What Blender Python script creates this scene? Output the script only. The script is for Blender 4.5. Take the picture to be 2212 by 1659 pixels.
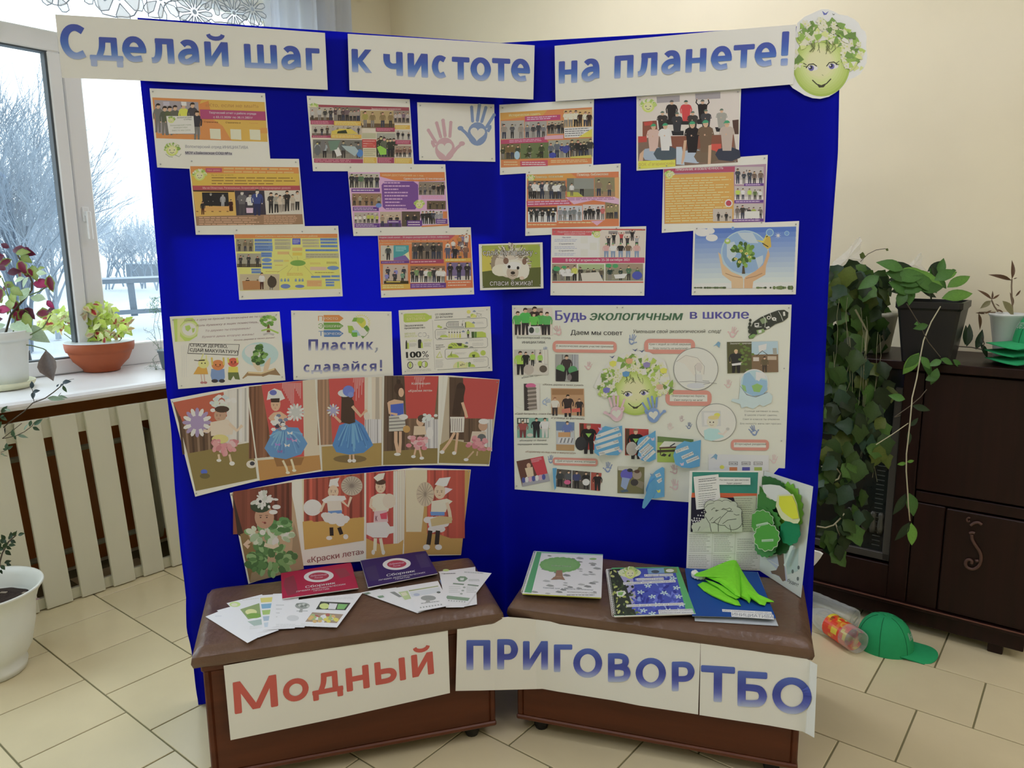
import bpy, bmesh, math, random
from mathutils import Vector, Matrix, noise
for o in list(bpy.data.objects): bpy.data.objects.remove(o, do_unlink=True)
SC = bpy.context.scene
COL = SC.collection
RND = random.Random(7)
PI = math.pi
# ---------------------------------------------------------------- camera
F, PITCH, ROLL, YAW, H = 1613.0, math.radians(9.99), math.radians(.48), math.radians(38.36), 1.54
_cp, _sp, _c, _s = math.cos(PITCH), math.sin(PITCH), math.cos(ROLL), math.sin(ROLL)
def _m(x, y, z): return Vector((x*_c - y*_s, z*_cp - (x*_s + y*_c)*_sp, -(x*_s + y*_c)*_cp - z*_sp))
RX, RY, RZ = _m(1, 0, 0), _m(0, 1, 0), _m(0, 0, 1)
C0 = Vector((0, 0, H))
cd = bpy.data.cameras.new('camera'); cam = bpy.data.objects.new('camera', cd); COL.objects.link(cam)
cd.sensor_width = 36; cd.lens = F/2212*36; cd.clip_start = .05; cd.clip_end = 300
rot = Matrix((RX, -RY, -RZ)).transposed().to_4x4()
cam.matrix_world = Matrix.Translation(C0) @ rot
SC.camera = cam
# ---------------------------------------------------------------- world, lights, exposure
w = bpy.data.worlds.new('overcast_sky'); SC.world = w; w.use_nodes = True
bg = w.node_tree.nodes['Background']; bg.inputs[0].default_value = (.88, .95, 1.0, 1); bg.inputs[1].default_value = 2.8
SC.view_settings.view_transform = 'Standard'; SC.view_settings.look = 'None'
SC.view_settings.gamma = 1; SC.view_settings.use_curve_mapping = False
SC.view_settings.exposure = 0.0
U = Vector((math.cos(YAW), -math.sin(YAW), 0)); V = Vector((math.sin(YAW), math.cos(YAW), 0)); Z = Vector((0, 0, 1))
def W(u, v, z=0): return U*u + V*v + Z*z
def area(name, loc, target, sx, sy, power, col):
    l = bpy.data.lights.new(name, 'AREA'); l.shape = 'RECTANGLE'; l.size = sx; l.size_y = sy; l.energy = power; l.color = col
    o = bpy.data.objects.new(name, l); COL.objects.link(o); o.location = loc
    o.rotation_euler = (Vector(target) - Vector(loc)).to_track_quat('-Z', 'Y').to_euler(); return o
LAMP_E = 13.0                       # emission of the ceiling lamps' diffusers
area('window_daylight', W(-3.8, -.4, 1.9), W(0, .6, .6), 2.0, 1.6, 40, (.66, .82, 1.0))
# ---------------------------------------------------------------- helpers
def ray(x, y): return RX*((x-1106)/F) + RY*((y-829.5)/F) + RZ
def atz(x, y, z): d = ray(x, y); return C0 + d*((z-H)/d.z)
def atp(x, y, p, n): d = ray(x, y); return C0 + d*((Vector(p)-C0).dot(n)/d.dot(n))
def atU(x, y, u): return atp(x, y, U*u, U)
def atV(x, y, v): return atp(x, y, V*v, V)
def px(p):
    q = Vector(p) - C0; a, b, c = q.dot(RX), q.dot(RY), q.dot(RZ); return (1106 + F*a/c, 829.5 + F*b/c)
def lin(c): return tuple(((v/255)/12.92 if v/255 <= .04045 else ((v/255+.055)/1.055)**2.4) for v in c)
GAIN = 1.5
def pc(c, g=None): return tuple(min(.86, v*(GAIN if g is None else g)) for v in lin(c)) + (1,)
_mats = {}
def nodes(name):
    m = bpy.data.materials.new(name); m.use_nodes = True; nt = m.node_tree; return m, nt, nt.nodes['Principled BSDF']
def mat(name, c=None, rough=.5, metal=0, noise_s=0, noise_a=.15, bump=0, bump_s=200, spec=.5, vc=False, trans=0, emit=None, sss=0, coat=0, stretch=None, rand=0, alpha=1, lens=1.45, transl=0):
    """procedural material; c is a colour as photographed (0-255)"""
    if name in _mats: return _mats[name]
    m, nt, b = nodes(name); L = nt.links
    b.inputs['Roughness'].default_value = rough; b.inputs['Metallic'].default_value = metal
    b.inputs['Specular IOR Level'].default_value = spec; b.inputs['Coat Weight'].default_value = coat
    b.inputs['Transmission Weight'].default_value = trans; b.inputs['IOR'].default_value = lens
    if vc:
        a = nt.nodes.new('ShaderNodeVertexColor'); a.layer_name = 'Col'; src = a.outputs[0]
    else:
        a = nt.nodes.new('ShaderNodeRGB'); a.outputs[0].default_value = c if len(c) == 4 else pc(c); src = a.outputs[0]
    tc = nt.nodes.new('ShaderNodeTexCoord'); vec = tc.outputs['Object']
    if stretch:
        mp = nt.nodes.new('ShaderNodeMapping'); mp.inputs['Scale'].default_value = stretch; L.new(vec, mp.inputs[0]); vec = mp.outputs[0]
    if noise_s:
        n = nt.nodes.new('ShaderNodeTexNoise'); n.inputs['Scale'].default_value = noise_s; n.inputs['Detail'].default_value = 5; L.new(vec, n.inputs[0])
        r = nt.nodes.new('ShaderNodeMapRange'); r.inputs[1].default_value = .25; r.inputs[2].default_value = .75
        r.inputs[3].default_value = 1-noise_a; r.inputs[4].default_value = 1+noise_a; L.new(n.outputs[0], r.inputs[0])
        x = nt.nodes.new('ShaderNodeVectorMath'); x.operation = 'SCALE'; L.new(src, x.inputs[0]); L.new(r.outputs[0], x.inputs['Scale']); src = x.outputs[0]
    if rand:
        oi = nt.nodes.new('ShaderNodeObjectInfo'); r = nt.nodes.new('ShaderNodeMapRange'); r.inputs[3].default_value = 1-rand; r.inputs[4].default_value = 1+rand
        L.new(oi.outputs['Random'], r.inputs[0]); x = nt.nodes.new('ShaderNodeVectorMath'); x.operation = 'SCALE'
        L.new(src, x.inputs[0]); L.new(r.outputs[0], x.inputs['Scale']); src = x.outputs[0]
    L.new(src, b.inputs['Base Color'])
    if bump:
        n = nt.nodes.new('ShaderNodeTexNoise'); n.inputs['Scale'].default_value = bump_s; n.inputs['Detail'].default_value = 4; L.new(vec, n.inputs[0])
        bp = nt.nodes.new('ShaderNodeBump'); bp.inputs['Strength'].default_value = bump; bp.inputs['Distance'].default_value = .01
        L.new(n.outputs[0], bp.inputs['Height']); L.new(bp.outputs[0], b.inputs['Normal'])
    if emit:
        b.inputs['Emission Color'].default_value = emit[0]; b.inputs['Emission Strength'].default_value = emit[1]
    if transl:
        t = nt.nodes.new('ShaderNodeBsdfTranslucent'); L.new(src, t.inputs[0]); mx = nt.nodes.new('ShaderNodeMixShader'); mx.inputs[0].default_value = transl
        L.new(b.outputs[0], mx.inputs[1]); L.new(t.outputs[0], mx.inputs[2]); L.new(mx.outputs[0], nt.nodes['Material Output'].inputs[0])
    if alpha < 1:
        t = nt.nodes.new('ShaderNodeBsdfTransparent'); mx = nt.nodes.new('ShaderNodeMixShader'); mx.inputs[0].default_value = alpha
        o = nt.nodes['Material Output']; s0 = o.inputs[0].links[0].from_socket
        L.new(t.outputs[0], mx.inputs[1]); L.new(s0, mx.inputs[2]); L.new(mx.outputs[0], o.inputs[0])
    _mats[name] = m; return m
def tag(o, label=None, cat=None, group=None, kind=None):
    for k, v in (('label', label), ('category', cat), ('group', group), ('kind', kind)):
        if v: o[k] = v
    return o
def empty(name, loc, rz=0, label=None, cat=None, group=None):
    o = bpy.data.objects.new(name, None); COL.objects.link(o); o.empty_display_size = .05
    o.matrix_world = Matrix.Translation(Vector(loc)) @ Matrix.Rotation(rz, 4, 'Z')
    return tag(o, label, cat, group)
def mw(o):
    m = o.matrix_basis.copy()
    while o.parent: o = o.parent; m = o.matrix_basis @ m
    return m
def add(name, mesh, parent=None, M=None):
    """link mesh whose coordinates are world @ M^-1; keeps the world place under parent"""
    o = bpy.data.objects.new(name, mesh); COL.objects.link(o)
    M = M or Matrix.Identity(4)
    if parent: o.parent = parent; o.matrix_basis = mw(parent).inverted() @ M
    else: o.matrix_basis = M
    return o
class MB:
    """collects world-space faces and links them as ONE mesh object"""
    def __init__(s): s.v = []; s.f = []; s.c = []; s.mi = []; s.cur = None; s.m = 0
    def pts(s, P): i = len(s.v); s.v += [Vector(p) for p in P]; return i
    def face(s, idx, c=None): s.f.append(tuple(idx)); s.c.append(c or s.cur); s.mi.append(s.m)
    def poly(s, P, c=None): i = s.pts(P); s.face(range(i, i+len(P)), c)
    def box(s, x0, x1, y0, y1, z0, z1, fr=None, bev=0):
        fr = fr or (lambda x, y, z: Vector((x, y, z)))
        if bev:
            b = bev; xs = (x0, x0+b, x1-b, x1); ys = (y0, y0+b, y1-b, y1); zs = (z0, z0+b, z1-b, z1); ix = {}
            def g(i, j, k):
                if (i, j, k) not in ix: ix[(i, j, k)] = s.pts([fr(xs[i], ys[j], zs[k])])
                return ix[(i, j, k)]
            q = lambda *a: s.face([g(*t) for t in a])
            for k in (0, 3): a = [(1,1,k),(2,1,k),(2,2,k),(1,2,k)]; q(*(a if k else a[::-1]))
            for j in (0, 3): a = [(1,j,1),(2,j,1),(2,j,2),(1,j,2)]; q(*(a[::-1] if j else a))
            for i in (0, 3): a = [(i,1,1),(i,2,1),(i,2,2),(i,1,2)]; q(*(a if i else a[::-1]))
            for a0, a1 in ((0, 1), (3, 2)):
                for b0, b1 in ((0, 1), (3, 2)):
                    q((a0,b1,1),(a0,b1,2),(a1,b0,2),(a1,b0,1)); q((a0,1,b1),(a0,2,b1),(a1,2,b0),(a1,1,b0)); q((1,a0,b1),(2,a0,b1),(2,a1,b0),(1,a1,b0))
                    for c0, c1 in ((0, 1), (3, 2)): q((a0,b1,c1),(a1,b0,c1),(a1,b1,c0))
            return s
        i = s.pts([fr(x, y, z) for z in (z0, z1) for y in (y0, y1) for x in (x0, x1)])
        for f in ((0,2,3,1),(4,5,7,6),(0,1,5,4),(2,6,7,3),(0,4,6,2),(1,3,7,5)): s.face([i+k for k in f])
        return s
    def tube(s, P, r, n=6, cap=True):
        P = [Vector(p) for p in P]; R = r if isinstance(r, (list, tuple)) else [r]*len(P); rings = []; side = None
        for k, p in enumerate(P):
            t = (P[min(k+1, len(P)-1)] - P[max(k-1, 0)]).normalized()
            if side is None: side = t.orthogonal().normalized()
            else: side = (side - t*side.dot(t)).normalized()
            o = t.cross(side)
            rings.append(s.pts([p + (side*math.cos(2*PI*a/n) + o*math.sin(2*PI*a/n))*R[k] for a in range(n)]))
        for a, b in zip(rings, rings[1:]):
            for k in range(n): s.face((a+k, a+(k+1) % n, b+(k+1) % n, b+k))
        if cap: s.face([rings[0]+k for k in range(n)][::-1]); s.face([rings[-1]+k for k in range(n)])
        return s
    def lathe(s, c, prof, n=32, fr=None, wob=None):
        """profile [(r, z)...] revolved about the vertical through c"""
        c = Vector(c); fr = fr or (lambda x, y, z: c + Vector((x, y, z))); rings = []
        for r, z in prof:
            rings.append(s.pts([fr(math.cos(2*PI*k/n)*r*(wob(2*PI*k/n, z) if wob else 1), math.sin(2*PI*k/n)*r*(wob(2*PI*k/n, z) if wob else 1), z) for k in range(n)]))
        for a, b in zip(rings, rings[1:]):
            for k in range(n): s.face((a+k, a+(k+1) % n, b+(k+1) % n, b+k))
        if prof[0][0] > 0: s.face([rings[0]+k for k in range(n)][::-1])
        if prof[-1][0] > 0: s.face([rings[-1]+k for k in range(n)])
        return s
    def grid(s, fn, nx, ny, thick=None):
        """fn(s,t)->world point; thick: vector function or None"""
        i = s.pts([fn(a/nx, b/ny) for b in range(ny+1) for a in range(nx+1)])
        for b in range(ny):
            for a in range(nx): k = i+b*(nx+1)+a; s.face((k, k+1, k+nx+2, k+nx+1))
        return i
    def build(s, name, m=None, parent=None, base=None, rz=0, smooth=False, M=None, weld=False):
        if M is None:
            if base is None:
                if parent is None:
                    xs = [v.x for v in s.v]; ys = [v.y for v in s.v]; base = Vector(((min(xs)+max(xs))/2, (min(ys)+max(ys))/2, min(v.z for v in s.v)))
                else: M = mw(parent)
            if M is None: M = Matrix.Translation(base) @ Matrix.Rotation(rz, 4, 'Z')
        Mi = M.inverted(); me = bpy.data.meshes.new(name)
        me.from_pydata([Mi @ v for v in s.v], [], s.f)
        ms = m if isinstance(m, (list, tuple)) else [m]
        for x in ms:
            if x: me.materials.append(x)
        if len(ms) > 1: me.polygons.foreach_set('material_index', s.mi)
        if any(c is not None for c in s.c):
            a = me.color_attributes.new('Col', 'FLOAT_COLOR', 'CORNER'); buf = []
            for f, c in zip(s.f, s.c):
                if c is None: c = (.5, .5, .5, 1)
                if isinstance(c[0], (tuple, list)):
                    for q in c: buf += list(q)
                else: buf += list(c)*len(f)
            a.data.foreach_set('color', buf)
        if smooth: me.polygons.foreach_set('use_smooth', [True]*len(me.polygons))
        if weld:
            bm = bmesh.new(); bm.from_mesh(me); bmesh.ops.remove_doubles(bm, verts=bm.verts, dist=1e-5); bm.to_mesh(me); bm.free()
        me.update()
        return add(name, me, parent, M)
def bevel_mod(o, w_=.004, seg=2):
    m = o.modifiers.new('bevel', 'BEVEL'); m.width = w_; m.segments = seg; m.limit_method = 'ANGLE'; m.angle_limit = .6; return o
def struct(o): o['kind'] = 'structure'; return o
M_WALL = mat('cream_wall_paint', (.85, .775, .56, 1), rough=.26, noise_s=3, noise_a=.03, spec=.5)
M_WHITE = mat('white_plastic_frame', (222, 228, 226), rough=.35)
M_PAPERBACK = mat('paper_back', (200, 200, 196), rough=.7)
M_VC = mat('printed_paper', vc=True, rough=.55, spec=.3)
M_GLOSSVC = mat('glossy_print', vc=True, rough=.3, spec=.5)
M_VCMATTE = mat('matte_coloured', vc=True, rough=.8, spec=.2)
# ================================================================ the room
def quadface(P): mb = MB(); mb.poly(P); return mb
UW, VW, VB, UR, HC = -3.9, 3.66, -3.2, 3.2, 3.35     # left wall, far wall, back wall, right wall, ceiling
WU = -4.16                                          # window plane
M_GROUT = mat('grout', (105, 100, 72), rough=.9)
floor = struct(MB().box(UW-.4, UR+.1, VB-.1, VW+.1, -.08, -.0035, fr=W).build('floor', M_GROUT, base=W(0, 0, -.08)))
TU, TV, U0, V0 = .3275, .3305, -2.815, 1.0
M_TILE = mat('ceramic_tile', (184, 173, 140), rough=.25, noise_s=3.5, noise_a=.06, rand=.05, spec=.5)
tmb = MB(); g = .0028
tmb.box(g, TU-g, g, TV-g, -.006, 0, fr=lambda x, y, z: Vector((x, y, z)), bev=.0012)
tile0 = tmb.build('tile_src', M_TILE, base=Vector((0, 0, 0))); TME = tile0.data; TME.name = 'tile'; bpy.data.objects.remove(tile0)
far = MB(); cnt = 0
for i in range(-5, 20):
    for j in range(-14, 9):
        u = U0 + (i + (.5 if j % 2 == 0 else 0))*TU; v = V0 + j*TV
        if u < UW or u+TU > UR or v+TV > VW: continue
        c = W(u+TU/2, v+TV/2); d = c - C0
        vis = False
        if d.dot(RZ) > .3:
            for du in (0, 1):
                for dv in (0, 1):
                    q = px(W(u+TU*du, v+TV*dv))
                    if (W(u+TU*du, v+TV*dv)-C0).dot(RZ) > .2 and -60 < q[0] < 2272 and q[1] < 1720: vis = True
        if vis:
            o = add('tile', TME, floor, Matrix.Translation(W(u, v)) @ Matrix.Rotation(-YAW, 4, 'Z')); cnt += 1
        else: far.box(u+g, u+TU-g, v+g, v+TV-g, -.006, 0, fr=W)
o = far.build('tile_field', M_TILE, floor); o['kind'] = 'stuff'
# walls
win = dict(v0=-.2, v1=3.02, z0=.95, z1=3.0)     # the visible window opening
M_REVEAL = mat('white_reveal', (215, 214, 205), rough=.6)
mb = MB()
def wbox(v0, v1, z0, z1, u0=UW-.5, u1=UW): mb.box(u0, u1, v0, v1, z0, z1, fr=W)
wbox(VB, -2.9, 0, HC); wbox(-2.9, -.9, 0, .95); wbox(-2.9, -.9, 2.9, HC); wbox(-.9, -.2, 0, HC)
wbox(-.2, 3.02, 0, .90); wbox(-.2, 3.02, 3.0, HC); wbox(3.02, VW+.15, 0, HC)
wl = struct(mb.build('wall_left', M_WALL, base=W(UW, 0, 0)))
# brown glossy lower paint behind the radiator cover
M_BROWN = mat('brown_gloss_paint', (150, 92, 44), rough=.25, noise_s=2, noise_a=.35)
MB().box(UW, UW+.006, -.6, 3.3, .02, .9, fr=W).build('brown_dado_panel', M_BROWN, wl)
struct(MB().box(UW, UR+.15, VW, VW+.15, 0, HC, fr=W).build('wall_right', M_WALL))
struct(MB().box(UW-.5, UR+.15, VB-.15, VB, 0, HC, fr=W).build('wall_back', M_WALL))
struct(MB().box(UR, UR+.15, VB, VW, 0, HC, fr=W).build('wall_side', M_WALL))
struct(MB().box(UW-.5, UR+.15, VB-.15, VW+.15, HC, HC+.1, fr=W).build('ceiling', mat('ceiling_white', (225, 222, 210), rough=.8)))
# ceiling lamps (give the room light); the last is added to brighten the upper wall
M_LAMP = mat('lamp_diffuser', (240, 240, 235), emit=((.98, .945, 1.05, 1), LAMP_E))
M_LAMPB = mat('lamp_body', (210, 210, 210))
for k, (u, v) in enumerate(((-.7, -.9), (.35, 1.7), (1.9, 1.1), (-1.7, 2.75))):
    r = empty('ceiling_lamp', W(u, v, HC-.09), -YAW, 'long white fluorescent ceiling lamp out of frame, ' + ('over the photographer', 'nearest the sideboard wall', 'to the right of the display', 'behind the display stand')[k], 'lamp', 'ceiling lamps')
    MB().box(u-.65, u+.65, v-.16, v+.16, HC-.05, HC, fr=W, bev=.01).build('lamp_body', M_LAMPB, r)
    MB().box(u-.62, u+.62, v-.14, v+.14, HC-.085, HC-.05, fr=W, bev=.01).build('diffuser', M_LAMP, r)
# ---------------------------------------------------------------- window_1
w1 = struct(empty('window_1', W(WU, 1.4, .95), -YAW))
fu0, fu1 = WU-.04, WU+.035
def PV(x, y, u=WU): q = atU(x, y, u); return q.dot(V), q.z
gl_l = (PV(86, 300)[0]); 
v_groove = PV(146, 313)[0]; v_mr = PV(186, 300)[0]; v_glass = PV(113, 300)[0]; v_end = PV(588, 40)[0]
z_tr0 = PV(60, 105)[1]; z_tr1 = PV(60, 60)[1]; z_gb = PV(110, 777)[1]; z_gbR = PV(300, 739)[1]
M_SEAL = mat('dark_rubber_seal', (60, 66, 70), rough=.6)
fb = lambda n, v0, v1, z0, z1, u0=fu0, u1=fu1: MB().box(u0, u1, v0, v1, z0, z1, fr=W, bev=.006).build(n, M_WHITE, w1)
fb('frame_rail', -.2, v_end+.06, .905, z_gb-.075, fu0, fu1-.01)
fb('sash_rail', .55, v_groove, z_gb-.075, z_gb)
fb('frame_rail', v_groove, v_end, z_gb-.075, z_gbR, fu0, fu1-.015)
fb('sash_stile', v_glass+.005, v_groove-.004, z_gb, z_tr0)
fb('mullion', v_groove+.004, v_mr, z_gb-.07, z_tr1, fu0, fu1-.012)
fb('sash_stile', .45, .56, z_gb-.075, z_tr0)
fb('transom_rail', .45, v_groove-.004, z_tr0, z_tr1, fu0, fu1)
fb('transom_rail', v_groove, v_end, z_tr0+.01, z_tr1+.01, fu0, fu1-.02)
fb('frame_stile', v_end, v_end+.07, .95, 3.0)
fb('frame_stile', -.2, -.13, .95, 3.0); fb('frame_rail', -.2, v_end, 2.94, 3.0)
MB().box(fu0+.02, fu1-.008, v_glass-.006, v_glass+.004, z_gb, z_tr0, fr=W).build('rubber_seal', M_SEAL, w1)
MB().box(fu0+.02, fu1-.008, .57, v_glass, z_gb, z_gb+.006, fr=W).build('rubber_seal', M_SEAL, w1)
MB().box(fu0+.02, fu1-.008, .57, v_glass, z_tr0-.008, z_tr0, fr=W).build('rubber_seal', M_SEAL, w1)
mg, nt, b_ = nodes('window_glass'); nt.nodes.remove(b_)
t_ = nt.nodes.new('ShaderNodeBsdfTransparent'); t_.inputs[0].default_value = (.94, .97, .98, 1); g_ = nt.nodes.new('ShaderNodeBsdfGlossy'); g_.inputs['Roughness'].default_value = .02
x_ = nt.nodes.new('ShaderNodeMixShader'); x_.inputs[0].default_value = .05
nt.links.new(t_.outputs[0], x_.inputs[1]); nt.links.new(g_.outputs[0], x_.inputs[2]); nt.links.new(x_.outputs[0], nt.nodes['Material Output'].inputs[0])
for v0, v1, z0, z1 in ((.56, v_glass, z_gb, z_tr0), (v_mr, v_end, z_gbR, z_tr0+.01), (-.13, v_end, z_tr1+.01, 2.94), (-.13, .45, .95, z_tr1)):
    MB().box(WU-.004, WU, v0, v1, z0, z1, fr=W).build('glass_pane', mg, w1)
# handle on the mullion
hp = atU(184, 462, fu1-.01); hb = atU(188, 500, fu1-.01)
mb = MB(); vv, zz = hp.dot(V), hp.z
mb.box(fu1-.012, fu1+.004, vv-.015, vv+.015, zz-.04, zz+.035, fr=W, bev=.003); mb.box(fu1+.004, fu1+.03, vv-.011, vv+.011, zz-.012, zz+.012, fr=W, bev=.003)
mb.box(fu1+.02, fu1+.036, vv-.011, vv+.011, zz-.13, zz+.012, fr=W, bev=.004); mb.build('window_handle', mat('handle_white', (205, 210, 208), rough=.3), w1)
# window_2, out of frame to the left: lights the floor
w2 = struct(empty('window_2', W(WU, -1.9, .95), -YAW))
for v0, v1, z0, z1 in ((-2.9, -2.83, .95, 2.9), (-.97, -.9, .95, 2.9), (-1.95, -1.87, .95, 2.9), (-2.9, -.9, .95, 1.03), (-2.9, -.9, 2.82, 2.9)):
    MB().box(fu0, fu1, v0, v1, z0, z1, fr=W, bev=.006).build('frame_rail', M_WHITE, w2)
MB().box(WU-.004, WU, -2.83, -.97, 1.03, 2.82, fr=W).build('glass_pane', mg, w2)
# sill
M_SILL = mat('white_sill', (225, 224, 210), rough=.35, noise_s=6, noise_a=.03)
sill = MB(); prof = [(WU+.03, .945), (-3.56, .945), (-3.535, .940), (-3.522, .930), (-3.52, .92), (-3.525, .906), (-3.54, .902), (WU+.03, .902)]
ia = sill.pts([W(u, -1.0, z) for u, z in prof]); ib = sill.pts([W(u, 3.0, z) for u, z in prof]); n = len(prof)
for k in range(n): sill.face((ia+k, ia+(k+1) % n, ib+(k+1) % n, ib+k))
sill.face([ia+k for k in range(n)][::-1]); sill.face([ib+k for k in range(n)])
o = struct(sill.build('trim_1', M_SILL)); o['label'] = 'deep white window sill holding pots'
# radiator cover: boards leaning out at the foot
rc = tag(empty('radiator_cover', W(-3.55, 1.6, 0), -YAW), 'white slatted wooden radiator cover leaning under the window sill', 'radiator cover')
M_SLAT = mat('white_painted_board', (190, 190, 172), rough=.5, noise_s=5, noise_a=.05, stretch=(1, 1, .2))
M_SLATD = mat('slat_rail', (182, 182, 160), rough=.55)
GAPS = [((5.6,918),(80,1325),(28.6,914),(102.5,1317)), ((86,905),(159,1298),(106.6,902),(178.5,1291)), ((161.9,893),(228.8,1272.7),(181,890),(246.8,1265)),
        ((233.4,881),(293.3,1248),(251.7,878),(311.4,1242)), ((300,870.5),(355,1226),(316.3,867),(373,1220.5)), ((364,860),(413,1206),(380,857),(430,1200)), ((428,850),(470,1188),(444,847),(487,1182)), ((490,840),(528,1168),(506,837),(545,1162))]
SL = [((-120,938),(-50,1375),(5.6,918),(80,1325))] + [(GAPS[k][2], GAPS[k][3], GAPS[k+1][0], GAPS[k+1][1]) for k in range(len(GAPS)-1)]
slatV = [[(atU(x, y, -3.525).dot(V), z) for (x, y), z in ((lt, .855), (rt, .855), (rb, .004), (lb, .004))] for lt, lb, rt, rb in SL[1:]]
pitch = slatV[1][0][0] - slatV[0][0][0]
slatV = [[(v - pitch*k, z) for v, z in slatV[0]] for k in range(7, 0, -1)] + slatV
for P in slatV:
    mb = MB()
    for uu in (-3.54, -3.522): mb.pts([W(uu, v, z) for v, z in P])
    for f in ((3,2,1,0),(4,5,6,7),(0,1,5,4),(1,2,6,5),(2,3,7,6),(3,0,4,7)): mb.face(f)
    bevel_mod(mb.build('slat', M_SLAT, rc), .003)
for z0, z1 in ((.765, .85), (.004, .055)):
    bevel_mod(MB().box(-3.562, -3.541, -.15, 3.0, z0, z1, fr=W).build('rail', M_SLATD, rc), .002)
# radiator behind it
rd = tag(empty('radiator', W(-3.72, 2.3, .1), -YAW), 'grey cast iron radiator behind the right slats of the cover', 'radiator')
M_RAD = mat('radiator_grey', (140, 140, 120), rough=.4, noise_s=8, noise_a=.2)
for k in range(10):
    v = 1.72 + k*.082
    mb = MB()
    for uu in (-3.78, -3.66): mb.tube([W(uu, v, .13), W(uu, v, .2), W(uu, v, .62), W(uu, v, .69)], [.018, .032, .032, .02], 8)
    mb.box(-3.79, -3.65, v-.008, v+.008, .13, .69, fr=W, bev=.004)
    for zz in (.17, .65): mb.tube([W(-3.72, v-.041, zz), W(-3.72, v+.041, zz)], .028, 8)
    mb.build('section', M_RAD, rd, smooth=True)
MB().tube([W(-3.72, 1.70, .65), W(-3.72, 1.4, .65), W(-3.72, -.3, .67)], .014, 8).build('pipe', M_RAD, rd)
MB().tube([W(-3.72, 1.70, .17), W(-3.72, 1.4, .17), W(-3.72, -.3, .15)], .014, 8).build('pipe', M_RAD, rd)

# ================================================================ display stand
BL, BF, BR = Vector((-1.095, 2.355, 0)), Vector((-.031, 2.656, 0)), Vector((1.0, 2.418, 0))
ZB = 2.23
def pn(a, b): n = (b-a).cross(Z).normalized(); return n if n.dot(C0-a) > 0 else -n      # normal facing the room
dL, dR = (BF-BL).normalized(), (BR-BF).normalized(); nL, nR = pn(BL, BF), pn(BF, BR)
stand = tag(empty('display_stand', BF, 0), 'tall two-leaf folding display stand covered in royal blue satin', 'display stand')
M_PLY = mat('stand_board', (120, 90, 60), rough=.8)
M_CLOTH = mat('royal_blue_satin', (6, 14, 174), rough=.5, noise_s=2.5, noise_a=.1, bump=.25, bump_s=14, spec=.18, transl=.5)
def panel_fr(a, d, n): return lambda s_, o_, z_: a + d*s_ + n*o_ + Z*z_
LL, LR = (BF-BL).length, (BR-BF).length
fL, fR = panel_fr(BL, dL, nL), panel_fr(BF, dR, nR)
for fr, ln, n_ in ((fL, LL, 0), (fR, LR, 1)):
    for s0, s1 in ((.0, .045), (ln-.045, ln)): MB().box(s0+.004, s1-.004, -.05, -.022, 0, ZB-.01, fr=fr, bev=.003).build('upright', M_PLY, stand)
    zs = ((.03, 1.26), (1.60, ZB-.02)) if n_ == 0 else ((.03, ZB-.02),)  # unseen boards; left leaf's gap shaped so window light glows through the cloth
    for z0, z1 in zs: MB().box(.02, ln-.02, -.022, -.012, z0, z1, fr=fr).build('unseen_backing_board', M_PLY, stand)
# edge outlines of the draped cloth as the photo shows them: (height -> sideways drift)
def edge_x(tab, z):
    for (z0, x0), (z1, x1) in zip(tab, tab[1:]):
        if z0 <= z <= z1: return x0 + (x1-x0)*(z-z0)/(z1-z0)
    return tab[-1][1]
def tabL(pts): 
    return sorted([((q := atp(x, y, BL, nL)).z, (q-BL).dot(dL)) for x, y in pts])
def tabR(pts): return sorted([((q := atp(x, y, BF, nR)).z, (q-BF).dot(dR)) for x, y in pts])
TL = tabL([(297,38),(303,175),(322,355),(340,560),(352,720),(358,830),(370,930),(378,1060),(390,1190),(402,1290),(404,1360),(412,1400),(418,1440),(430,1520)])
TR = tabR([(1815,40),(1813,190),(1810,330),(1801,450),(1790,600),(1784,750),(1777,900),(1774,960),(1768,1010),(1764,1080),(1758,1200),(1755,1300),(1752,1400),(1738,1490)])
ZT = max(TL[-1][0], .5)
def quiet(o, s, z, near_fold):
    # stretched flat where sheets are pinned, loose folds only low down; meets the other leaf at the fold
    o = min(o, .0015) if z > (.40 if s < .88 else .8) else o
    return o*min(1, near_fold*10) if near_fold < .1 else o
def cloth_L(s, t):
    z = .01 + t*(ZB-.01); x0 = edge_x(TL, z); x = x0 + (LL-x0)*s
    low = max(0, 1-z/1.1); o = .004 + .014*low*math.sin(x*17+z*3)*(1-abs(2*s-1)**4) + .004*noise.noise(Vector((x*6, z*5, 1)))
    o += .012*max(0, 1-s/.06)*math.sin(z*23)*low
    o = quiet(o, s, z, 1-s)
    return fL(x, o, z)
def cloth_R(s, t):
    z = .01 + t*(ZB-.01-.016*s); x1 = edge_x(TR, z); x = x1*s
    low = max(0, 1-z/1.1); o = .004 + .012*low*math.sin(x*15+1+z*5)*(1-abs(2*s-1)**4) + .005*noise.noise(Vector((x*5, z*6, 4)))
    o += (.02*math.exp(-((z-.95-.25*(1-s))/.035)**2) + .014*math.exp(-((z-.75-.3*(1-s))/.03)**2) + .01*math.exp(-((z-1.1)/.05)**2))*max(0, (s-.55)/.45)
    o = quiet(o, s, z, s) if s < .905 or z > 1.15 else min(o, .014)
    return fR(x, o, z)
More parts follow.
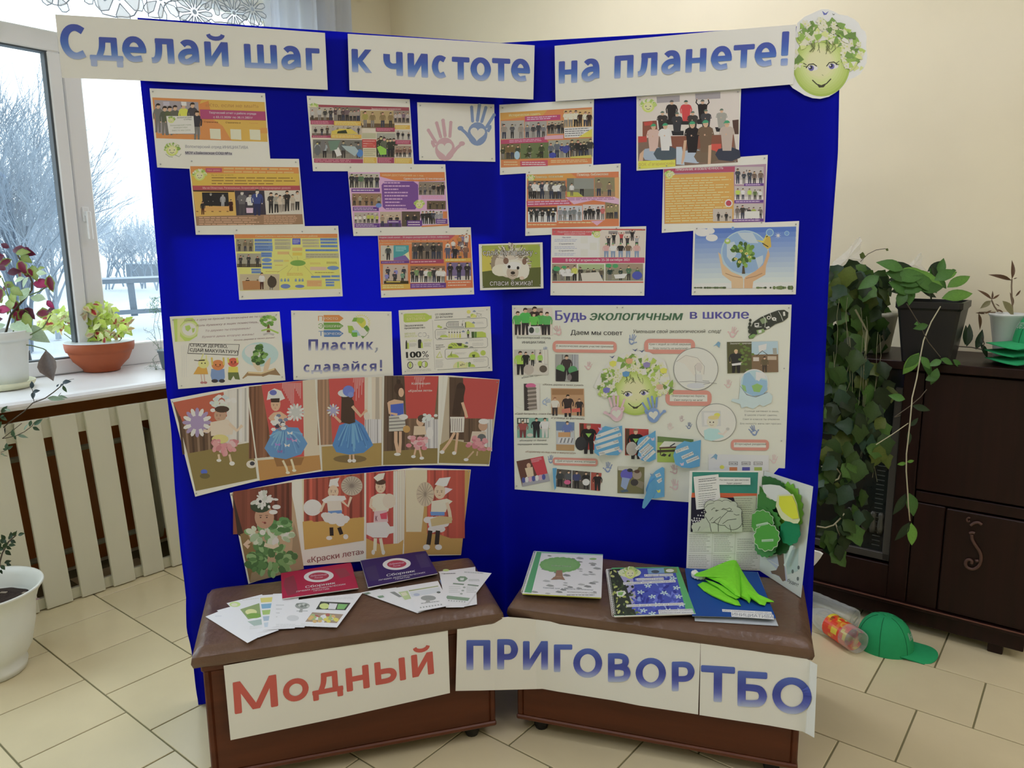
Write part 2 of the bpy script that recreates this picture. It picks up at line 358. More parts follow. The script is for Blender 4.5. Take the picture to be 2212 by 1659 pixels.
for nm, fn in (('cloth', cloth_L), ('cloth', cloth_R)):
    mb = MB(); mb.grid(fn, 60, 90)
    # wrap round the outer edge and over the top
    s_o = 0 if fn is cloth_L else 1; nn = nL if fn is cloth_L else nR
    i = mb.pts([fn(s_o, k/90) - nn*(.03*j) for k in range(91) for j in (0, 1)])
    for k in range(90): a = i+2*k; mb.face((a, a+1, a+3, a+2))
    i = mb.pts([fn(k/60, 1) - nn*(.05*j) for k in range(61) for j in (0, 1)])
    for k in range(60): a = i+2*k; mb.face((a, a+2, a+3, a+1))
    mb.build(nm, M_CLOTH, stand, smooth=True, weld=True)
# ================================================================ benches
M_LEATHER = mat('brown_leatherette', (86, 64, 50), rough=.34, noise_s=9, noise_a=.18, bump=.35, bump_s=30, spec=.6)
M_CHERRY = mat('cherry_wood', (70, 33, 15), rough=.42, noise_s=2.2, noise_a=.32, stretch=(1, 1, 9), spec=.4)
M_CHERRY2 = mat('cherry_wood_edge', (78, 38, 18), rough=.4, noise_s=3, noise_a=.2, stretch=(1, 1, 6))
M_FOOT = mat('black_foot', (20, 17, 15), rough=.6)
ZS = .462
def bench(fl, frt, depth, label, wear):
    fl, frt = Vector(fl), Vector(frt); d = (frt-fl).normalized(); Lb = (frt-fl).length; bk = Z.cross(d); rz = math.atan2(d.y, d.x)
    if bk.dot(fl - C0) < 0: bk = -bk
    fr = lambda x, y, z: fl + d*x + bk*y + Z*z
    r = empty('padded_bench', fr(Lb/2, depth/2, 0), rz, label, 'bench', 'padded benches in front of the display')
    b0, b1 = .022, Lb-.022
    bx = [('front_panel', b0+.018, b1-.018, .022, .040, .062, .385), ('back_panel', b0+.018, b1-.018, depth-.04, depth-.022, .062, .385),
          ('side_panel', b0, b0+.018, .022, depth-.022, .062, .385), ('side_panel', b1-.018, b1, .022, depth-.022, .062, .385),
          ('base_rail', b0-.002, b1+.002, .016, depth-.016, .048, .064), ('top_rail', b0-.004, b1+.004, .014, depth-.014, .385, .405)]
    for n_, x0, x1, y0, y1, z0, z1 in bx: MB().box(x0, x1, y0, y1, z0, z1, fr=fr, bev=.004).build(n_, M_CHERRY2 if 'rail' in n_ else M_CHERRY, r)
    for x in (.09, Lb-.09):
        for y in (.07, depth-.07): MB().lathe(fr(x, y, 0), [(.020, 0), (.024, .012), (.022, .035), (.016, .05)], 12).build('foot', M_FOOT, r, smooth=True)
    nx, ny = 56, 28
    def top(s, t):
        ex = min(s, 1-s)*Lb; ey = min(t, 1-t)*depth; rr = .028
        fx = math.sqrt(max(0, 1-(1-min(1, ex/rr))**2)); fy = math.sqrt(max(0, 1-(1-min(1, ey/rr))**2))
        h = ZS - .022*(1-fx*fy) + .003*noise.noise(Vector((s*7+wear, t*4, wear)))*fx*fy
        return fr(s*Lb, t*depth, h)
    mb = MB(); mb.grid(top, nx, ny)
    ring = [(k/nx, 0) for k in range(nx)] + [(1, k/ny) for k in range(ny)] + [((nx-k)/nx, 1) for k in range(nx)] + [(0, (ny-k)/ny) for k in range(ny)]
    lev = []
    for dz, ins in ((0, 0), (-.016, -.003), (-.032, .002), (-.037, .012)):
        P = []
        for s, t in ring:
            p = top(s, t); c_ = fr(Lb/2, depth/2, 0); 
            x_, y_ = s*Lb, t*depth
            x_ = min(max(x_, ins), Lb-ins) if ins > 0 else x_ + (ins if s == 0 else -ins if s == 1 else 0)
            y_ = min(max(y_, ins), depth-ins) if ins > 0 else y_ + (ins if t == 0 else -ins if t == 1 else 0)
            P.append(fr(x_, y_, p.z+dz + .0015*noise.noise(Vector((x_*20, y_*20, 0)))))
        lev.append(mb.pts(P))
    n_ = len(ring)
    for a, b in zip(lev, lev[1:]):
        for k in range(n_): mb.face((a+k, b+k, b+(k+1) % n_, a+(k+1) % n_))
    mb.build('cushion', M_LEATHER, r, smooth=True, weld=True)
    return fr, d, bk, Lb, r
bench_l, BLd, BLb, BLl, bench_lo = bench((-.893, 1.905, 0), (-.034, 2.155, 0), .42, 'brown padded wooden bench holding brochures and leaflets, left of the fold', 1)
bench_r, BRd, BRb, BRl, bench_ro = bench((-.019, 2.190, 0), (.836, 1.922, 0), .43, 'brown padded wooden bench holding notebooks and blue folder, right of the fold', 5)
# ================================================================ paper surfaces
class Wall:
    """upright surface over a plan polyline, hit by the photo's rays; off = distance in front"""
    def __init__(s, pts):
        s.p = [Vector((p[0], p[1], 0)) for p in pts]; s.n = [pn(a, b) for a, b in zip(s.p, s.p[1:])]
    def __call__(s, x, y, off=0):
        d = ray(x, y); best = None
        for k, (a, b) in enumerate(zip(s.p, s.p[1:])):
            ab = b-a; A = a + s.n[k]*off
            t = (A-C0).dot(s.n[k])/d.dot(s.n[k]); q = C0+d*t; u = (q-A).dot(ab)/ab.length_squared
            e = 0 if 0 <= u <= 1 else ((-u if u < 0 else u-1)*ab.length)
            if k == 0 and u < 0: e *= .001
            if k == len(s.n)-1 and u > 1: e *= .001
            if best is None or e < best[0]: best = (e, q)
        return best[1]
class Flat:
    def __init__(s, z): s.z = z
    def __call__(s, x, y, off=0): return atz(x, y, s.z+off)
class Plane:
    def __init__(s, p, n): s.p = Vector(p); s.n = Vector(n).normalized(); s.n = s.n if s.n.dot(C0-s.p) > 0 else -s.n
    def __call__(s, x, y, off=0): return atp(x, y, s.p + s.n*off, s.n)
S_L = Wall([BL, BF]); S_R = Wall([BF, BR])
import mathutils.geometry
_tc, _gc = {}, {}
def fill_nonzero(Ls):
    """triangles of a glyph whose contours may overlap or cross themselves (non-zero winding)"""
    vs, es = [], []
    for L in Ls: n = len(vs); vs += [Vector(q) for q in L]; es += [(n+i, n+(i+1) % len(L)) for i in range(len(L))]
    v2, _, f2, _, _, _ = mathutils.geometry.delaunay_2d_cdt(vs, es, [], 0, 1e-6); out = []
    for f in f2:
        cx = sum(v2[i].x for i in f)/len(f); cy = sum(v2[i].y for i in f)/len(f); w_ = 0
        for L in Ls:
            for i in range(len(L)):
                (xa, ya), (xb, yb) = L[i-1], L[i]
                if (ya <= cy) != (yb <= cy) and xa + (xb-xa)*(cy-ya)/(yb-ya) > cx: w_ += 1 if yb > ya else -1
        if w_: out.append(tuple(f))
    return [(v.x, v.y) for v in v2], out
def text_mesh(s, bold=0.0, shear=0.0, cuts=0):
    k = (s, bold, shear, cuts)
    if k not in _tc:
        cu = bpy.data.curves.new('t', 'FONT'); cu.body = s; cu.size = 1; cu.fill_mode = 'NONE'; cu.resolution_u = 3
        o = bpy.data.objects.new('t', cu); me = bpy.data.meshes.new_from_object(o)
        # contours of the glyphs; outer ones are filled one by one with the holes inside them (they may overlap)
        nb = {}
        for e in me.edges: nb.setdefault(e.vertices[0], []).append(e.vertices[1]); nb.setdefault(e.vertices[1], []).append(e.vertices[0])
        seen = set(); loops = []
        for e in me.edges:
            v0 = e.vertices[0]
            if v0 in seen: continue
            v0 = min(e.vertices)
            if v0 in seen: continue
            lp = [v0]; seen.add(v0); c = v0+1 if v0+1 in nb[v0] else nb[v0][0]
            while c not in seen: lp.append(c); seen.add(c); nx_ = [q for q in nb[c] if q not in seen]; c = nx_[0] if nx_ else v0
            if len(lp) > 2: loops.append([(me.vertices[q].co.x, me.vertices[q].co.y) for q in lp])
        bb = sorted((min(q[0] for q in L), max(q[0] for q in L), i) for i, L in enumerate(loops)); V_, F_ = [], []; cl = []
        for x0_, x1_, i in bb:
            if cl and x0_ < cl[-1][1]: cl[-1][1] = max(cl[-1][1], x1_); cl[-1][2].append(i)
            else: cl.append([x0_, x1_, [i]])
        for x0_, x1_, ids in cl:
            Ls = [[(round(x-x0_, 4), round(y, 4)) for x, y in loops[i]] for i in ids]; key = tuple(map(tuple, Ls))
            if key not in _gc: _gc[key] = fill_nonzero(Ls)
            vv, ff = _gc[key]; n_ = len(V_); V_ += [(x+x0_, y) for x, y in vv]; F_ += [tuple(q+n_ for q in f) for f in ff]
        me2 = bpy.data.meshes.new('t'); me2.from_pydata([(x, y, 0) for x, y in V_], [], F_); bpy.data.meshes.remove(me); me = me2
        if cuts:
            bm = bmesh.new(); bm.from_mesh(me); ys = [v.co.y for v in bm.verts]
            for c_ in range(1, cuts):
                y_ = min(ys) + (max(ys)-min(ys))*c_/cuts
                bmesh.ops.bisect_plane(bm, geom=bm.verts[:]+bm.edges[:]+bm.faces[:], plane_co=(0, y_, 0), plane_no=(0, 1, 0))
            bm.to_mesh(me); bm.free()
        vs = [(v.co.x + v.co.y*shear*1.0, v.co.y) for v in me.vertices]; fs = [tuple(p.vertices) for p in me.polygons]
        bpy.data.objects.remove(o); bpy.data.curves.remove(cu); bpy.data.meshes.remove(me)
        _tc[k] = (vs, fs)
    return _tc[k]
CAP = .7273
STEP = 4e-5
def inside(p, poly):
    x, y = p; c = False
    for i in range(len(poly)):
        (x0, y0), (x1, y1) = poly[i-1], poly[i]
        if (y0 > y) != (y1 > y) and x < (x1-x0)*(y-y0)/(y1-y0)+x0: c = not c
    return c
def ink(c, g):
    q = pc(c, g); l = .3*q[0]+.55*q[1]+.15*q[2]; return tuple(.92*(v*.84+l*.16)+.008 for v in q[:3]) + (1,)
class Print:
    """flat print on a surface; every shape is given in photo pixels and lies on the sheet's own plane"""
    def __init__(s, surf, off): s.surf = surf; s.off = off; s.sh = []; s.g = 1.0; s.clip = None
    def shape(s, pts, faces, col):
        if s.clip and any(not inside(p, s.clip) for p in pts): return
        xs = [p[0] for p in pts]; ys = [p[1] for p in pts]; bb = (min(xs), min(ys), max(xs), max(ys)); lay = 0
        for b, l in s.sh_b: 
            if b[0] < bb[2] and bb[0] < b[2] and b[1] < bb[3] and bb[1] < b[3] and l >= lay: lay = l+1
        s.sh_b.append((bb, lay)); s.sh.append((pts, faces, col, lay))
    sh_b = None
    def start(s): s.sh_b = []; return s
    def poly(s, pts, c): s.shape(pts, [tuple(range(len(pts)))], c)
    def rect(s, x0, y0, x1, y1, c, m=None):
        P = [(x0, y0), (x1, y0), (x1, y1), (x0, y1)]; s.poly([m(*p) for p in P] if m else P, c)
    def ell(s, cx, cy, rx, ry, c, m=None, rot=0, n=14, a0=0, a1=2*PI):
        P = []
        for k in range(n):
            a = a0 + (a1-a0)*k/(n if a1-a0 > 6.2 else n-1); x, y = rx*math.cos(a), ry*math.sin(a)
            P.append((cx + x*math.cos(rot) - y*math.sin(rot), cy + x*math.sin(rot) + y*math.cos(rot)))
        s.poly([m(*p) for p in P] if m else P, c)
    def stroke(s, P, w_, c, m=None):
        """thick polyline; w_ in the units of P"""
        P = [Vector(p) for p in P]; A, B = [], []
        for k, p in enumerate(P):
            t = (P[min(k+1, len(P)-1)] - P[max(k-1, 0)]); t = t.normalized() if t.length else Vector((1, 0)); n = Vector((-t.y, t.x))*(w_/2)
            A.append(tuple(p+n)); B.append(tuple(p-n))
        pts = A+B; n = len(A); pts = [m(*p) for p in pts] if m else pts
        s.shape(pts, [(k, k+1, n+k+1, n+k) for k in range(n-1)], c)
    def text(s, txt, x0, y0, x1, y1, h, c, bold=.012, up=None, grad=None, shear=0):
        """baseline (x0,y0)->(x1,y1); h cap height; grad: function of height 0..1 -> colour"""
        vs, fs = text_mesh(txt, 0, shear, 10 if grad else 0)
        if not vs: return
        a, b = min(v[0] for v in vs), max(v[0] for v in vs); dx, dy = x1-x0, y1-y0; L_ = math.hypot(dx, dy)
        ux, uy = up or (dy/L_, -dx/L_)
        P = [(x0 + dx*(v[0]-a)/(b-a) + ux*h*v[1]/CAP, y0 + dy*(v[0]-a)/(b-a) + uy*h*v[1]/CAP) for v in vs]
        if bold > 0 and not grad:
            b_ = h*(bold*1.6+.012); n_ = len(P); ex, ey = dx/L_*b_, dy/L_*b_
            P = [(x-ex, y-ey) for x, y in P] + [(x+ex, y+ey) for x, y in P]; fs = fs + [tuple(i+n_ for i in f) for f in fs]
        if grad:
            P2 = P; col = [[grad(vs[i][1]/CAP) for i in f] for f in fs]; s.shape(P2, fs, ('pv', col))
        else: s.shape(P, fs, c)
    def lines(s, m, x0, y0, x1, y1, n, c, fill=.45, seed=1, ragged=.25):
        """rows of words too small to read, as dashes"""
        r = random.Random(seed); hgt = (y1-y0)/n; pts = []; fs = []
        for k in range(n):
            y = y0 + hgt*(k+.5); x = x0; end = x1 - (x1-x0)*ragged*r.random()
            while x < end:
                w_ = (x1-x0)*r.uniform(.05, .16); xe = min(end, x+w_); i = len(pts)
                pts += [(x, y-hgt*fill/2), (xe, y-hgt*fill/2), (xe, y+hgt*fill/2), (x, y+hgt*fill/2)]; fs.append((i, i+1, i+2, i+3)); x = xe + (x1-x0)*.018
        s.shape([m(*p) for p in pts] if m else pts, fs, c)
    def build(s, name, parent, material=None):
        mb = MB()
        for pts, faces, col, lay in s.sh:
            i = mb.pts([s.surf(x, y, s.off + STEP*lay) for x, y in pts])
            for k, f in enumerate(faces):
                if isinstance(col[0], str): cc = [ink(q, s.g*GAIN) if len(q) == 3 else q for q in col[1][k]]
                else: cc = ink(col, s.g*GAIN)
                mb.face([i+j for j in f], cc)
        if mb.f: return mb.build(name, material or M_VC, parent)
def quadmap(q):
    """unit square -> photo pixels: TL, TR, BR, BL (projective)"""
    (x0, y0), (x1, y1), (x2, y2), (x3, y3) = q
    dx1, dx2, sx = x1-x2, x3-x2, x0-x1+x2-x3; dy1, dy2, sy = y1-y2, y3-y2, y0-y1+y2-y3
    den = dx1*dy2-dx2*dy1; g = (sx*dy2-dx2*sy)/den; h = (dx1*sy-sx*dy1)/den
    a, b, c = x1-x0+g*x1, x3-x0+h*x3, x0; d, e, f = y1-y0+g*y1, y3-y0+h*y3, y0
    return lambda u, v: ((a*u+b*v+c)/(g*u+h*v+1), (d*u+e*v+f)/(g*u+h*v+1))
def sub(m, x0, y0, x1, y1): return lambda u, v: m(x0+(x1-x0)*u, y0+(y1-y0)*v)
def sc(m, k=100.): return lambda u, v: m(u/k, v/k)
PAPER = (196, 196, 190)
def sheet(name, surf, outline, off, label, cat, group=None, col=PAPER, grid=None, wave=None, parent=None, material=None, thick=.0004, backcol=None):
    """a sheet of paper: outline in photo pixels on a surface; grid=(nx,ny) for a four-cornered bent sheet"""
    mb = MB(); mb.cur = pc(col)
    if grid:
        m = quadmap(outline); nx, ny = grid
        f_ = lambda o_: (lambda s_, t_: surf(*m(s_, t_), o_ + (wave(s_, t_) if wave else 0)))
        mb.grid(f_(off), nx, ny); mb.cur = pc(backcol or (190, 190, 185))
        j = len(mb.f); mb.grid(f_(off-thick), nx, ny); mb.f[j:] = [f[::-1] for f in mb.f[j:]]
        per = [(k/nx, 0) for k in range(nx)] + [(1, k/ny) for k in range(ny)] + [((nx-k)/nx, 1) for k in range(nx)] + [(0, (ny-k)/ny) for k in range(ny)]
        a = mb.pts([f_(off)(*p) for p in per]); b = mb.pts([f_(off-thick)(*p) for p in per]); n = len(per)
        for k in range(n): mb.face((a+k, b+k, b+(k+1) % n, a+(k+1) % n))
    else:
        a = mb.pts([surf(x, y, off) for x, y in outline]); n = len(outline)
        b = mb.pts([surf(x, y, off-thick) for x, y in outline])
        mb.face([a+k for k in range(n)]); mb.face([b+k for k in range(n)][::-1], pc(backcol or (190, 190, 185)))
        for k in range(n): mb.face((a+k, b+k, b+(k+1) % n, a+(k+1) % n))
    if parent: o = mb.build(name, material or M_VC, parent); 
    else:
        xs = mb.v; c_ = sum(xs, Vector())/len(xs); o = mb.build(name, material or M_VC, base=c_)
        tag(o, label, cat, group)
    return o
M_PIN = mat('steel_pin', (150, 150, 150), rough=.3, metal=.8)
def pins(o, surf, off, P):
    for x, y in P:
        c_ = surf(x, y, off+.0015); mb = MB(); mb.lathe(c_, [(.0005, -.002), (.0022, -.001), (.0025, 0), (.0015, .002)], 8); mb.build('pin', M_PIN, o, smooth=True)
def corners(q, d=6):
    cx = sum(p[0] for p in q)/4; cy = sum(p[1] for p in q)/4
    return [(x + d*(1 if x < cx else -1), y + d*(1 if y < cy else -1)) for x, y in q]

# ---- part 3
def crop(x0,y0,k):return lambda x,y:(x0+x/k,y0+y/k)
def vtilt(x,y=500):return((x-1085)*9e-5,-1)
def mixc(a,b,t):t=max(0,min(1,t));return tuple(a[i]+(b[i]-a[i])*t for i in range(3))
def blue_grad(h):
 if h>.62:return mixc((52,84,172),(62,76,160),(h-.62)/.38)
 if h>.38:return mixc((66,108,182),(52,84,172),(h-.38)/.24)
 return mixc((148,164,208),(66,108,182),h/.38)
def cap_grad(h):
 if h>.55:return mixc((50,62,150),(70,96,178),(h-.55)/.45)
 if h>.3:return mixc((72,84,172),(50,62,150),(h-.3)/.25)
 return mixc((160,172,212),(72,84,172),h/.3)
def _arc(cx,cy,rx,ry,a0,a1,n=16):return[(cx+rx*math.cos(math.radians(a0+(a1-a0)*k/n)),cy+ry*math.sin(math.radians(a0+(a1-a0)*k/n)))for k in range(n+1)]
GL={'н':[('V',0,0,1),('V',1,0,1),('H',.5,0,1)],'п':[('V',0,0,1),('V',1,0,1),('H',1,0,1)],'и':[('V',0,0,1),('V',1,0,1),('D',0,0,1,1)],'ш':[('V',0,0,1),('V',.5,0,1),('V',1,0,1),('H',0,0,1)],'г':[('V',0,0,1),('H',1,0,1.12)],'т':[('H',1,-.1,1.1),('V',.5,0,1)],'к':[('V',0,0,1),('D',.18,.5,1,1),('D',.18,.5,1,0)],'ч':[('V',1,0,1),('P',[(0,1.0),(0,.7),(.08,.5),(.3,.38),(.55,.36),(1,.40)])],'л':[('V',1,0,1),('H',1,.34,1),('P',[(.36,1),(.34,.55),(.27,.2),(.12,.03),(-.08,.0)])],'д':[('P',[(.38,1),(.34,.5),(.2,.0)]),('V',.82,0,1),('H',1,.38,.82),('H',0,-.02,1.02),('V',-.0,-.34,.0),('V',1,-.34,.0)],'е':[('P',[(1,.47)]+_arc(.5,.5,.5,.5,0,180,14)+_arc(.5,.5,.5,.5,180,285,10)+[(.92,.06)]),('H',.47,0,1)],'а':[('P',[(.12,.86),(.3,.97),(.55,1.0),(.82,.93),(.96,.75),(1,.5),(1,0)]),('P',[(1,.55),(.5,.54),(.2,.46),(.02,.3),(.05,.1),(.25,0),(.55,.03),(1,.26)])],'с':[('P',[(1,.90)]+_arc(.55,.5,.55,.5,70,290,18)+[(1,.10)])],'С':[('P',[(1,.88)]+_arc(.58,.5,.58,.5,66,294,20)+[(1,.10)])],'о':[('P',_arc(.5,.5,.5,.5,0,360,28))],'О':[('P',_arc(.5,.5,.5,.5,0,360,32))],'ы':[('V',0,0,1),('V',1,0,1),('P',[(0,.56),(.38,.56),(.58,.48),(.64,.28),(.56,.08),(.36,0),(0,0)])],'!':[('V',.5,.34,1),('V',.5,.0,.03)],'П':[('V',0,0,1),('V',1,0,1),('H',1,0,1)],'Р':[('V',0,0,1),('P',[(0,1),(.55,1),(.85,.93),(1,.72),(.9,.5),(.6,.4),(0,.4)])],'И':[('V',0,0,1),('V',1,0,1),('D',0,0,1,1)],'Г':[('V',0,0,1),('H',1,0,1.12)],'В':[('V',0,0,1),('P',[(0,1),(.5,1),(.82,.93),(.9,.76),(.8,.6),(.5,.53),(0,.53)]),('P',[(.5,.53),(.86,.47),(1,.28),(.88,.07),(.5,0),(0,0)])],'Т':[('H',1,-.08,1.08),('V',.5,0,1)],'Б':[('V',0,0,1),('H',1,0,1.0),('P',[(0,.55),(.5,.55),(.85,.5),(1,.28),(.86,.06),(.5,0),(0,0)])],'М':[('V',0,0,1),('V',1,0,1),('D',.0,1,.5,.06),('D',.5,.06,1.0,1)]}
GL['!']=[('V',.5,.36,1),('V',.5,.0,.02)]
GL['й']=GL['и']+[('B',)]
def smooth_path(P):
 if len(P)<3:return P
 out=[]
 for k in range(len(P)-1):
  p0,p1,p2,p3=P[max(k-1,0)],P[k],P[k+1],P[min(k+2,len(P)-1)]
  for j in range(4):
   t=j/4;out.append(tuple(.5*((2*p1[i])+(-p0[i]+p2[i])*t+(2*p0[i]-5*p1[i]+4*p2[i]-p3[i])*t*t+(-p0[i]+3*p1[i]-3*p2[i]+p3[i])*t**3)for i in(0,1)))
 return out+[P[-1]]
def letters(P,m,L,slope,col,grad=None,up=None,stem=None):
 """heavy rounded sans letters; L: (char, x0, x1, top y, base y) in crop coordinates; slope of the baseline"""
 for ch,x0,x1,yt,yb in L:
  a=m(x0,0)[0];b=m(x1,0)[0];base=m(0,yb)[1];h=base-m(0,yt)[1];xm=(a+b)/2
  low=ch.lower()==ch and ch!='!'
  w_=h*((.275 if low else .232)if stem is None else stem);hw=w_*.82;ux,uy=up or vtilt(a)
  if ch=='!':w_=(b-a)*.86;hw=w_*.95
  iw=(b-a-w_);ih=h-hw
  def T(x,y):
   X=a+x;return(X+ux*(y-h*.4),base+slope*(X-xm)+uy*y)
  def put(poly):
   fan=len(poly)>4
   if grad:
    ys=sorted({min(max(p[1],-h),2*h)for p in poly});lo,hi=ys[0],ys[-1];n=max(1,int((hi-lo)/(h*.12)))
    for k in range(n):
     c0,c1=lo+(hi-lo)*k/n,lo+(hi-lo)*(k+1)/n;q=clip(clip(poly,c0,1),c1,-1)
     if len(q)>=3:P.shape([T(*p)for p in q],[tuple(range(len(q)))],('pv',[[grad(p[1]/h)for p in q]]))
   else:P.shape([T(*p)for p in poly],[tuple(range(len(poly)))],col)
  def rr(xa,xb,ya,yb_,r):
   return[(xa+r,ya),(xb-r,ya),(xb-r*.3,ya+r*.3),(xb,ya+r),(xb,yb_-r),(xb-r*.3,yb_-r*.3),(xb-r,yb_),(xa+r,yb_),(xa+r*.3,yb_-r*.3),(xa,yb_-r),(xa,ya+r),(xa+r*.3,ya+r*.3)]
  r=w_*.16
  for g_ in GL[ch]:
   k=g_[0]
   if k=='V':x=g_[1]*iw;put(rr(x,x+w_,g_[2]*ih,g_[3]*ih+hw,r))
   elif k=='H':y=g_[1]*ih;put(rr(g_[2]*iw,g_[3]*iw+w_,y,y+hw,r))
   elif k=='D':
    xa,ya,xb,yb2=g_[1]*iw,g_[2]*ih,g_[3]*iw,g_[4]*ih
    if ya<yb2:yb2+=hw
    else:ya+=hw
    put([(xa,ya),(xa+w_,ya),(xb+w_,yb2),(xb,yb2)])
   elif k=='B':
    Q=[(.5*iw+w_/2+.30*h*math.cos(t_*PI/8+PI),h*1.30+.17*h*math.sin(t_*PI/8+PI))for t_ in range(9)]
    stroke_poly(Q,w_*.62,put)
   else:
    c=smooth_path(g_[1])if len(g_[1])<14 else g_[1]
    stroke_poly([(x*iw+w_/2,y*ih+hw/2)for x,y in c],(w_+hw)/2,put,w_,hw)
def clip(poly,c,s_):
 out=[]
 for i in range(len(poly)):
  p,q=poly[i-1],poly[i];a,b=(p[1]-c)*s_,(q[1]-c)*s_
  if(a>=0)!=(b>=0):t=a/(a-b);out.append((p[0]+(q[0]-p[0])*t,c))
  if b>=0:out.append(q)
 return out
def stroke_poly(C,w_,put,wv=None,wh=None):
 closed=math.dist(C[0],C[-1])<1e-6;A,B=[],[]
 for k,p in enumerate(C):
  a=C[k-1]if k else(C[-2]if closed else C[0]);b=C[k+1]if k<len(C)-1 else(C[1]if closed else C[-1])
  dx,dy=b[0]-a[0],b[1]-a[1];L_=math.hypot(dx,dy)or 1;nx_,ny_=-dy/L_,dx/L_
  hw_=(abs(nx_)*(wv or w_)+abs(ny_)*(wh or w_))/(abs(nx_)+abs(ny_))/2
  A.append((p[0]+nx_*hw_,p[1]+ny_*hw_));B.append((p[0]-nx_*hw_,p[1]-ny_*hw_))
 for k in range(len(C)-1):put([B[k],B[k+1],A[k+1],A[k]])
def strip(name,surf,top,bot,off,label,cat,group=None,nx=40,ny=6,wave=None,col=PAPER):
 def at(Pp,s_):
  k=s_*(len(Pp)-1);i=min(int(k),len(Pp)-2);f=k-i;return(Pp[i][0]+(Pp[i+1][0]-Pp[i][0])*f,Pp[i][1]+(Pp[i+1][1]-Pp[i][1])*f)
 mb=MB()
 def f_(o_):
  def g_(s_,t_):a,b=at(top,s_),at(bot,s_);return surf(a[0]+(b[0]-a[0])*t_,a[1]+(b[1]-a[1])*t_,o_+(wave(s_,t_)if wave else 0))
  return g_
 mb.cur=pc(col);mb.grid(f_(off),nx,ny);j=len(mb.f);mb.cur=pc((190,190,185));mb.grid(f_(off-.0005),nx,ny);mb.f[j:]=[f[::-1]for f in mb.f[j:]]
 for t_ in(0,1):
  a=mb.pts([f_(off)(k/nx,t_)for k in range(nx+1)]);b=mb.pts([f_(off-.0005)(k/nx,t_)for k in range(nx+1)])
  for k in range(nx):mb.face((a+k,a+k+1,b+k+1,b+k))
 c_=sum(mb.v,Vector())/len(mb.v);return tag(mb.build(name,M_VC,base=c_),label,cat,group)
GB='white lettered paper banners'
m1=crop(0,0,2.989)
b1=strip('banner',S_L,[(119,31),(300,42),(500,56),(702,71)],[(134,168),(300,174),(500,184),(708,194)],.014,'white paper banner reading Сделай шаг, top left, overhanging the stand towards the window','banner',GB)
P=Print(S_L,.0146).start()
letters(P,m1,[('С',390,568,155,383),('д',580,790,240,392),('е',790,945,234,402),('л',965,1125,248,410),('а',1148,1285,256,418),('й',1322,1475,270,428),('ш',1578,1790,287,442),('а',1815,1942,296,449),('г',1975,2060,311,455)],.045,None,grad=blue_grad)
P.build('lettering',b1)
fold_a,fold_b=S_L(752,140,.012),S_R(1155,150,.012)
S_B2=Wall([(fold_a.x,fold_a.y),(fold_b.x,fold_b.y)])
b2=strip('banner',S_B2,[(751,73),(900,82),(1155,98)],[(755,195),(900,203),(1152,215)],.004,'white paper banner reading к чистоте, top centre across the fold','banner',GB)
m8=crop(560,0,5.027);m9=crop(1000,100,2.765)
P=Print(S_B2,.0046).start()
letters(P,m8,[('к',1005,1222,535,788),('ч',1350,1560,560,822),('и',1612,1832,580,840),('с',1875,2050,600,850)],.05,None,grad=blue_grad)
letters(P,m9,[('т',-60,34,64,200),('о',45,168,66,206),('т',180,277,72,208),('е',288,401,74,210)],.05,None,grad=blue_grad)
P.build('lettering',b2)
m3=crop(1180,40,4.022)
b3=strip('banner',S_R,[(1198,99),(1400,81),(1560,66),(1720,52.8)],[(1200,219),(1400,206),(1560,195),(1714,182)],.014,'white paper banner reading на планете! at the top right','banner',GB)
P=Print(S_R,.0146).start()
letters(P,m3,[('н',108,270,368,562),('а',305,462,348,545),('п',592,757,320,518),('л',780,965,298,500),('а',1000,1165,276,484),('н',1210,1390,262,466),('е',1430,1612,238,448),('т',1635,1797,226,430),('е',1810,1998,206,418)],-.065,None,grad=blue_grad)
letters(P,m3,[('!',2036,2108,112,410)],-.05,None,grad=blue_grad)
P.build('lettering',b3)
S_BL=Plane(bench_l(0,.008,0),BLb);
b4=strip('banner',S_BL,[(483,1438),(727,1396),(967,1351)],[(498,1599),(740,1549),(972,1497)],.004,'white paper banner reading Модный in red letters on the left bench','banner',GB)
m4=crop(480,1350,4.424)
P=Print(S_BL,.0046).start()
P.g=1.0
RD=(186,76,64)
letters(P,m4,[('М',112,528,512,815),('о',582,828,512,728),('д',862,1148,452,650),('н',1185,1405,398,620),('ы',1460,1752,335,550),('й',1812,2020,272,485)],-.19,RD,up=(-.07,-1))
P.build('lettering',b4)
q0=bench_l(BLl-.22,.006,0);q1=bench_l(BLl-.03,.006,0);q2=bench_r(.09,.004,0);q3=bench_r(BRl-.006,.006,0)
fl_dir=(BRd*.5-BRb*.86).normalized();q4=q3+fl_dir*.1
S_BR=Wall([(q.x,q.y)for q in(q0,q1,q2,q3,q4)])
b5=strip('banner',S_BR,[(988,1345),(1040,1338),(1097,1332.5),(1140,1336),(1187,1342),(1210,1348.5),(1350,1367),(1380,1370),(1513,1390)],[(984,1492.5),(1040,1491.5),(1097,1490),(1140,1489),(1172,1488),(1205,1494),(1330,1514),(1380,1524),(1508,1543.5)],.004,'long white paper banner reading ПРИГОВОР bridging both benches','banner',GB,nx=64)
m5=crop(980,1320,5.267);m6=crop(1360,1360,5.267)
P=Print(S_BR,.0046).start()
letters(P,m5,[('П',145,418,330,672),('Р',495,733,320,665),('И',788,1072,342,670),('Г',1140,1335,380,695),('О',1360,1690,425,760),('В',1755,2012,480,808)],0,None,grad=cap_grad,up=(.0,-1))
letters(P,m6,[('О',68,414,322,668),('Р',480,740,365,702)],.0,None,grad=cap_grad,up=(.0,-1))
P.build('lettering',b5)
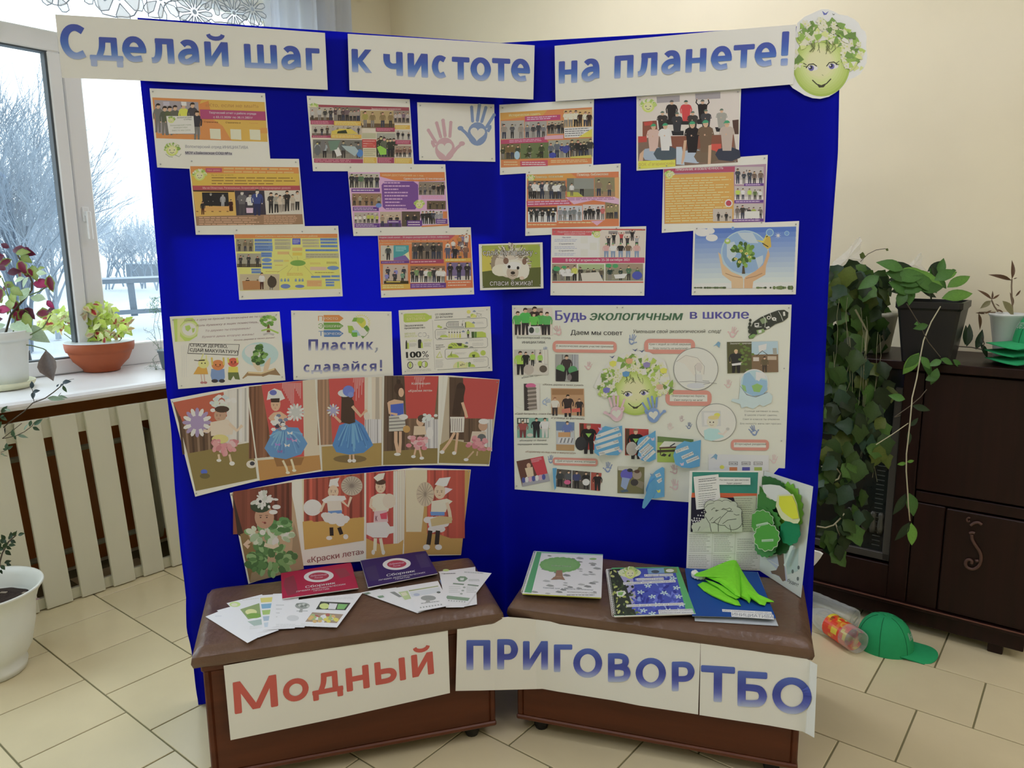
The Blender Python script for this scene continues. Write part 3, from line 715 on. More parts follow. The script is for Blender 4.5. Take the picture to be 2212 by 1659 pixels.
b6=strip('banner',S_BR,[(1513.5,1390),(1600,1401),(1660,1409),(1734,1419.5),(1748,1426),(1765.5,1436)],[(1511,1544.5),(1600,1558),(1660,1567),(1733,1580),(1745,1586),(1759,1594)],.0046,'white paper banner reading ТБО, right end curling off the bench','banner',GB,nx=50)
P=Print(S_BR,.0054).start()
letters(P,m6,[('Т',830,1178,415,825),('Б',1228,1565,478,882),('О',1622,2070,545,962)],.06,None,grad=cap_grad,up=(.01,-1))
P.build('lettering',b6)

# ---- part 4
cA=crop(300,180,5.185);cB=crop(650,190,5.144);cC=crop(1070,190,3.3015);cD=crop(480,470,3.95);cE=crop(1020,460,3.0722)
cF=crop(350,650,3.0301);cG=crop(360,790,3.0301);cH=crop(480,1000,3.6262);cI=crop(1100,640,3.5677);cJ=crop(1100,860,3.5677)
SKIN=(196,160,130);HAIR=(48,36,28);BLK=(42,40,42);WHT=(214,214,208);GRY=(120,116,112)
ORG,YEL,MAG,PUR,LIL=(206,122,48),(214,160,46),(156,58,92),(98,56,140),(204,160,200)
GRN=(120,168,60)
class Pr(Print):
 """Print drawn in crop coordinates"""
 def __init__(s,surf,off,m):super().__init__(surf,off);s.m=m;s.sh_b=[]
 def R(s,x0,y0,x1,y1,c,sl=0):s.poly([s.m(x0,y0),s.m(x1,y0+sl*(x1-x0)),s.m(x1,y1+sl*(x1-x0)),s.m(x0,y1)],c)
 def Q(s,pts,c):s.poly([s.m(*p)for p in pts],c)
 def E(s,cx,cy,rx,ry,c,rot=0,n=14,a0=0,a1=2*PI):s.ell(cx,cy,rx,ry,c,s.m,rot,n,a0,a1)
 def S(s,pts,w_,c):s.stroke(pts,w_,c,s.m)
 def T(s,t,x0,y0,x1,y1,h,c,**k):
  a,b=s.m(x0,y0),s.m(x1,y1);hh=s.m(0,h)[1]-s.m(0,0)[1];s.text(t,a[0],a[1],b[0],b[1],hh,c,**k)
 def L(s,x0,y0,x1,y1,n,c,sl=0,fill=.45,seed=1,rag=.25):
  m0=s.m;s.lines(lambda x,y:m0(x,y+sl*(x-x0)),x0,y0,x1,y1,n,c,fill,seed,rag)
 def fig(s,x,y,h,top=BLK,legs=BLK,skin=SKIN,hair=HAIR,w=1.,arms='down',sit=False,cap=None):
  r=h*.084
  if sit:s.Q([(x-h*.16*w,y),(x-h*.2*w,y-h*.2),(x+h*.2*w,y-h*.2),(x+h*.2*w,y)],legs);b=y-h*.15;hh=h*.85
  else:
   s.Q([(x-h*.1*w,y),(x-h*.11*w,y-h*.5),(x+h*.11*w,y-h*.5),(x+h*.1*w,y),(x+h*.03*w,y),(x,y-h*.4),(x-h*.03*w,y)],legs);b=y-h*.45;hh=h
  t=y-h*.84
  s.Q([(x-h*.1*w,b),(x-h*.15*w,t+h*.05),(x-h*.09*w,t),(x+h*.09*w,t),(x+h*.15*w,t+h*.05),(x+h*.1*w,b)],top)
  for sg in(-1,1):
   sh=(x+sg*h*.13*w,t+h*.05)
   if arms=='up':P_=[sh,(x+sg*h*.2*w,t-h*.05),(x+sg*h*.17*w,t-h*.2)]
   elif arms=='fold':P_=[sh,(x+sg*h*.17*w,t+h*.2),(x-sg*h*.02*w,t+h*.22)]
   else:P_=[sh,(x+sg*h*.17*w,t+h*.2),(x+sg*h*.15*w,t+h*.38)]
   s.S(P_,h*.05,top);s.E(P_[-1][0],P_[-1][1],h*.022,h*.026,skin,n=8)
  s.R(x-r*.4,t-h*.03,x+r*.4,t+h*.015,skin);s.E(x,t-h*.075,r*.85,r*1.1,skin,n=10)
  s.E(x,t-h*.105,r*.98,r*.9,hair if not cap else cap,n=10,a0=PI,a1=2*PI)
  if not cap:s.S([(x-r*.85,t-h*.11),(x-r*.8,t-h*.06)],r*.35,hair)
  else:s.R(x-r*1.2,t-h*.112,x+r*.4,t-h*.095,cap)
 def photo(s,q,bgc,n=6,tops=(BLK,GRY,(70,70,80)),seed=1,floor_=None,rows=1,hf=.8,arms='down',sky=None,sl=0):
  """small group photograph: q = (x0,y0,x1,y1)"""
  x0,y0,x1,y1=q;r=random.Random(seed);wd,hg=x1-x0,y1-y0
  s.R(x0,y0,x1,y1,bgc,sl)
  if sky:s.R(x0,y0,x1,y0+hg*.3,sky,sl)
  if floor_:s.R(x0,y1-hg*.25,x1,y1,floor_,sl)
  for k in range(int(n*1.5)):
   cx,cy=x0+wd*r.uniform(.06,.9),y0+hg*r.uniform(.12,.9);a,b=wd*r.uniform(.02,.07),hg*r.uniform(.03,.09);g_=r.uniform(.55,1.25)
   s.R(cx-a*.8,cy-b,cx+a*.8,cy+b,tuple(min(255,c*g_)for c in bgc),sl)
  for row in range(rows):
   for k in range(n):
    x=x0+wd*(k+.5+r.uniform(-.15,.15))/n;h=hg*hf*r.uniform(.85,1.1)/(1 if rows==1 else 1.35);y=min(y1-hg*.03,y1-hg*.04*r.random()-(rows-1-row)*hg*.26)
    h=min(h,(y-y0)*.97)
    s.fig(x,y+sl*(x-x0),h,r.choice(tops),r.choice([BLK,(50,55,75),(60,55,52),GRY]),tuple(c*r.uniform(.85,1.1)for c in SKIN),r.choice([HAIR,BLK,(90,66,44)]),w=r.uniform(1,1.25),arms=r.choice([arms,'fold','down']))
 def emblem(s,cx,cy,r):
  """the club's round green face with a leafy wreath, small"""
  s.E(cx,cy,r*.8,r*.78,(186,200,90));s.E(cx,cy+r*.05,r*.55,r*.5,(206,214,150));rr=random.Random(int(cx))
  for k in range(15):
   a=PI*(1.0+k/14.);s.E(cx+math.cos(a)*r*.85,cy+math.sin(a)*r*.62-r*.1,r*.27,r*.17,rr.choice([(150,182,80),(120,156,60),(206,214,176),(170,190,96)]),rot=rr.uniform(0,3),n=7)
  for sx in(-1,1):s.E(cx+sx*r*.28,cy+r*.02,r*.08,r*.06,(60,66,110),n=8)
  s.S([(cx-r*.25,cy+r*.32),(cx,cy+r*.42),(cx+r*.25,cy+r*.3)],r*.06,(70,90,40))
def pinned(name,surf,q,off,label,cat,group,fn,m,pin=True,col=PAPER,mtl=None):
 o=sheet(name,surf,q,off,label,cat,group,col=col,grid=(6,5));p=Pr(surf,off+.0003,m);fn(p);p.build('print',o,mtl)
 if pin:pins(o,surf,off+.0004,corners(q,7))
 return o
GS='report sheets pinned to the stand'
def f(p):
 p.Q([(150,158),(1408,210),(1442,655),(195,615)],(210,128,56));p.Q([(760,184),(1408,210),(1442,655),(1040,645),(940,480),(690,300),(680,230),(700,190)],(216,160,52));p.Q([(680,230),(780,195),(800,300),(680,300)],ORG)
 p.Q([(940,480),(1436,500),(1440,560),(1240,560),(1380,500)],(206,140,50))
 p.Q([(172,186),(664,212),(690,575),(212,560)],(150,142,150))
 for x,t,c in((215,300,(110,110,105)),(290,330,(80,86,70)),(345,330,(84,92,60)),(405,320,(90,90,80)),(500,300,(196,214,40)),(600,290,(70,66,72)),(650,380,(52,50,58))):
  p.fig(x,t+250,320,c,(110,108,104),w=.95)
 p.Q([(270,205),(340,205),(345,250),(275,250)],(170,165,180));p.Q([(472,205),(532,208),(535,252),(478,250)],(210,208,214))
 p.Q([(306,366),(612,366),(628,562),(336,566)],(206,210,196));p.emblem(362,410,45);p.T('ВОЛОНТЕРСКИЙ',430,392,590,388,14,(70,80,70));p.T('ОТРЯД',505,412,590,410,14,(70,80,70))
 p.T('Волонтерский отряд',352,480,585,470,16,(150,160,140));p.T('ИНИЦИАТИВА',390,505,545,500,15,(150,160,140));p.T('ВМЕСТЕ МЫ СИЛА',372,536,580,530,14,(150,160,140))
 p.T('«Кто, если не мы?!»',745,262,1340,276,40,(168,118,52),bold=.0)
 p.Q([(684,292),(1415,316),(1422,415),(690,398)],(164,60,108))
 p.T('Творческий отчет о работе отряда',785,338,1312,352,24,(226,190,204));p.T('с 03.12.2020г по 30.11.2021г',835,388,1275,396,24,(226,190,204))
 p.T('Страничка',728,438,885,444,17,(90,40,20));p.T('Страничка в',972,446,1138,450,17,(90,40,20));p.T('Группа',1240,452,1330,454,14,(190,120,60),bold=0)
 for x in(855,1085,1300):p.Q([(x-62,508+(x-855)*.02),(x+58,512+(x-855)*.02),(x+64,628+(x-855)*.02),(x-54,620+(x-855)*.02)],(216,200,176))
 p.emblem(372,745,88);p.S([(300,790),(340,822),(380,826)],8,(150,160,140));p.S([(400,800),(450,822),(474,790)],8,(150,160,140))
 p.T('Волонтерский отряд ИНИЦИАТИВА',520,722,1224,734,32,(120,122,140),bold=0);p.Q([(518,762),(1045,775),(1045,806),(518,800)],(168,166,172));p.T('МОУ «Зайковская СОШ №1»',520,792,1040,800,30,(70,68,90))
pinned('poster_sheet',S_L,[(323,190.7),(572.5,201.3),(586,372),(339.5,361.7)],.004,'report sheet with orange banner and green face emblem, top row far left','poster',GS,f,cA)
def f(p):
 p.Q([(575,928),(1788,940),(1840,1578),(645,1595)],(146,112,84));p.Q([(575,928),(1788,940),(1793,1020),(580,1010)],(206,128,52));p.Q([(580,1010),(1793,1010),(1800,1148),(600,1148)],(214,166,40));p.Q([(600,1146),(1800,1146),(1804,1196),(604,1196)],(168,66,76))
 p.emblem(680,1030,78);p.Q([(748,950),(930,950),(930,995),(750,995)],(180,70,100));p.T('Наш девиз',765,980,910,980,18,(226,160,140));p.L(950,935,1740,1008,2,(228,164,96),.012)
 p.T('Мы не стоим на месте:',812,1036,1060,1034,18,(150,100,30),bold=0);p.L(815,1042,1760,1138,3,(140,104,40),.004,fill=.35,rag=.3)
 p.T('Мы на Областных, Региональных, Всероссийских и Международных уровнях',715,1182,1700,1182,24,(226,150,150))
 p.Q([(605,1196),(1075,1200),(1095,1480),(640,1490)],(208,160,66));p.Q([(605,1196),(1070,1200),(1070,1218),(610,1212)],(60,40,30));p.Q([(706,1222),(1000,1222),(1010,1378),(716,1370)],(38,36,40))
 p.fig(805,1400,170,(36,34,38),(36,34,38),(150,146,142),(110,106,100));p.fig(940,1400,160,(150,150,156),(150,150,156),(160,156,150),(60,56,56));p.Q([(730,1378),(1010,1376),(1012,1428),(732,1430)],(206,150,70));p.fig(716,1470,150,BLK,(70,20,14),(150,110,90));p.Q([(1008,1328),(1052,1330),(1056,1430),(1014,1430)],(60,24,18));p.fig(1030,1432,130,(60,24,18),(60,24,18))
 for k in range(5):p.Q([(640+k*85,1430),(665+k*85,1430),(668+k*85,1440),(643+k*85,1440)],(120,80,40))
 p.Q([(1072,1200),(1404,1202),(1425,1470),(1092,1480)],(58,52,66));p.fig(1155,1475,270,(96,94,100),(70,68,74),(190,184,178),(70,66,64),w=1.2,arms='fold');p.fig(1245,1475,240,(206,206,210),(60,56,66),(170,160,154),w=1.1,arms='fold');p.fig(1325,1480,290,(52,66,128),(40,44,86),(200,190,180),(80,74,66),w=1.25)
 p.Q([(1202,1395),(1280,1395),(1278,1452),(1206,1452)],(200,170,196));p.Q([(1308,1240),(1328,1240),(1324,1275),(1314,1275)],WHT)
 p.Q([(1404,1202),(1805,1198),(1830,1465),(1425,1470)],(192,186,176))
 for k,(x,h)in enumerate(((1480,230),(1540,215),(1580,190),(1625,180),(1660,225),(1722,180),(1775,210))):p.fig(x,1455-k*6,h,[(60,56,56),(150,146,136),(190,176,160),(170,160,146),(50,46,46),(176,166,150),(196,188,176)][k],[BLK,BLK,(140,130,120),(120,110,100),BLK,(120,110,100),BLK][k],arms='fold')
 p.L(672,1492,1380,1590,4,(196,156,126),.004,fill=.4,seed=4);p.L(1400,1478,1820,1580,5,(200,160,130),.002,fill=.35,seed=5)
pinned('poster_sheet',S_L,[(407,341),(645.7,343.2),(660,507),(423,507)],.0052,'report sheet with gold bands, magenta line and three stage photos, second row far left','poster',GS,f,cA)
def f(p):
 p.Q([(105,142),(982,138),(1012,608),(150,625)],(214,206,90));p.Q([(118,180),(984,178),(990,300),(600,340),(420,560),(150,625)],(206,206,100));p.Q([(700,200),(988,180),(1010,608),(480,618),(640,400)],(216,206,86));p.Q([(105,142),(982,138),(984,172),(108,178)],(206,124,56))
 p.T('Схема работы с населением Ирбитского района',285,166,812,164,15,(232,190,140))
 p.photo((118,182,268,290),(140,132,110),3,((80,76,60),(110,100,80)),3);p.photo((126,306,334,424),(150,146,130),3,(BLK,(60,60,60)),4,floor_=(90,80,60));p.photo((150,482,488,620),(176,164,136),2,(BLK,(50,40,36)),9);p.Q([(170,540),(330,538),(335,612),(180,618)],(166,116,66));p.E(425,550,40,50,(70,60,50));p.fig(338,612,140,WHT,(70,30,24))
 BLU=(96,132,190);G2=(170,168,134)
 for q in((275,182,425,206),(275,212,428,234),(278,236,430,288),(835,176,980,198),(838,204,982,224),(838,234,984,254),(332,296,424,338),(340,386,424,406),(344,416,424,436),(248,434,330,452),(250,456,332,476),(758,498,836,514),(846,494,924,512),(930,492,1002,510),(880,524,1002,540),(882,546,956,562),(884,568,956,586),(710,270,988,288)):p.R(*q,BLU);p.L(q[0]+6,q[1]+3,q[2]-6,q[3]-3,1 if q[3]-q[1]<30 else 2,(70,100,160),fill=.3,seed=int(q[0]))
 for q in((446,182,584,204),(446,208,584,236),(450,240,584,272),(680,182,826,204),(684,208,826,228),(686,234,830,254),(712,304,994,346)):p.R(*q,G2);p.L(q[0]+6,q[1]+3,q[2]-6,q[3]-3,2,(140,138,110),fill=.35,seed=int(q[1]))
 p.R(598,178,668,230,(70,80,190));p.L(604,186,662,222,3,(170,176,220));p.R(598,256,682,284,(218,160,90));p.R(600,298,682,324,(222,180,50));p.R(472,290,572,314,(220,166,100));p.R(440,360,520,378,G2);p.R(528,362,570,376,(206,180,70));p.R(750,420,890,450,(196,170,150));p.R(722,534,850,588,(222,164,100));p.L(728,540,844,582,4,(200,110,60),fill=.3)
 p.E(646,388,66,25,(104,152,56),n=24);p.E(380,362,42,18,BLU);p.E(946,430,50,18,BLU,n=20);p.E(540,586,42,20,(96,120,180),n=20);p.E(661,586,40,14,(96,120,180),n=20)
 for x in(506,536,564,628,660,686):p.R(x-9,526,x+9,546,(110,140,170));p.E(x,526,8,7,(140,150,150),n=8)
 for a in((560,410,470,470),(600,420,560,470),(646,415,646,456),(700,410,780,500),(690,360,780,340),(600,350,560,300),(646,360,640,330)):p.S([a[:2],a[2:]],2.2,(150,146,80))
 p.L(370,456,494,466,1,(180,150,60));p.L(552,470,690,496,2,(190,150,60));p.L(750,382,840,400,2,(190,160,80));p.L(890,376,980,396,2,(130,110,60));p.L(790,462,960,476,1,(150,130,60));p.L(450,400,520,412,1,(190,150,80))
pinned('poster_sheet',S_L,[(504,490.2),(730.6,487.7),(740.3,640),(516.7,647.7)],.0064,'yellow scheme sheet with a green oval and blue boxes, third row far left','poster',GS,f,cD)
def f(p):
 p.Q([(90,182),(1202,215),(1238,838),(146,832)],(206,190,176));p.Q([(90,182),(1202,215),(1204,255),(92,215)],(150,62,76));p.T('Экологическое направление',782,240,1112,244,20,(226,170,170));p.emblem(142,216,52)
 ph=[((100,212,358,362),(168,160,150),4,((60,60,60),(170,170,170)),1,(90,74,56)),((366,212,656,366),(120,108,98),7,((150,140,130),(80,66,70),(110,90,96)),2,None),((660,250,1040,440),(168,146,98),4,((90,80,50),(130,110,70),(150,140,60)),3,(96,76,50)),((1030,250,1206,386),(140,126,116),4,((110,90,110),(170,160,160)),4,None),((122,416,330,532),(166,160,150),3,(BLK,(80,70,60)),5,(110,90,80)),((330,416,672,516),(170,160,146),6,((60,60,60),(110,120,80),(160,150,150)),6,None),((134,572,690,780),(112,110,104),6,((120,130,136),(90,96,100),(150,160,170)),7,(130,124,112)),((842,500,1050,770),(150,150,140),6,((50,54,44),(90,96,80)),8,(100,90,76)),((1050,470,1218,576),(176,172,162),3,(BLK,(40,40,44)),9,None),((1040,640,1226,770),(150,130,116),4,((110,80,70),(150,110,96)),10,(196,190,180))]
 for q,b,n,t,sd,fl in ph:p.photo(q,b,n,t,sd,fl,sl=.012,hf=.85)
 for q,c in(((108,358,366,404),MAG),((368,366,668,416),YEL),((120,526,332,552),MAG),((334,516,672,558),YEL),((834,440,1044,484),MAG),((1044,412,1212,458),YEL),((1050,578,1222,624),MAG),((680,570,838,664),(184,66,62)),((146,784,690,830),MAG),((696,770,842,834),YEL),((850,772,1036,834),MAG),((1040,778,1236,838),YEL)):
  p.R(*q,c,.012);p.L(q[0]+12,q[1]+6,q[2]-12,q[3]-6,2 if q[3]-q[1]<50 else 3,mixc(c,(255,240,230),.45),.012,fill=.4,seed=int(q[0]+q[1]))
 p.Q([(340,480),(430,452),(560,456),(640,512),(340,515)],(196,176,50));p.Q([(410,480),(500,466),(518,506),(400,506)],(52,60,40));p.Q([(360,664),(420,660),(455,745),(400,762)],(226,224,220));p.Q([(300,590),(440,580),(400,680),(330,700)],(100,128,112));p.E(655,725,36,44,(64,120,190));p.Q([(450,640),(600,650),(640,700),(600,760),(500,690)],(150,170,176))
 p.Q([(845,660),(880,640),(950,680),(950,740),(880,744)],(130,190,50));p.R(680,500,836,560,(170,170,140),.01);p.R(696,670,836,764,(186,180,150),.01);p.E(770,635,50,20,(190,80,70));p.L(700,676,830,760,4,(140,140,110),fill=.3);p.E(245,640,30,60,(110,108,110));p.E(185,690,34,60,(96,100,104))
pinned('poster_sheet',S_L,[(662.6,207),(885,214.3),(895,370),(676,369.8)],.004,'report sheet crowded with ten photos and maroon captions, top row left of the handprints','poster',GS,f,cB)
def f(p):
 p.Q([(528,938),(1596,934),(1640,1530),(586,1556)],(196,152,196));p.Q([(876,940),(1596,934),(1602,1030),(1330,1040),(1040,1026),(880,985)],(206,118,54))
 p.T('НАШИ ДОСТИЖЕНИЯ за 1 год',905,978,1360,984,20,(232,190,140),bold=0);p.T('Сдали в переработку 12 тонн вторсырья',1144,1018,1588,1018,22,(240,220,210))
 p.photo((540,952,868,1112),(170,168,154),6,((50,50,54),(80,110,80),(60,60,66)),11,hf=.9);p.photo((568,1172,895,1310),(140,112,84),5,((110,86,60),(150,140,120)),12);p.photo((1310,1042,1596,1190),(130,118,104),6,((50,46,46),(110,104,100)),13,floor_=(140,130,120));p.photo((1400,1254,1610,1350),(96,82,60),3,((50,46,40),),14);p.photo((592,1382,862,1504),(166,156,150),6,(BLK,(200,196,190),(170,176,60)),15);p.photo((878,1376,1116,1545),(176,160,140),3,(BLK,(150,130,110)),16,floor_=(80,60,110));p.photo((1120,1372,1324,1540),(86,74,62),2,(BLK,(60,50,44)),17);p.photo((1335,1362,1574,1516),(190,186,190),6,(BLK,(60,66,80),(140,140,150)),18,hf=.95)
 for q in((562,1118,878,1156),(578,1320,866,1368),(598,1505,876,1550),(960,1470,1110,1504),(1180,1472,1348,1538),(1498,1456,1628,1508)):p.R(*q,PUR);p.L(q[0]+12,q[1]+6,q[2]-14,q[3]-6,1 if q[3]-q[1]<40 else 2,(206,190,226),fill=.4,seed=int(q[0]))
 p.Q([(930,1038),(1250,1038),(1302,1075),(1306,1290),(1270,1350),(945,1354),(908,1320),(896,1080)],(112,68,146))
 for k in range(9):p.L(918+k*3,1042+k*36,1235-k*4,1066+k*36,1,(196,160,214),fill=.55,seed=k,rag=.5)
 p.emblem(1315,1295,58);p.R(1578,1372,1624,1450,(206,118,54));p.L(1340,1196,1590,1232,2,(220,120,150),fill=.4);p.E(865,1305,34,26,(96,130,196));p.Q([(1345,1530),(1640,1510),(1640,1530),(1340,1545)],(206,118,54))
pinned('poster_sheet',S_L,[(750,354.3),(962,355),(971.5,508),(763.5,509.7)],.0052,'report sheet with violet text box and photos, second row left of the fold','poster',GS,f,cB)
def f(p):
 p.Q([(1332,155),(2118,148),(2140,598),(1356,622)],(200,116,58));p.Q([(1332,155),(1990,148),(1940,190),(1336,190)],(172,70,96))
 p.T('Ведем свой канал - 28 видео репортажей в блок лайфхаков',1340,176,1935,170,14,(232,190,200));p.T('Принимаем участие на вебинарах',1342,204,1935,196,14,(232,180,150));p.T('активность отряда',1344,228,1625,222,12,(232,180,150))
 p.photo((1352,238,1462,366),(180,176,166),1,((60,66,66),),21,hf=1);p.R(1462,236,1592,366,(52,146,156));p.L(1480,245,1570,290,3,(150,206,206));p.Q([(1480,366),(1592,290),(1600,366)],(206,206,150));p.Q([(1462,345),(1560,320),(1600,366),(1462,366)],(110,90,160))
 p.photo((1618,212,1882,356),(112,100,90),5,(BLK,(86,78,74),(70,66,62)),22,hf=1.0);p.photo((1372,402,1584,568),(176,160,150),3,((96,140,120),(120,120,190),(60,60,70)),23,rows=2);p.R(1380,540,1590,566,(60,50,20));p.R(1400,544,1520,552,(206,180,60))
 p.photo((1606,412,1900,556),(186,176,160),8,((110,140,90),(120,100,150),(206,206,206),(60,56,60)),24,sky=(130,100,76),floor_=(206,204,200));p.photo((1914,384,2124,536),(110,96,140),3,(BLK,(50,44,48)),25,hf=1.05,floor_=(190,186,180))
 r=random.Random(5)
 for k in range(16):x=1920+r.uniform(0,170);y=230+r.uniform(-50,110);p.fig(x,y+45,90,r.choice([(180,120,50),(206,200,196),(110,80,110),(70,56,56),(120,110,150),(196,110,90)]),(90,80,90),hair=(100,40,40),w=1.2)
 p.fig(1925,350,110,(80,86,110),(80,86,110),w=1.5);p.fig(1985,350,100,(40,40,46),BLK,w=1.6);p.fig(2078,346,110,(130,90,70),(110,80,70),w=1.4)
 for q,c in(((1354,372,1596,394),PUR),((1602,362,1890,396),MAG),((1896,350,2126,378),YEL),((1360,570,1602,612),YEL),((1606,562,1910,604),PUR),((1916,538,2134,596),(200,104,60))):p.R(*q,c,-.02);p.L(q[0]+10,q[1]+5,q[2]-14,q[3]-6,1 if q[3]-q[1]<35 else 2,mixc(c,(255,240,240),.5),-.02,fill=.4,seed=int(q[0]))
pinned('poster_sheet',S_L,[(815.5,493),(1017,491),(1024.3,635.8),(823.5,643)],.0064,'orange and violet report sheet with six photos, third row left of the hedgehog poster','poster',GS,f,cD)
def hand(p,cx,cy,s_,c,flip=1,rot=0,inner=PAPER,heart=True):
 ca,sa=math.cos(rot),math.sin(rot)
 def t(x,y):x*=flip;return(cx+(x*ca-y*sa)*s_,cy+(x*sa+y*ca)*s_)
 for(x0,y0,x1,y1,w_)in((-.36,-.22,-.62,-.75,.13),(-.13,-.42,-.24,-1.02,.13),(.06,-.45,.04,-1.1,.14),(.26,-.4,.36,-.98,.13)):
  p.S([t(x0,y0),t((x0+x1)/2,(y0+y1)/2),t(x1,y1)],w_*s_,c);p.E(*t(x1,y1),w_*s_*.56,w_*s_*.6,c,n=10);p.E(*t(x0,y0),w_*s_*.5,w_*s_*.5,c,n=8)
 p.S([t(.28,.35),t(.5,.12),t(.7,-.02)],.13*s_,c);p.E(*t(.74,-.05),.13*s_,.1*s_,c,n=10);p.E(*t(0,.12),.42*s_,.50*s_,c,n=20)
 p.S([t(-.42,-.02),t(-.5,-.2),t(-.48,-.3)],.14*s_,c)
 if heart:
  H_=[t(.30*math.sin(a)**3*1.05,.1-.02*(13*math.cos(a)-5*math.cos(2*a)-2*math.cos(3*a)-math.cos(4*a)))for a in[2*PI*k/24 for k in range(24)]];p.Q(H_,inner)
def f(p):hand(p,1598,650,262,(186,150,160),1,-.10);hand(p,1965,480,262,(112,136,178),-1,.10)
pinned('handprint_sheet',S_L,[(901,221),(1067.6,225.4),(1070,349.4),(905.6,346)],.004,'white sheet with one pink and one blue handprint, top row beside the fold','poster',None,f,cB)
def f(p):
 p.Q([(35,178),(690,137),(688,540),(40,568)],(206,120,60));p.Q([(35,178),(370,158),(340,195),(210,205),(36,232)],(222,146,50));p.T('Историческая память',98,204,322,192,18,(236,196,140));p.Q([(210,203),(464,190),(464,228),(212,240)],(176,56,110));p.L(225,206,450,232,2,(232,180,206),-.05,seed=3)
 for q,b,n,t,sd in(((40,236,206,366),(160,156,150),3,((140,130,120),(80,80,86)),31),((210,240,368,358),(150,146,142),4,((60,60,66),(110,110,116)),32),((372,236,488,330),(160,150,130),5,(BLK,(80,70,60)),33),((488,158,690,282),(196,160,100),6,((60,40,30),(206,196,176)),34),((40,398,176,512),(110,100,66),4,((110,90,50),(60,66,50)),35),((178,392,380,506),(96,110,66),2,((60,70,40),),36),((380,374,532,502),(150,150,136),4,((60,60,130),(90,96,110)),37),((534,362,686,498),(146,140,110),7,((60,60,56),(40,40,40)),38)):p.photo(q,b,n,t,sd,sl=-.03,hf=.85)
 p.Q([(490,284),(690,276),(690,350),(492,356)],WHT);p.L(496,288,670,350,4,(90,90,96),-.05,fill=.35);p.Q([(590,352),(690,290),(690,350)],(216,190,50));p.Q([(38,372),(350,350),(380,388),(40,400)],(176,62,100));p.L(100,370,330,392,2,(226,150,180),-.05);p.Q([(350,342),(485,334),(485,362),(352,368)],(220,150,170))
 for x in(230,315):p.Q([(x+34*math.sin(a*PI/5)*(1 if a%2==0 else .42),478-24*math.cos(a*PI/5)*(1 if a%2==0 else .42))for a in range(10)],(56,60,30))
 p.E(408,480,26,20,(60,70,160));p.E(500,440,22,26,(60,70,150));p.E(155,480,20,30,(150,180,220));p.Q([(535,490),(686,478),(686,500),(536,502)],(186,176,60));p.L(60,520,160,556,2,(232,170,120));p.Q([(176,522),(374,514),(374,556),(180,560)],(186,66,90));p.L(190,524,360,552,2,(240,190,190));p.L(396,512,660,536,2,(236,180,130),-.02)
pinned('poster_sheet',S_R,[(1078.5,226.3),(1283,214.8),(1281.3,365),(1080,377.8)],.004,'orange report sheet with stage photo and star photos, top row right of the fold','poster',GS,f,cC)
def f(p):
 p.Q([(226,618),(880,596),(882,985),(222,1000)],(198,112,62));p.Q([(226,618),(540,610),(580,640),(480,660),(228,662)],(220,140,50));p.emblem(255,645,28);p.T('Помощь пожилым',282,644,482,638,18,(240,206,160));p.T('Помощь библиотеке',584,628,806,622,19,(244,214,180))
 p.photo((234,662,500,794),(110,104,96),9,((56,60,76),(200,200,200),(90,86,84)),41,hf=.95,floor_=(150,144,136));p.photo((510,644,704,776),(110,112,100),1,((60,60,60),),42);p.R(560,644,704,720,(130,134,128));p.Q([(512,740),(590,744),(630,776),(512,776)],(170,170,50));p.fig(545,770,90,WHT,(100,90,80));p.photo((708,638,855,774),(130,124,90),2,((130,110,90),),43,floor_=(150,120,90))
 p.photo((232,850,438,958),(196,196,196),5,(BLK,(50,50,50)),44,hf=.85,sky=(56,52,50));p.photo((442,840,620,948),(176,180,190),5,((130,130,140),(110,116,120)),45);p.photo((624,832,780,942),(186,180,180),5,(BLK,(180,90,90)),46);p.photo((784,800,880,934),(130,116,84),3,((80,80,70),(140,130,90)),47)
 p.Q([(222,806),(520,798),(548,830),(224,846)],(182,60,100));p.L(232,806,530,838,2,(232,170,190),-.03);p.Q([(500,780),(882,776),(882,830),(700,800),(560,830)],(214,160,190));p.L(520,782,850,804,2,(150,90,140),-.02);p.Q([(680,948),(770,946),(725,982)],(226,150,180));p.L(232,968,440,982,1,(240,190,140));p.L(452,952,700,968,1,(240,190,140));p.Q([(850,640),(882,636),(882,790),(854,780)],(214,150,90))
pinned('poster_sheet',S_R,[(1136,365),(1340.8,353),(1338.6,500),(1134.8,509.5)],.0052,'report sheet with Помощь headings and winter photos, second row right of the fold','poster',GS,f,cC)
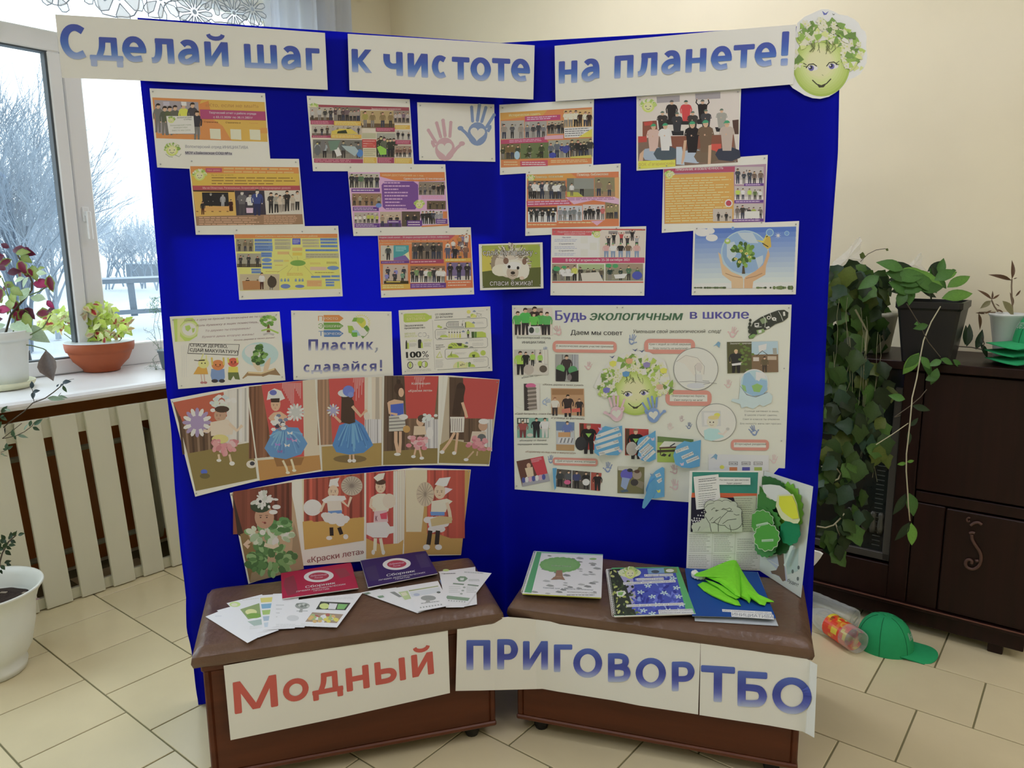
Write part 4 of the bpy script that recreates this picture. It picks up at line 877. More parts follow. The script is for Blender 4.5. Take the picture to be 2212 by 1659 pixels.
def f(p):
 p.R(530,112,840,292,(206,206,214));p.Q([(530,114),(800,112),(790,150),(700,150),(530,148)],(196,80,90));p.T('Подробнее о деятельности отряда',568,130,800,128,10,(236,190,190));p.T('можно узнать в соцсетях',612,144,750,142,9,(236,190,190));p.emblem(828,140,32);p.Q([(530,104),(1148,106),(1148,116),(860,112),(850,120),(530,116)],(190,70,66))
 p.T('Наш канал',598,167,655,166,10,(100,96,130));p.T('Страничка в',578,210,672,208,10,(70,66,80));p.T('Страничка',576,256,672,254,10,(70,66,80))
 for y in(172,220,264):p.L(546,y,710,y+20,2,(130,136,180),fill=.3,seed=y)
 for x,y in((743,178),(804,222),(743,264)):p.R(x-24,y-24,x+24,y+24,(196,196,190))
 p.R(848,120,1146,294,(196,186,176));p.R(905,120,965,140,(130,120,120));p.R(1015,122,1080,138,(130,120,120));r=random.Random(4)
 for x,y,c in((940,205,BLK),(990,200,(176,60,60)),(1062,185,BLK),(905,225,(60,60,66)),(1030,225,(60,56,60)),(1092,225,(150,150,156))):p.fig(x,y,70,c,BLK,arms='up',w=1.3)
 for x,c in((890,(196,150,150)),(935,WHT),(985,BLK),(1035,(110,90,70)),(1092,(196,150,146))):p.fig(x,294,92,c,(120,140,170),w=1.5,hair=(60,150,90))
 p.R(530,296,1144,332,(180,54,100));p.T('В ФОК «Гагаринский» 25-28 октября 2021',622,322,1044,318,17,(240,210,220))
 for q,sd,t in(((530,338,694,452),51,((60,66,60),(206,206,206),(186,190,60))),((702,340,876,452),52,((60,56,50),(90,80,66))),((884,336,1134,450),53,((40,60,56),(60,70,150),(70,110,80)))):p.photo(q,(130,128,108),4,t,sd,sky=(150,170,120)if sd==52 else(150,130,110),hf=.8)
 p.Q([(720,400),(840,392),(870,452),(730,452)],(190,186,176));p.Q([(940,410),(1030,402),(1010,432),(950,436)],(206,206,200));p.Q([(590,402),(680,398),(660,420),(600,420)],(206,206,200));p.E(560,370,24,16,(50,150,90));p.E(610,360,16,10,(50,150,90));p.E(905,350,20,13,(50,150,90));p.E(950,352,20,14,(60,150,90));p.E(1095,415,34,28,(66,76,170));p.R(530,455,1136,464,(190,90,70))
pinned('poster_sheet',S_R,[(1191,494),(1396,488.6),(1391.7,638.7),(1189,638)],.0064,'report sheet with magenta date line 25-28 октября 2021, third row right of the hedgehog poster','poster',GS,f,cE)
def f(p):
 p.Q([(1018,68),(1742,20),(1728,530),(1018,575)],(198,190,184));p.Q([(1018,380),(1100,350),(1700,330),(1730,530),(1018,572)],(120,96,82));p.Q([(1150,62),(1315,52),(1315,98),(1152,108)],(150,144,150));p.Q([(1425,40),(1605,28),(1605,75),(1428,85)],(150,144,150))
 p.Q([(1050,240),(1150,232),(1160,330),(1050,350)],(128,72,56));p.Q([(1060,245),(1120,236),(1120,264),(1064,270)],(180,60,50));p.Q([(1018,345),(1080,345),(1080,385),(1018,390)],(180,60,50));p.Q([(1200,345),(1700,335),(1700,420),(1200,440)],(128,76,58));p.Q([(1535,400),(1610,398),(1610,480),(1540,486)],(196,70,56));p.Q([(1690,230),(1735,225),(1735,330),(1700,330)],(80,56,48))
 p.emblem(1090,130,58)
 for x,y,c,a,cp in((1258,262,(40,36,38),'down',(80,86,90)),(1360,262,(196,54,58),'down',(60,90,80)),(1478,258,(34,30,32),'up',(90,96,90))):p.fig(x,y,172,c,BLK,arms=a,cap=cp,w=1.35,sit=True)
 for x,y,c in((1192,330,(56,50,50)),(1296,338,(54,54,60)),(1408,330,(60,56,54)),(1502,318,(60,60,66)),(1614,312,(150,150,142))):p.fig(x,y,162,c,(40,40,44),w=1.45,cap=(90,110,96),arms='fold',sit=True)
 for x,y,h,c,l in((1128,505,262,(196,166,156),(150,166,186)),(1212,500,262,(214,214,208),(70,84,96)),(1405,520,300,(36,30,34),(160,176,196)),(1500,520,310,(110,88,68),(110,92,74)),(1652,505,290,(176,160,150),(52,58,76))):
  p.Q([(x-62,y-70),(x+30,y-84),(x+92,y-60),(x+96,y-8),(x+30,y+18),(x-60,y+8),(x-84,y-30)],l);p.S([(x-40,y+8),(x-20,y-66)],26,l);p.S([(x+30,y+12),(x+66,y-54)],26,l)
  p.fig(x,y-20,h*.86,c,l,w=1.25,cap=(46,150,106),arms='fold',sit=True,hair=(110,80,56));t=y-20-h*.86*.84;[p.E(x+k*h*.022,t-h*.055,h*.008,h*.006,(60,44,40),n=6)for k in(-1,1)]
 p.Q([(1290,420),(1330,420),(1350,550),(1290,545)],(170,184,204));p.Q([(1345,375),(1365,372),(1350,500),(1335,545),(1325,540)],SKIN);p.Q([(1520,410),(1542,405),(1536,540),(1515,545)],SKIN);p.Q([(1030,470),(1060,440),(1050,540),(1022,520)],SKIN);p.Q([(1185,350),(1250,335),(1260,415),(1180,410)],WHT)
 p.Q([(1018,522),(1284,512),(1284,560),(1018,578)],(218,206,40));p.T('ФОК «Гагаринский»',1020,558,1278,546,22,(176,150,60),bold=0)
pinned('team_photo_print',S_R,[(1375,208.2),(1601,191.5),(1595.5,356),(1375,368.7)],.0056,'large team photo with green caps and yellow ФОК caption, top row far right','poster',None,f,cC)
def f(p):
 p.Q([(1200,580),(1932,542),(1920,955),(1205,970)],(160,128,150));p.Q([(1210,620),(1700,600),(1706,960),(1208,968)],(220,150,58));p.Q([(1200,575),(1708,560),(1706,598),(1206,608)],(168,64,96));p.T('ПРИЗНАНИЕ И ВОВЛЕЧЕННОСТЬ',1288,592,1625,578,17,(240,200,210));p.emblem(1242,620,34)
 p.L(1215,640,1690,960,18,(240,196,140),-.03,fill=.3,seed=7,rag=.3)
 for q,sd,t in(((1710,562,1914,688),61,((110,90,80),(60,66,76),(40,36,40))),((1706,700,1912,800),62,((170,196,60),(206,206,206),(90,110,60))),((1700,826,1910,936),63,((150,166,60),(110,100,96),(60,56,54)))):p.photo(q,(176,168,166),5,t,sd,floor_=(196,190,190))
 p.photo((1552,862,1690,952),(180,170,160),2,(BLK,(40,36,36)),64);p.Q([(1780,880),(1884,878),(1884,930),(1782,930)],(206,200,196))
 for q in((1774,682,1914,700),(1704,802,1912,822),(1690,936,1912,956)):p.R(*q,PUR,-.02);p.L(q[0]+10,q[1]+3,q[2]-20,q[3]-3,1,(206,180,226),-.02)
 p.E(1664,822,28,28,(216,196,196),n=22);p.E(1664,822,20,20,(176,60,80),n=20)
pinned('poster_sheet',S_R,[(1433,351),(1658.5,334.5),(1652,488),(1429.5,503)],.0046,'orange text sheet headed ПРИЗНАНИЕ, second row at the right edge','poster',GS,f,cC)
def f(p):
 for k in range(12):
  t=k/12;c=mixc((70,110,190),(206,214,220),t**.8);p.Q([(1480-k*.9,105+k*33),(2150-k*1.4,90+k*33.5),(2150-k*1.4,124+k*33.5),(1480-k*.9,140+k*33)],c)
 for x,y,a,b in((1530,130,50,26),(1580,120,30,20),(1500,115,26,18),(1590,165,40,24)):p.E(x,y,a,b,(206,216,226))
 p.E(1810,265,160,150,(160,186,214),n=36);p.E(1810,262,150,140,(126,160,206),n=36);p.Q([(1760,130),(1860,130),(1900,200),(1840,200),(1790,170)],(170,186,206));p.Q([(1690,200),(1740,190),(1760,260),(1720,330),(1690,290)],(170,186,206));p.Q([(1880,300),(1930,280),(1930,330),(1900,370)],(170,186,206))
 H_=(206,170,130)
 p.Q([(1632,260),(1650,275),(1665,340),(1720,390),(1790,420),(1800,440),(1798,500),(1722,500),(1720,455),(1660,410),(1650,350)],H_);p.Q([(1965,240),(1950,290),(1930,345),(1880,385),(1812,425),(1805,440),(1805,500),(1860,500),(1865,455),(1945,410),(1950,350),(1975,280)],(196,156,114));p.S([(1680,400),(1730,420),(1790,430)],5,(160,120,84));p.S([(1925,400),(1880,420),(1815,435)],5,(160,120,84))
 p.Q([(1794,350),(1806,350),(1812,404),(1790,404)],(80,70,50));r=random.Random(3)
 for k in range(46):
  a,d=r.uniform(0,6.28),math.sqrt(r.random());p.E(1800+math.cos(a)*d*76,275+math.sin(a)*d*76,r.uniform(12,24),r.uniform(9,16),r.choice([(96,136,50),(70,110,40),(120,160,60),(60,92,36)]),rot=a,n=7)
 for x,y in((1785,252),(1840,292),(1775,325),(1750,305),(1820,270)):p.E(x,y,12,9,(206,196,100),n=9);p.E(x,y,5,4,(150,100,40),n=7)
 p.E(1694,188,20,19,(150,180,70),n=14);p.E(1694,184,12,9,(214,220,206),n=9)
 p.Q([(1880,180),(1930,200),(1985,130),(1955,136),(1930,185)],(206,190,60));p.Q([(1935,195),(1970,130),(1980,170),(1985,225),(1960,240),(1930,215)],(190,160,50));p.S([(1925,200),(1965,225)],6,(60,50,30));p.S([(1950,160),(1965,150)],6,(50,46,30))
 for x,y,a in((1975,130,26),(2088,135,16),(1730,100,10)):p.E(x,y,a,a,(150,190,230),n=18);p.E(x,y,a*.8,a*.8,(96,140,210),n=18)
 p.Q([(2030+22*math.cos(k*PI/8)*(1 if k%2==0 else .3),150+22*math.sin(k*PI/8)*(1 if k%2==0 else .3))for k in range(16)],WHT)
 for k in range(50):x=r.choice([r.uniform(1470,1690),r.uniform(1880,2130)]);p.E(x,496,r.uniform(6,12),r.uniform(4,8)if x<1990 else r.uniform(8,16),r.choice([(70,90,56),(100,120,70),(60,76,50)]),n=6)
pinned('poster_sheet',S_R,[(1498,486.7),(1726.3,477.3),(1719,635.8),(1494,637.7)],.0058,'sky picture with two hands holding a tree in a glass globe, third row far right','poster',None,f,cE,mtl=M_GLOSSVC)
ha,hb=S_L(1034,570,.006),S_R(1174,570,.006);S_H=Wall([(ha.x,ha.y),(hb.x,hb.y)])
def f(p):
 p.Q([(64,216),(450,207),(455,490),(70,498)],(150,160,56));p.Q([(66,380),(455,360),(455,490),(70,498)],(84,92,40));p.Q([(64,260),(150,240),(140,380),(66,390)],(186,176,50));p.Q([(370,220),(450,215),(452,350),(380,360)],(140,160,50));r=random.Random(8)
 for k in range(150):
  a=r.uniform(PI*.95,PI*2.1);R0=r.uniform(.72,1.06);x,y=255+math.cos(a)*112*R0,345+math.sin(a)*118*R0;l=r.uniform(16,30);p.S([(x,y),(x+math.cos(a)*l,y+math.sin(a)*l)],r.uniform(4,7),r.choice([(206,200,186),(176,166,150),(120,106,90),(90,80,66),(196,186,170)]))
 p.E(160,340,36,70,(140,126,106));p.E(250,340,100,90,(190,180,166),n=24);
 for k in range(70):a=r.uniform(PI,2*PI);R0=r.uniform(.3,1);x,y=250+math.cos(a)*100*R0,305+math.sin(a)*60*R0;p.S([(x,y),(x+math.cos(a)*18,y+math.sin(a)*18)],4,r.choice([(214,208,196),(150,138,120),(110,98,82)]))
 p.E(190,380,60,40,(206,196,180));p.E(340,380,40,60,(206,198,186));p.E(280,370,80,62,(206,198,186),n=24);p.E(268,395,40,46,(176,162,146),n=20);p.E(275,350,52,26,(216,210,200))
 p.E(224,318,18,22,(120,90,76));p.E(346,322,15,22,(120,90,76));p.E(245,357,10,11,(24,20,20),n=12);p.E(304,365,9,11,(24,20,20),n=12);p.E(270,398,15,11,(40,32,30),n=12);p.S([(255,412),(270,418),(288,412)],4,(90,70,60));p.E(330,432,16,12,(196,176,160))
 for t,x0,x1,y,h in(('сдай батарейку -',72,428,280,36),('спаси ёжика!',118,400,482,36)):
  for dx,dy in((-2,-2),(2,2),(2,-2),(-2,2)):p.T(t,x0+dx,y+dy,x1+dx,y+dy-2,h,(50,50,40),bold=.0)
  p.T(t,x0,y,x1,y-2,h,(236,236,230),bold=.0)
pinned('hedgehog_poster',S_H,[(1034,527.4),(1172,523.5),(1174,622.8),(1037,627)],.001,'small poster of a white hedgehog, across the fold','poster',None,f,cE,mtl=M_GLOSSVC)
def f(p):
 p.Q([(75,118),(740,80),(768,215),(560,255),(85,268)],(206,200,196));p.Q([(75,118),(200,110),(240,160),(230,230),(180,262),(85,268)],(170,196,80));p.Q([(100,115),(160,112),(120,160),(118,230),(150,264),(100,266)],(196,214,140));p.E(178,188,60,54,(190,206,140),n=28);p.E(178,186,46,42,(214,220,196),n=26);p.Q([(150,165),(180,158),(190,180),(170,200),(155,190)],(160,190,80));p.Q([(195,180),(215,178),(212,200),(200,210)],(160,190,80))
 for t,x0,x1,y0,y1 in(('Бумагу в урну не бросай! На вторсырье ее ты сдай!',145,690,134,104),('Коль бумажку в ящик поместишь,',225,630,168,144),('То дерево ты сохранишь!',285,578,202,184),('Бумаге дашь вторую жизнь!',262,602,242,224),('Жизнь дерева в твоих руках!',468,738,262,244)):p.T(t,x0,y0,x1,y1,13 if x0<460 else 10,(150,120,130),shear=.25,bold=.005)
 p.Q([(690,150),(702,150),(708,205),(685,205)],(110,80,50));r=random.Random(2)
 for k in range(26):a,d=r.uniform(0,6.28),math.sqrt(r.random());p.E(696+math.cos(a)*d*46,130+math.sin(a)*d*34,13,10,r.choice([(110,160,60),(140,180,80),(90,140,50)]),n=7)
 p.Q([(650,190),(700,178),(765,206),(760,216),(700,190),(650,200)],(150,186,70));p.Q([(662,215),(696,206),(735,215),(730,228),(698,216),(665,228)],(170,170,170))
 p.Q([(178,278),(508,284),(498,358),(166,345)],(60,60,60));p.Q([(181,281),(504,287),(494,354),(170,341)],PAPER);p.T('СПАСИ ДЕРЕВО,',184,298,428,308,21,(40,40,42));p.T('СДАЙ МАКУЛАТУРУ!',182,330,494,345,21,(40,40,42))
 p.Q([(235,430),(290,428),(302,480),(205,480)],(206,150,40));p.E(272,410,36,32,(214,206,120),n=20);p.S([(250,400),(270,345)],8,(214,206,120));p.S([(292,400),(290,355)],8,(214,206,120));p.S([(255,480),(262,530)],5,(190,150,140));p.S([(275,480),(280,530)],5,(190,150,140));p.E(262,535,12,8,(170,110,110));p.E(284,535,12,8,(170,110,110));p.S([(240,390),(280,388)],7,(50,40,36));p.S([(210,388),(240,392)],4,(50,40,36))
 p.Q([(322,445),(408,445),(412,500),(400,530),(330,530),(318,490)],(110,140,190));p.E(366,420,42,34,(206,120,60),n=20);p.S([(330,420),(325,370)],12,(206,176,70));p.S([(405,420),(402,370)],12,(206,176,70));p.E(345,524,22,12,(60,56,60));p.E(392,524,20,12,(60,56,60));p.S([(350,425),(368,432),(384,424)],3,(120,50,30))
 p.Q([(436,430),(496,430),(498,470),(432,470)],(216,190,60));p.Q([(432,468),(500,468),(510,516),(478,512),(468,490),(450,520),(434,516)],(96,110,60));p.E(466,402,36,30,(206,84,60),n=20);p.S([(436,405),(432,372)],11,(216,190,60));p.S([(495,405),(490,372)],11,(216,190,60));p.S([(450,408),(466,414),(482,406)],3,(120,40,30))
 for x,y in((260,408),(282,408),(352,418),(380,418),(456,400),(478,400)):p.E(x,y,4,5,(30,26,26),n=7)
 p.E(642,350,120,80,(166,196,220),n=30);p.E(600,330,60,46,(196,214,226));p.Q([(525,505),(560,465),(650,470),(652,492),(560,490),(530,510)],(150,120,80));p.Q([(652,492),(650,470),(740,440),(776,488),(700,482),(660,496)],(140,112,76));p.Q([(560,462),(650,468),(740,438),(735,452),(650,480),(565,474)],(196,176,130));p.Q([(580,380),(600,385),(640,420),(650,460),(628,462),(600,430)],(214,186,160));p.Q([(712,370),(700,376),(672,410),(662,460),(690,462),(705,420)],(206,176,146))
 for k in range(36):t=r.random();y=290+t*120;ww=10+60*t if t<.7 else 60-40*(t-.7)/.3;p.E(640+r.uniform(-ww,ww),y,17,13,r.choice([(96,140,60),(60,100,44),(120,164,80),(50,80,40)]),n=7)
 for k in range(12):p.S([(130+k*14,290),(132+k*14,500)],1.2,(176,180,186))if k<3 else None
pinned('poster_sheet',S_L,[(366.5,684),(604,673),(616.6,821.6),(385,840.4)],.004,'poster with three cartoon children holding up a sign СПАСИ ДЕРЕВО','poster',None,f,cF)
cP=crop(620,660,9.217)
def f(p):
 for y,c,l,t,tx in((188,(206,128,56),'П','РОСТО',1010),(340,(96,150,56),'Э','КОЛОГИЧНО',1090),(490,(76,120,180),'Т','ВОРЧЕСКИ',1085)):
  p.Q([(728,y),(1035,y),(1125,y+65),(1045,y+134),(738,y+134)],c);p.T(t,742,y+94,tx,y+94,46,mixc(c,(245,240,235),.72),bold=.01);p.T(l,618+(y-188)*.03,y+116,718+(y-188)*.03,y+116,98,c,bold=.0)
 for k in range(12):a=math.radians(-125+k*14);p.Q([(1475+150*math.cos(a-.07),345+140*math.sin(a-.07)),(1475+195*math.cos(a),345+180*math.sin(a)),(1475+150*math.cos(a+.07),345+140*math.sin(a+.07))],(206,196,50))
 p.E(1470,345,100,108,(190,190,50),n=26);p.Q([(1330,240),(1400,240),(1380,330),(1290,320)],(110,160,50));p.Q([(1400,235),(1500,250),(1540,300),(1480,360),(1380,320)],(150,180,50));p.Q([(1520,440),(1590,390),(1640,460),(1600,530)],(90,140,50));p.Q([(1205,400),(1300,405),(1340,480),(1280,560),(1225,540),(1215,450)],(140,176,50));p.Q([(1300,490),(1400,490),(1470,600),(1400,600),(1290,560)],(140,176,190));p.Q([(1290,535),(1395,535),(1400,620),(1310,625),(1280,580)],(90,160,50));p.Q([(1280,320),(1380,320),(1480,430),(1600,560),(1560,610),(1500,600),(1330,430)],(206,208,206));p.Q([(1470,600),(1550,615),(1510,660)],(90,140,60));p.S([(1640,470),(1610,550),(1550,615),(1500,610)],12,(120,150,100))
 g=lambda h:mixc((176,180,200),(74,78,140),min(1,max(0,h/.55)))
 gg=lambda P_,L_:letters(P_,cP,L_,-.012,None,grad=g,up=(0,-1),stem=None)
 gg(p,[('П',425,618,672,898),('л',655,828,732,896),('а',866,1015,728,892),('с',1055,1190,724,888),('т',1215,1325,728,888),('и',1365,1525,724,886),('к',1578,1718,722,884)])
 p.Q([(1765,840),(1810,838),(1805,890),(1765,938),(1742,930),(1770,885)],(140,144,160))
 gg(p,[('с',330,465,1175,1330),('д',485,700,1178,1322),('а',716,865,1162,1322),('в',912,1058,1160,1318),('а',1090,1235,1158,1316),('й',1284,1442,1156,1314),('с',1482,1605,1156,1312),('я',1640,1782,1154,1310)]);letters(p,cP,[('!',1845,1896,1082,1305)],0,(96,100,150),up=(0,-1))
GL['в']=[('V',0,0,1),('P',[(0,1),(.6,1),(.9,.85),(.85,.62),(.5,.53),(0,.53)]),('P',[(.5,.53),(.95,.45),(1,.22),(.85,.03),(.5,0),(0,0)])]
GL['я']=[('V',1,0,1),('P',[(1,1),(.4,1),(.1,.88),(.08,.62),(.35,.42),(1,.42)]),('D',.0,.0,.55,.42)]
pinned('poster_sheet',S_L,[(628.7,670.8),(845.7,672.8),(850,821),(634,820.6)],.0034,'white poster reading Пластик, сдавайся! under orange, green and blue arrows','poster',None,f,cP)
cQ=crop(860,650,10.367)
def f(p):
 LG=(166,188,60);DG=(70,72,60);OG=(110,112,112)
 p.Q([(120,300),(160,285),(520,275),(600,272),(650,290),(700,325),(750,325),(752,400),(705,405),(650,455),(600,468),(520,465),(160,485),(125,460)],LG);p.T('ПЛАСТИКОВАЯ',195,362,600,348,42,(206,214,130),bold=.01);p.T('БУТЫЛКА',200,440,605,418,58,(206,214,130),bold=.02)
 p.T('Экологичное',140,580,560,560,44,(60,60,60),bold=.015);p.T('производство',142,632,602,612,40,(60,60,60),bold=.015);p.T('МЕНЬШЕ',150,760,390,748,44,(190,200,130),bold=.01);p.T('ВЫБРОСЫ',150,820,425,806,44,(190,200,130),bold=.01);p.T('CO',450,812,640,802,108,(150,152,154),bold=-.0);p.T('CO',458,804,630,795,90,PAPER,bold=-.0);p.T('2',650,832,702,830,66,(150,152,154),bold=-.0)
 p.T('-30%!',215,930,420,915,52,(190,204,120),bold=0);p.T('-20%!',545,915,750,900,52,(190,204,120),bold=0);p.Q([(165,930),(180,880),(192,880),(205,930),(205,1075),(165,1078)],DG);p.Q([(205,940),(235,935),(245,970),(245,1072),(205,1076)],LG);p.Q([(445,885),(460,862),(510,862),(522,890),(510,1058),(448,1055)],(50,52,50));p.Q([(510,960),(530,905),(552,960),(556,1055),(512,1058)],LG)
 p.L(260,950,415,1030,3,(120,120,120),-.03,fill=.25);p.L(580,935,740,1030,4,(120,120,120),-.03,fill=.25);p.T('100',190,1278,515,1262,142,(44,44,44),bold=.04);p.T('%',540,1262,685,1255,142,(44,44,44),bold=-.0);p.T('ПЕРЕРАБАТЫВАЕТСЯ',208,1332,682,1312,34,(70,70,70),bold=.01)
 p.E(270,1440,66,82,DG,n=22);p.E(270,1440,48,62,PAPER,n=22);p.Q([(268,1360),(300,1420),(300,1460),(268,1500),(240,1460),(240,1420)],LG);p.E(492,1405,55,62,LG,n=22);p.Q([(465,1460),(520,1460),(510,1500),(475,1500)],DG);p.E(595,1420,70,74,DG,n=26);p.E(595,1420,60,64,PAPER,n=26);p.E(600,1420,58,62,LG,n=20,a0=-PI/2,a1=PI/2);p.L(370,1418,405,1440,2,(150,150,150));p.L(190,1530,745,1590,2,(130,130,130),-.04,fill=.22)
 p.T('ОТ СКВАЖИНЫ',832,326,1225,308,40,(60,60,60),bold=.01);p.T('ДО ФУТБОЛКИ',838,388,1218,372,40,(60,60,60),bold=.01)
 for k in range(46):y=440+k*24;p.R(764+k*1.2,y,772+k*1.2,y+11,(120,120,120))
 for pts in([(810,432),(1940,378),(1985,400),(1998,560),(1960,600),(850,642),(828,680),(835,830),(870,870),(1960,812),(2000,840),(2008,1000),(1970,1040),(1080,1078),(1050,1110),(1055,1270),(1090,1305),(1980,1250),(2015,1280),(2020,1440),(1980,1480),(880,1545)],):p.S(pts,8,(100,104,100))
 p.E(1580,245,44,44,(220,214,90),n=18);p.E(1660,325,40,40,LG,n=16);p.Q([(1610,375),(1700,290),(1760,330),(1750,370)],(196,206,100));p.S([(1750,365),(1765,280),(1810,360),(1860,290),(1862,350)],6,DG);p.S([(1750,270),(1870,300)],6,DG)
 for x,y in((1705,225),(1690,482),(1458,678),(1535,935)):p.E(x,y+10,38,16,(120,134,160),n=12);p.E(x,y,18,20,(120,134,160),n=12)
 for x,y in((1580,370),(1055,622),(935,850),(1640,1040)):p.E(x,y,46,20,OG,n=12,a0=PI,a1=2*PI)
 p.E(910,570,34,30,LG);p.E(955,590,30,26,LG);p.S([(1360,465),(1130,470),(1090,500),(1085,560),(1110,590),(1480,585)],26,(150,152,150))
 for k in range(7):p.R(1130+k*35,490,1142+k*35,565,(100,100,100))
 p.Q([(1500,600),(1505,470),(1580,460),(1700,520),(1720,590)],(190,206,90));p.R(1500,480,1520,600,(60,80,50));p.R(1430,505,1448,560,DG);p.S([(1440,500),(1445,440),(1490,450)],6,OG)
 p.E(1025,815,90,58,LG,n=16,a0=PI,a1=2*PI)
 for k in range(5):x=1142+k*61;p.R(x-2,640,x+2,700,OG);p.E(x,705,14,14,(60,66,60),n=8);p.Q([(x-20,760),(x-8,725),(x+8,725),(x+22,760),(x+22,825),(x-20,828)],(206,214,130)if k<4 else(190,196,70))
 p.fig(1568,825,180,(150,176,70),BLK,(60,60,60),BLK,w=1.1);p.Q([(1640,690),(1700,688),(1700,822),(1650,825)],(60,84,40));p.R(1705,690,1760,820,(90,130,50));p.Q([(1762,690),(1880,685),(1960,715),(1975,810),(1762,818)],LG)
 p.Q([(1110,1050),(1130,980),(1200,935),(1430,950),(1560,1010),(1565,1045),(1120,1075)],LG);p.Q([(1300,945),(1430,945),(1420,1010),(1360,1010)],DG);p.S([(1190,965),(1260,1005)],10,DG);p.S([(1250,960),(1310,1010)],10,DG);p.E(1170,1040,50,22,(90,110,60));p.E(1520,1020,50,22,(90,110,60))
 p.E(1230,1270,130,80,LG,n=18,a0=PI,a1=2*PI);p.Q([(1110,1220),(1160,1210),(1210,1110),(1200,1190),(1215,1250),(1170,1225)],(130,150,60));p.E(1705,1260,125,125,LG,n=20,a0=PI,a1=2*PI);p.E(1902,1165,60,60,LG,n=20);p.Q([(1655,1205),(1725,1200),(1715,1262),(1670,1262)],(70,90,40));p.Q([(1690,1080),(1720,1110),(1740,1070),(1760,1110),(1785,1070),(1775,1130),(1705,1135)],(170,176,160))
 p.E(1390,1500,160,150,(206,218,140),n=20,a0=PI,a1=2*PI);p.E(1660,1480,66,66,LG,n=14,a0=PI,a1=2*PI);p.E(1540,1400,30,30,(190,200,130));p.R(1515,1400,1560,1480,(190,200,130));p.E(1600,1400,32,34,(110,130,80));p.Q([(1570,1400),(1630,1398),(1610,1478),(1572,1480)],(100,150,50));p.R(1325,1370,1360,1500,(150,190,90));p.T('x7=',1388,1458,1490,1450,50,(50,50,50))
 for q,n_ in(((1745,470,1955,520),2),((870,670,1085,780),4),((1585,855,1960,905),2),((1660,940,1968,1010),3),((1270,1155,1570,1200),2),((1685,1295,1978,1375),3),((840,1315,1025,1500),7),((1720,630,1955,650),1),((1790,218,1930,238),1)):p.L(*q,n_,(140,142,146),-.03,fill=.22,seed=int(q[0]))
 p.T('Создание',842,1004,1015,996,24,(60,60,60));p.T('замкнутого',844,1046,1045,1036,24,(60,60,60));p.T('цикла',846,1090,948,1082,24,(60,60,60));p.S([(860,1265),(935,1140),(985,1262),(860,1268)],26,(190,206,120))
pinned('poster_sheet',S_L,[(861,670.3),(1059,662),(1063.7,801.2),(868.7,809.6)],.0042,'white and lime infographic headed ПЛАСТИКОВАЯ БУТЫЛКА beside the fold','poster',None,f,cQ)

# ---- part 5
def drape(p,x0,y0,x1,y1,c,n=7,sl=0,seed=1):
 """curtain in a photograph: vertical folds"""
 r=random.Random(seed);w_=(x1-x0)/n;p.Q([(x0,y0),(x1,y0+sl*(x1-x0)),(x1,y1+sl*(x1-x0)),(x0,y1)],c)
 for k in range(n):xa=x0+w_*(k+r.uniform(.1,.5));g_=r.uniform(.72,1.2);p.Q([(xa,y0+sl*(xa-x0)),(xa+w_*.4,y0+sl*(xa-x0)),(xa+w_*.45,y1+sl*(xa-x0)),(xa-w_*.05,y1+sl*(xa-x0))],tuple(min(230,v*g_)for v in c))
def fan(p,cx,cy,r,c,c2,petals=16,inner=.35):
 for k in range(petals):a=2*PI*k/petals;p.E(cx+math.cos(a)*r*.7,cy+math.sin(a)*r*.7,r*.34,r*.15,c if k%2 else c2,rot=a,n=8)
 p.E(cx,cy,r*inner*1.4,r*inner*1.4,c2,n=12)
def features(p,x,y,r):
 for k in(-1,1):p.E(x+k*r*.38,y-r*.05,r*.1,r*.08,(56,44,40),n=7);p.S([(x+k*r*.2,y-r*.3),(x+k*r*.55,y-r*.3)],r*.08,(96,70,56))
 p.S([(x-r*.2,y+r*.5),(x,y+r*.56),(x+r*.2,y+r*.5)],r*.11,(170,86,80));p.S([(x,y),(x+r*.06,y+r*.2)],r*.07,(176,136,112))
CUR,CRD,FLO,LWL=(110,78,56),(176,70,58),(150,126,58),(206,200,186)
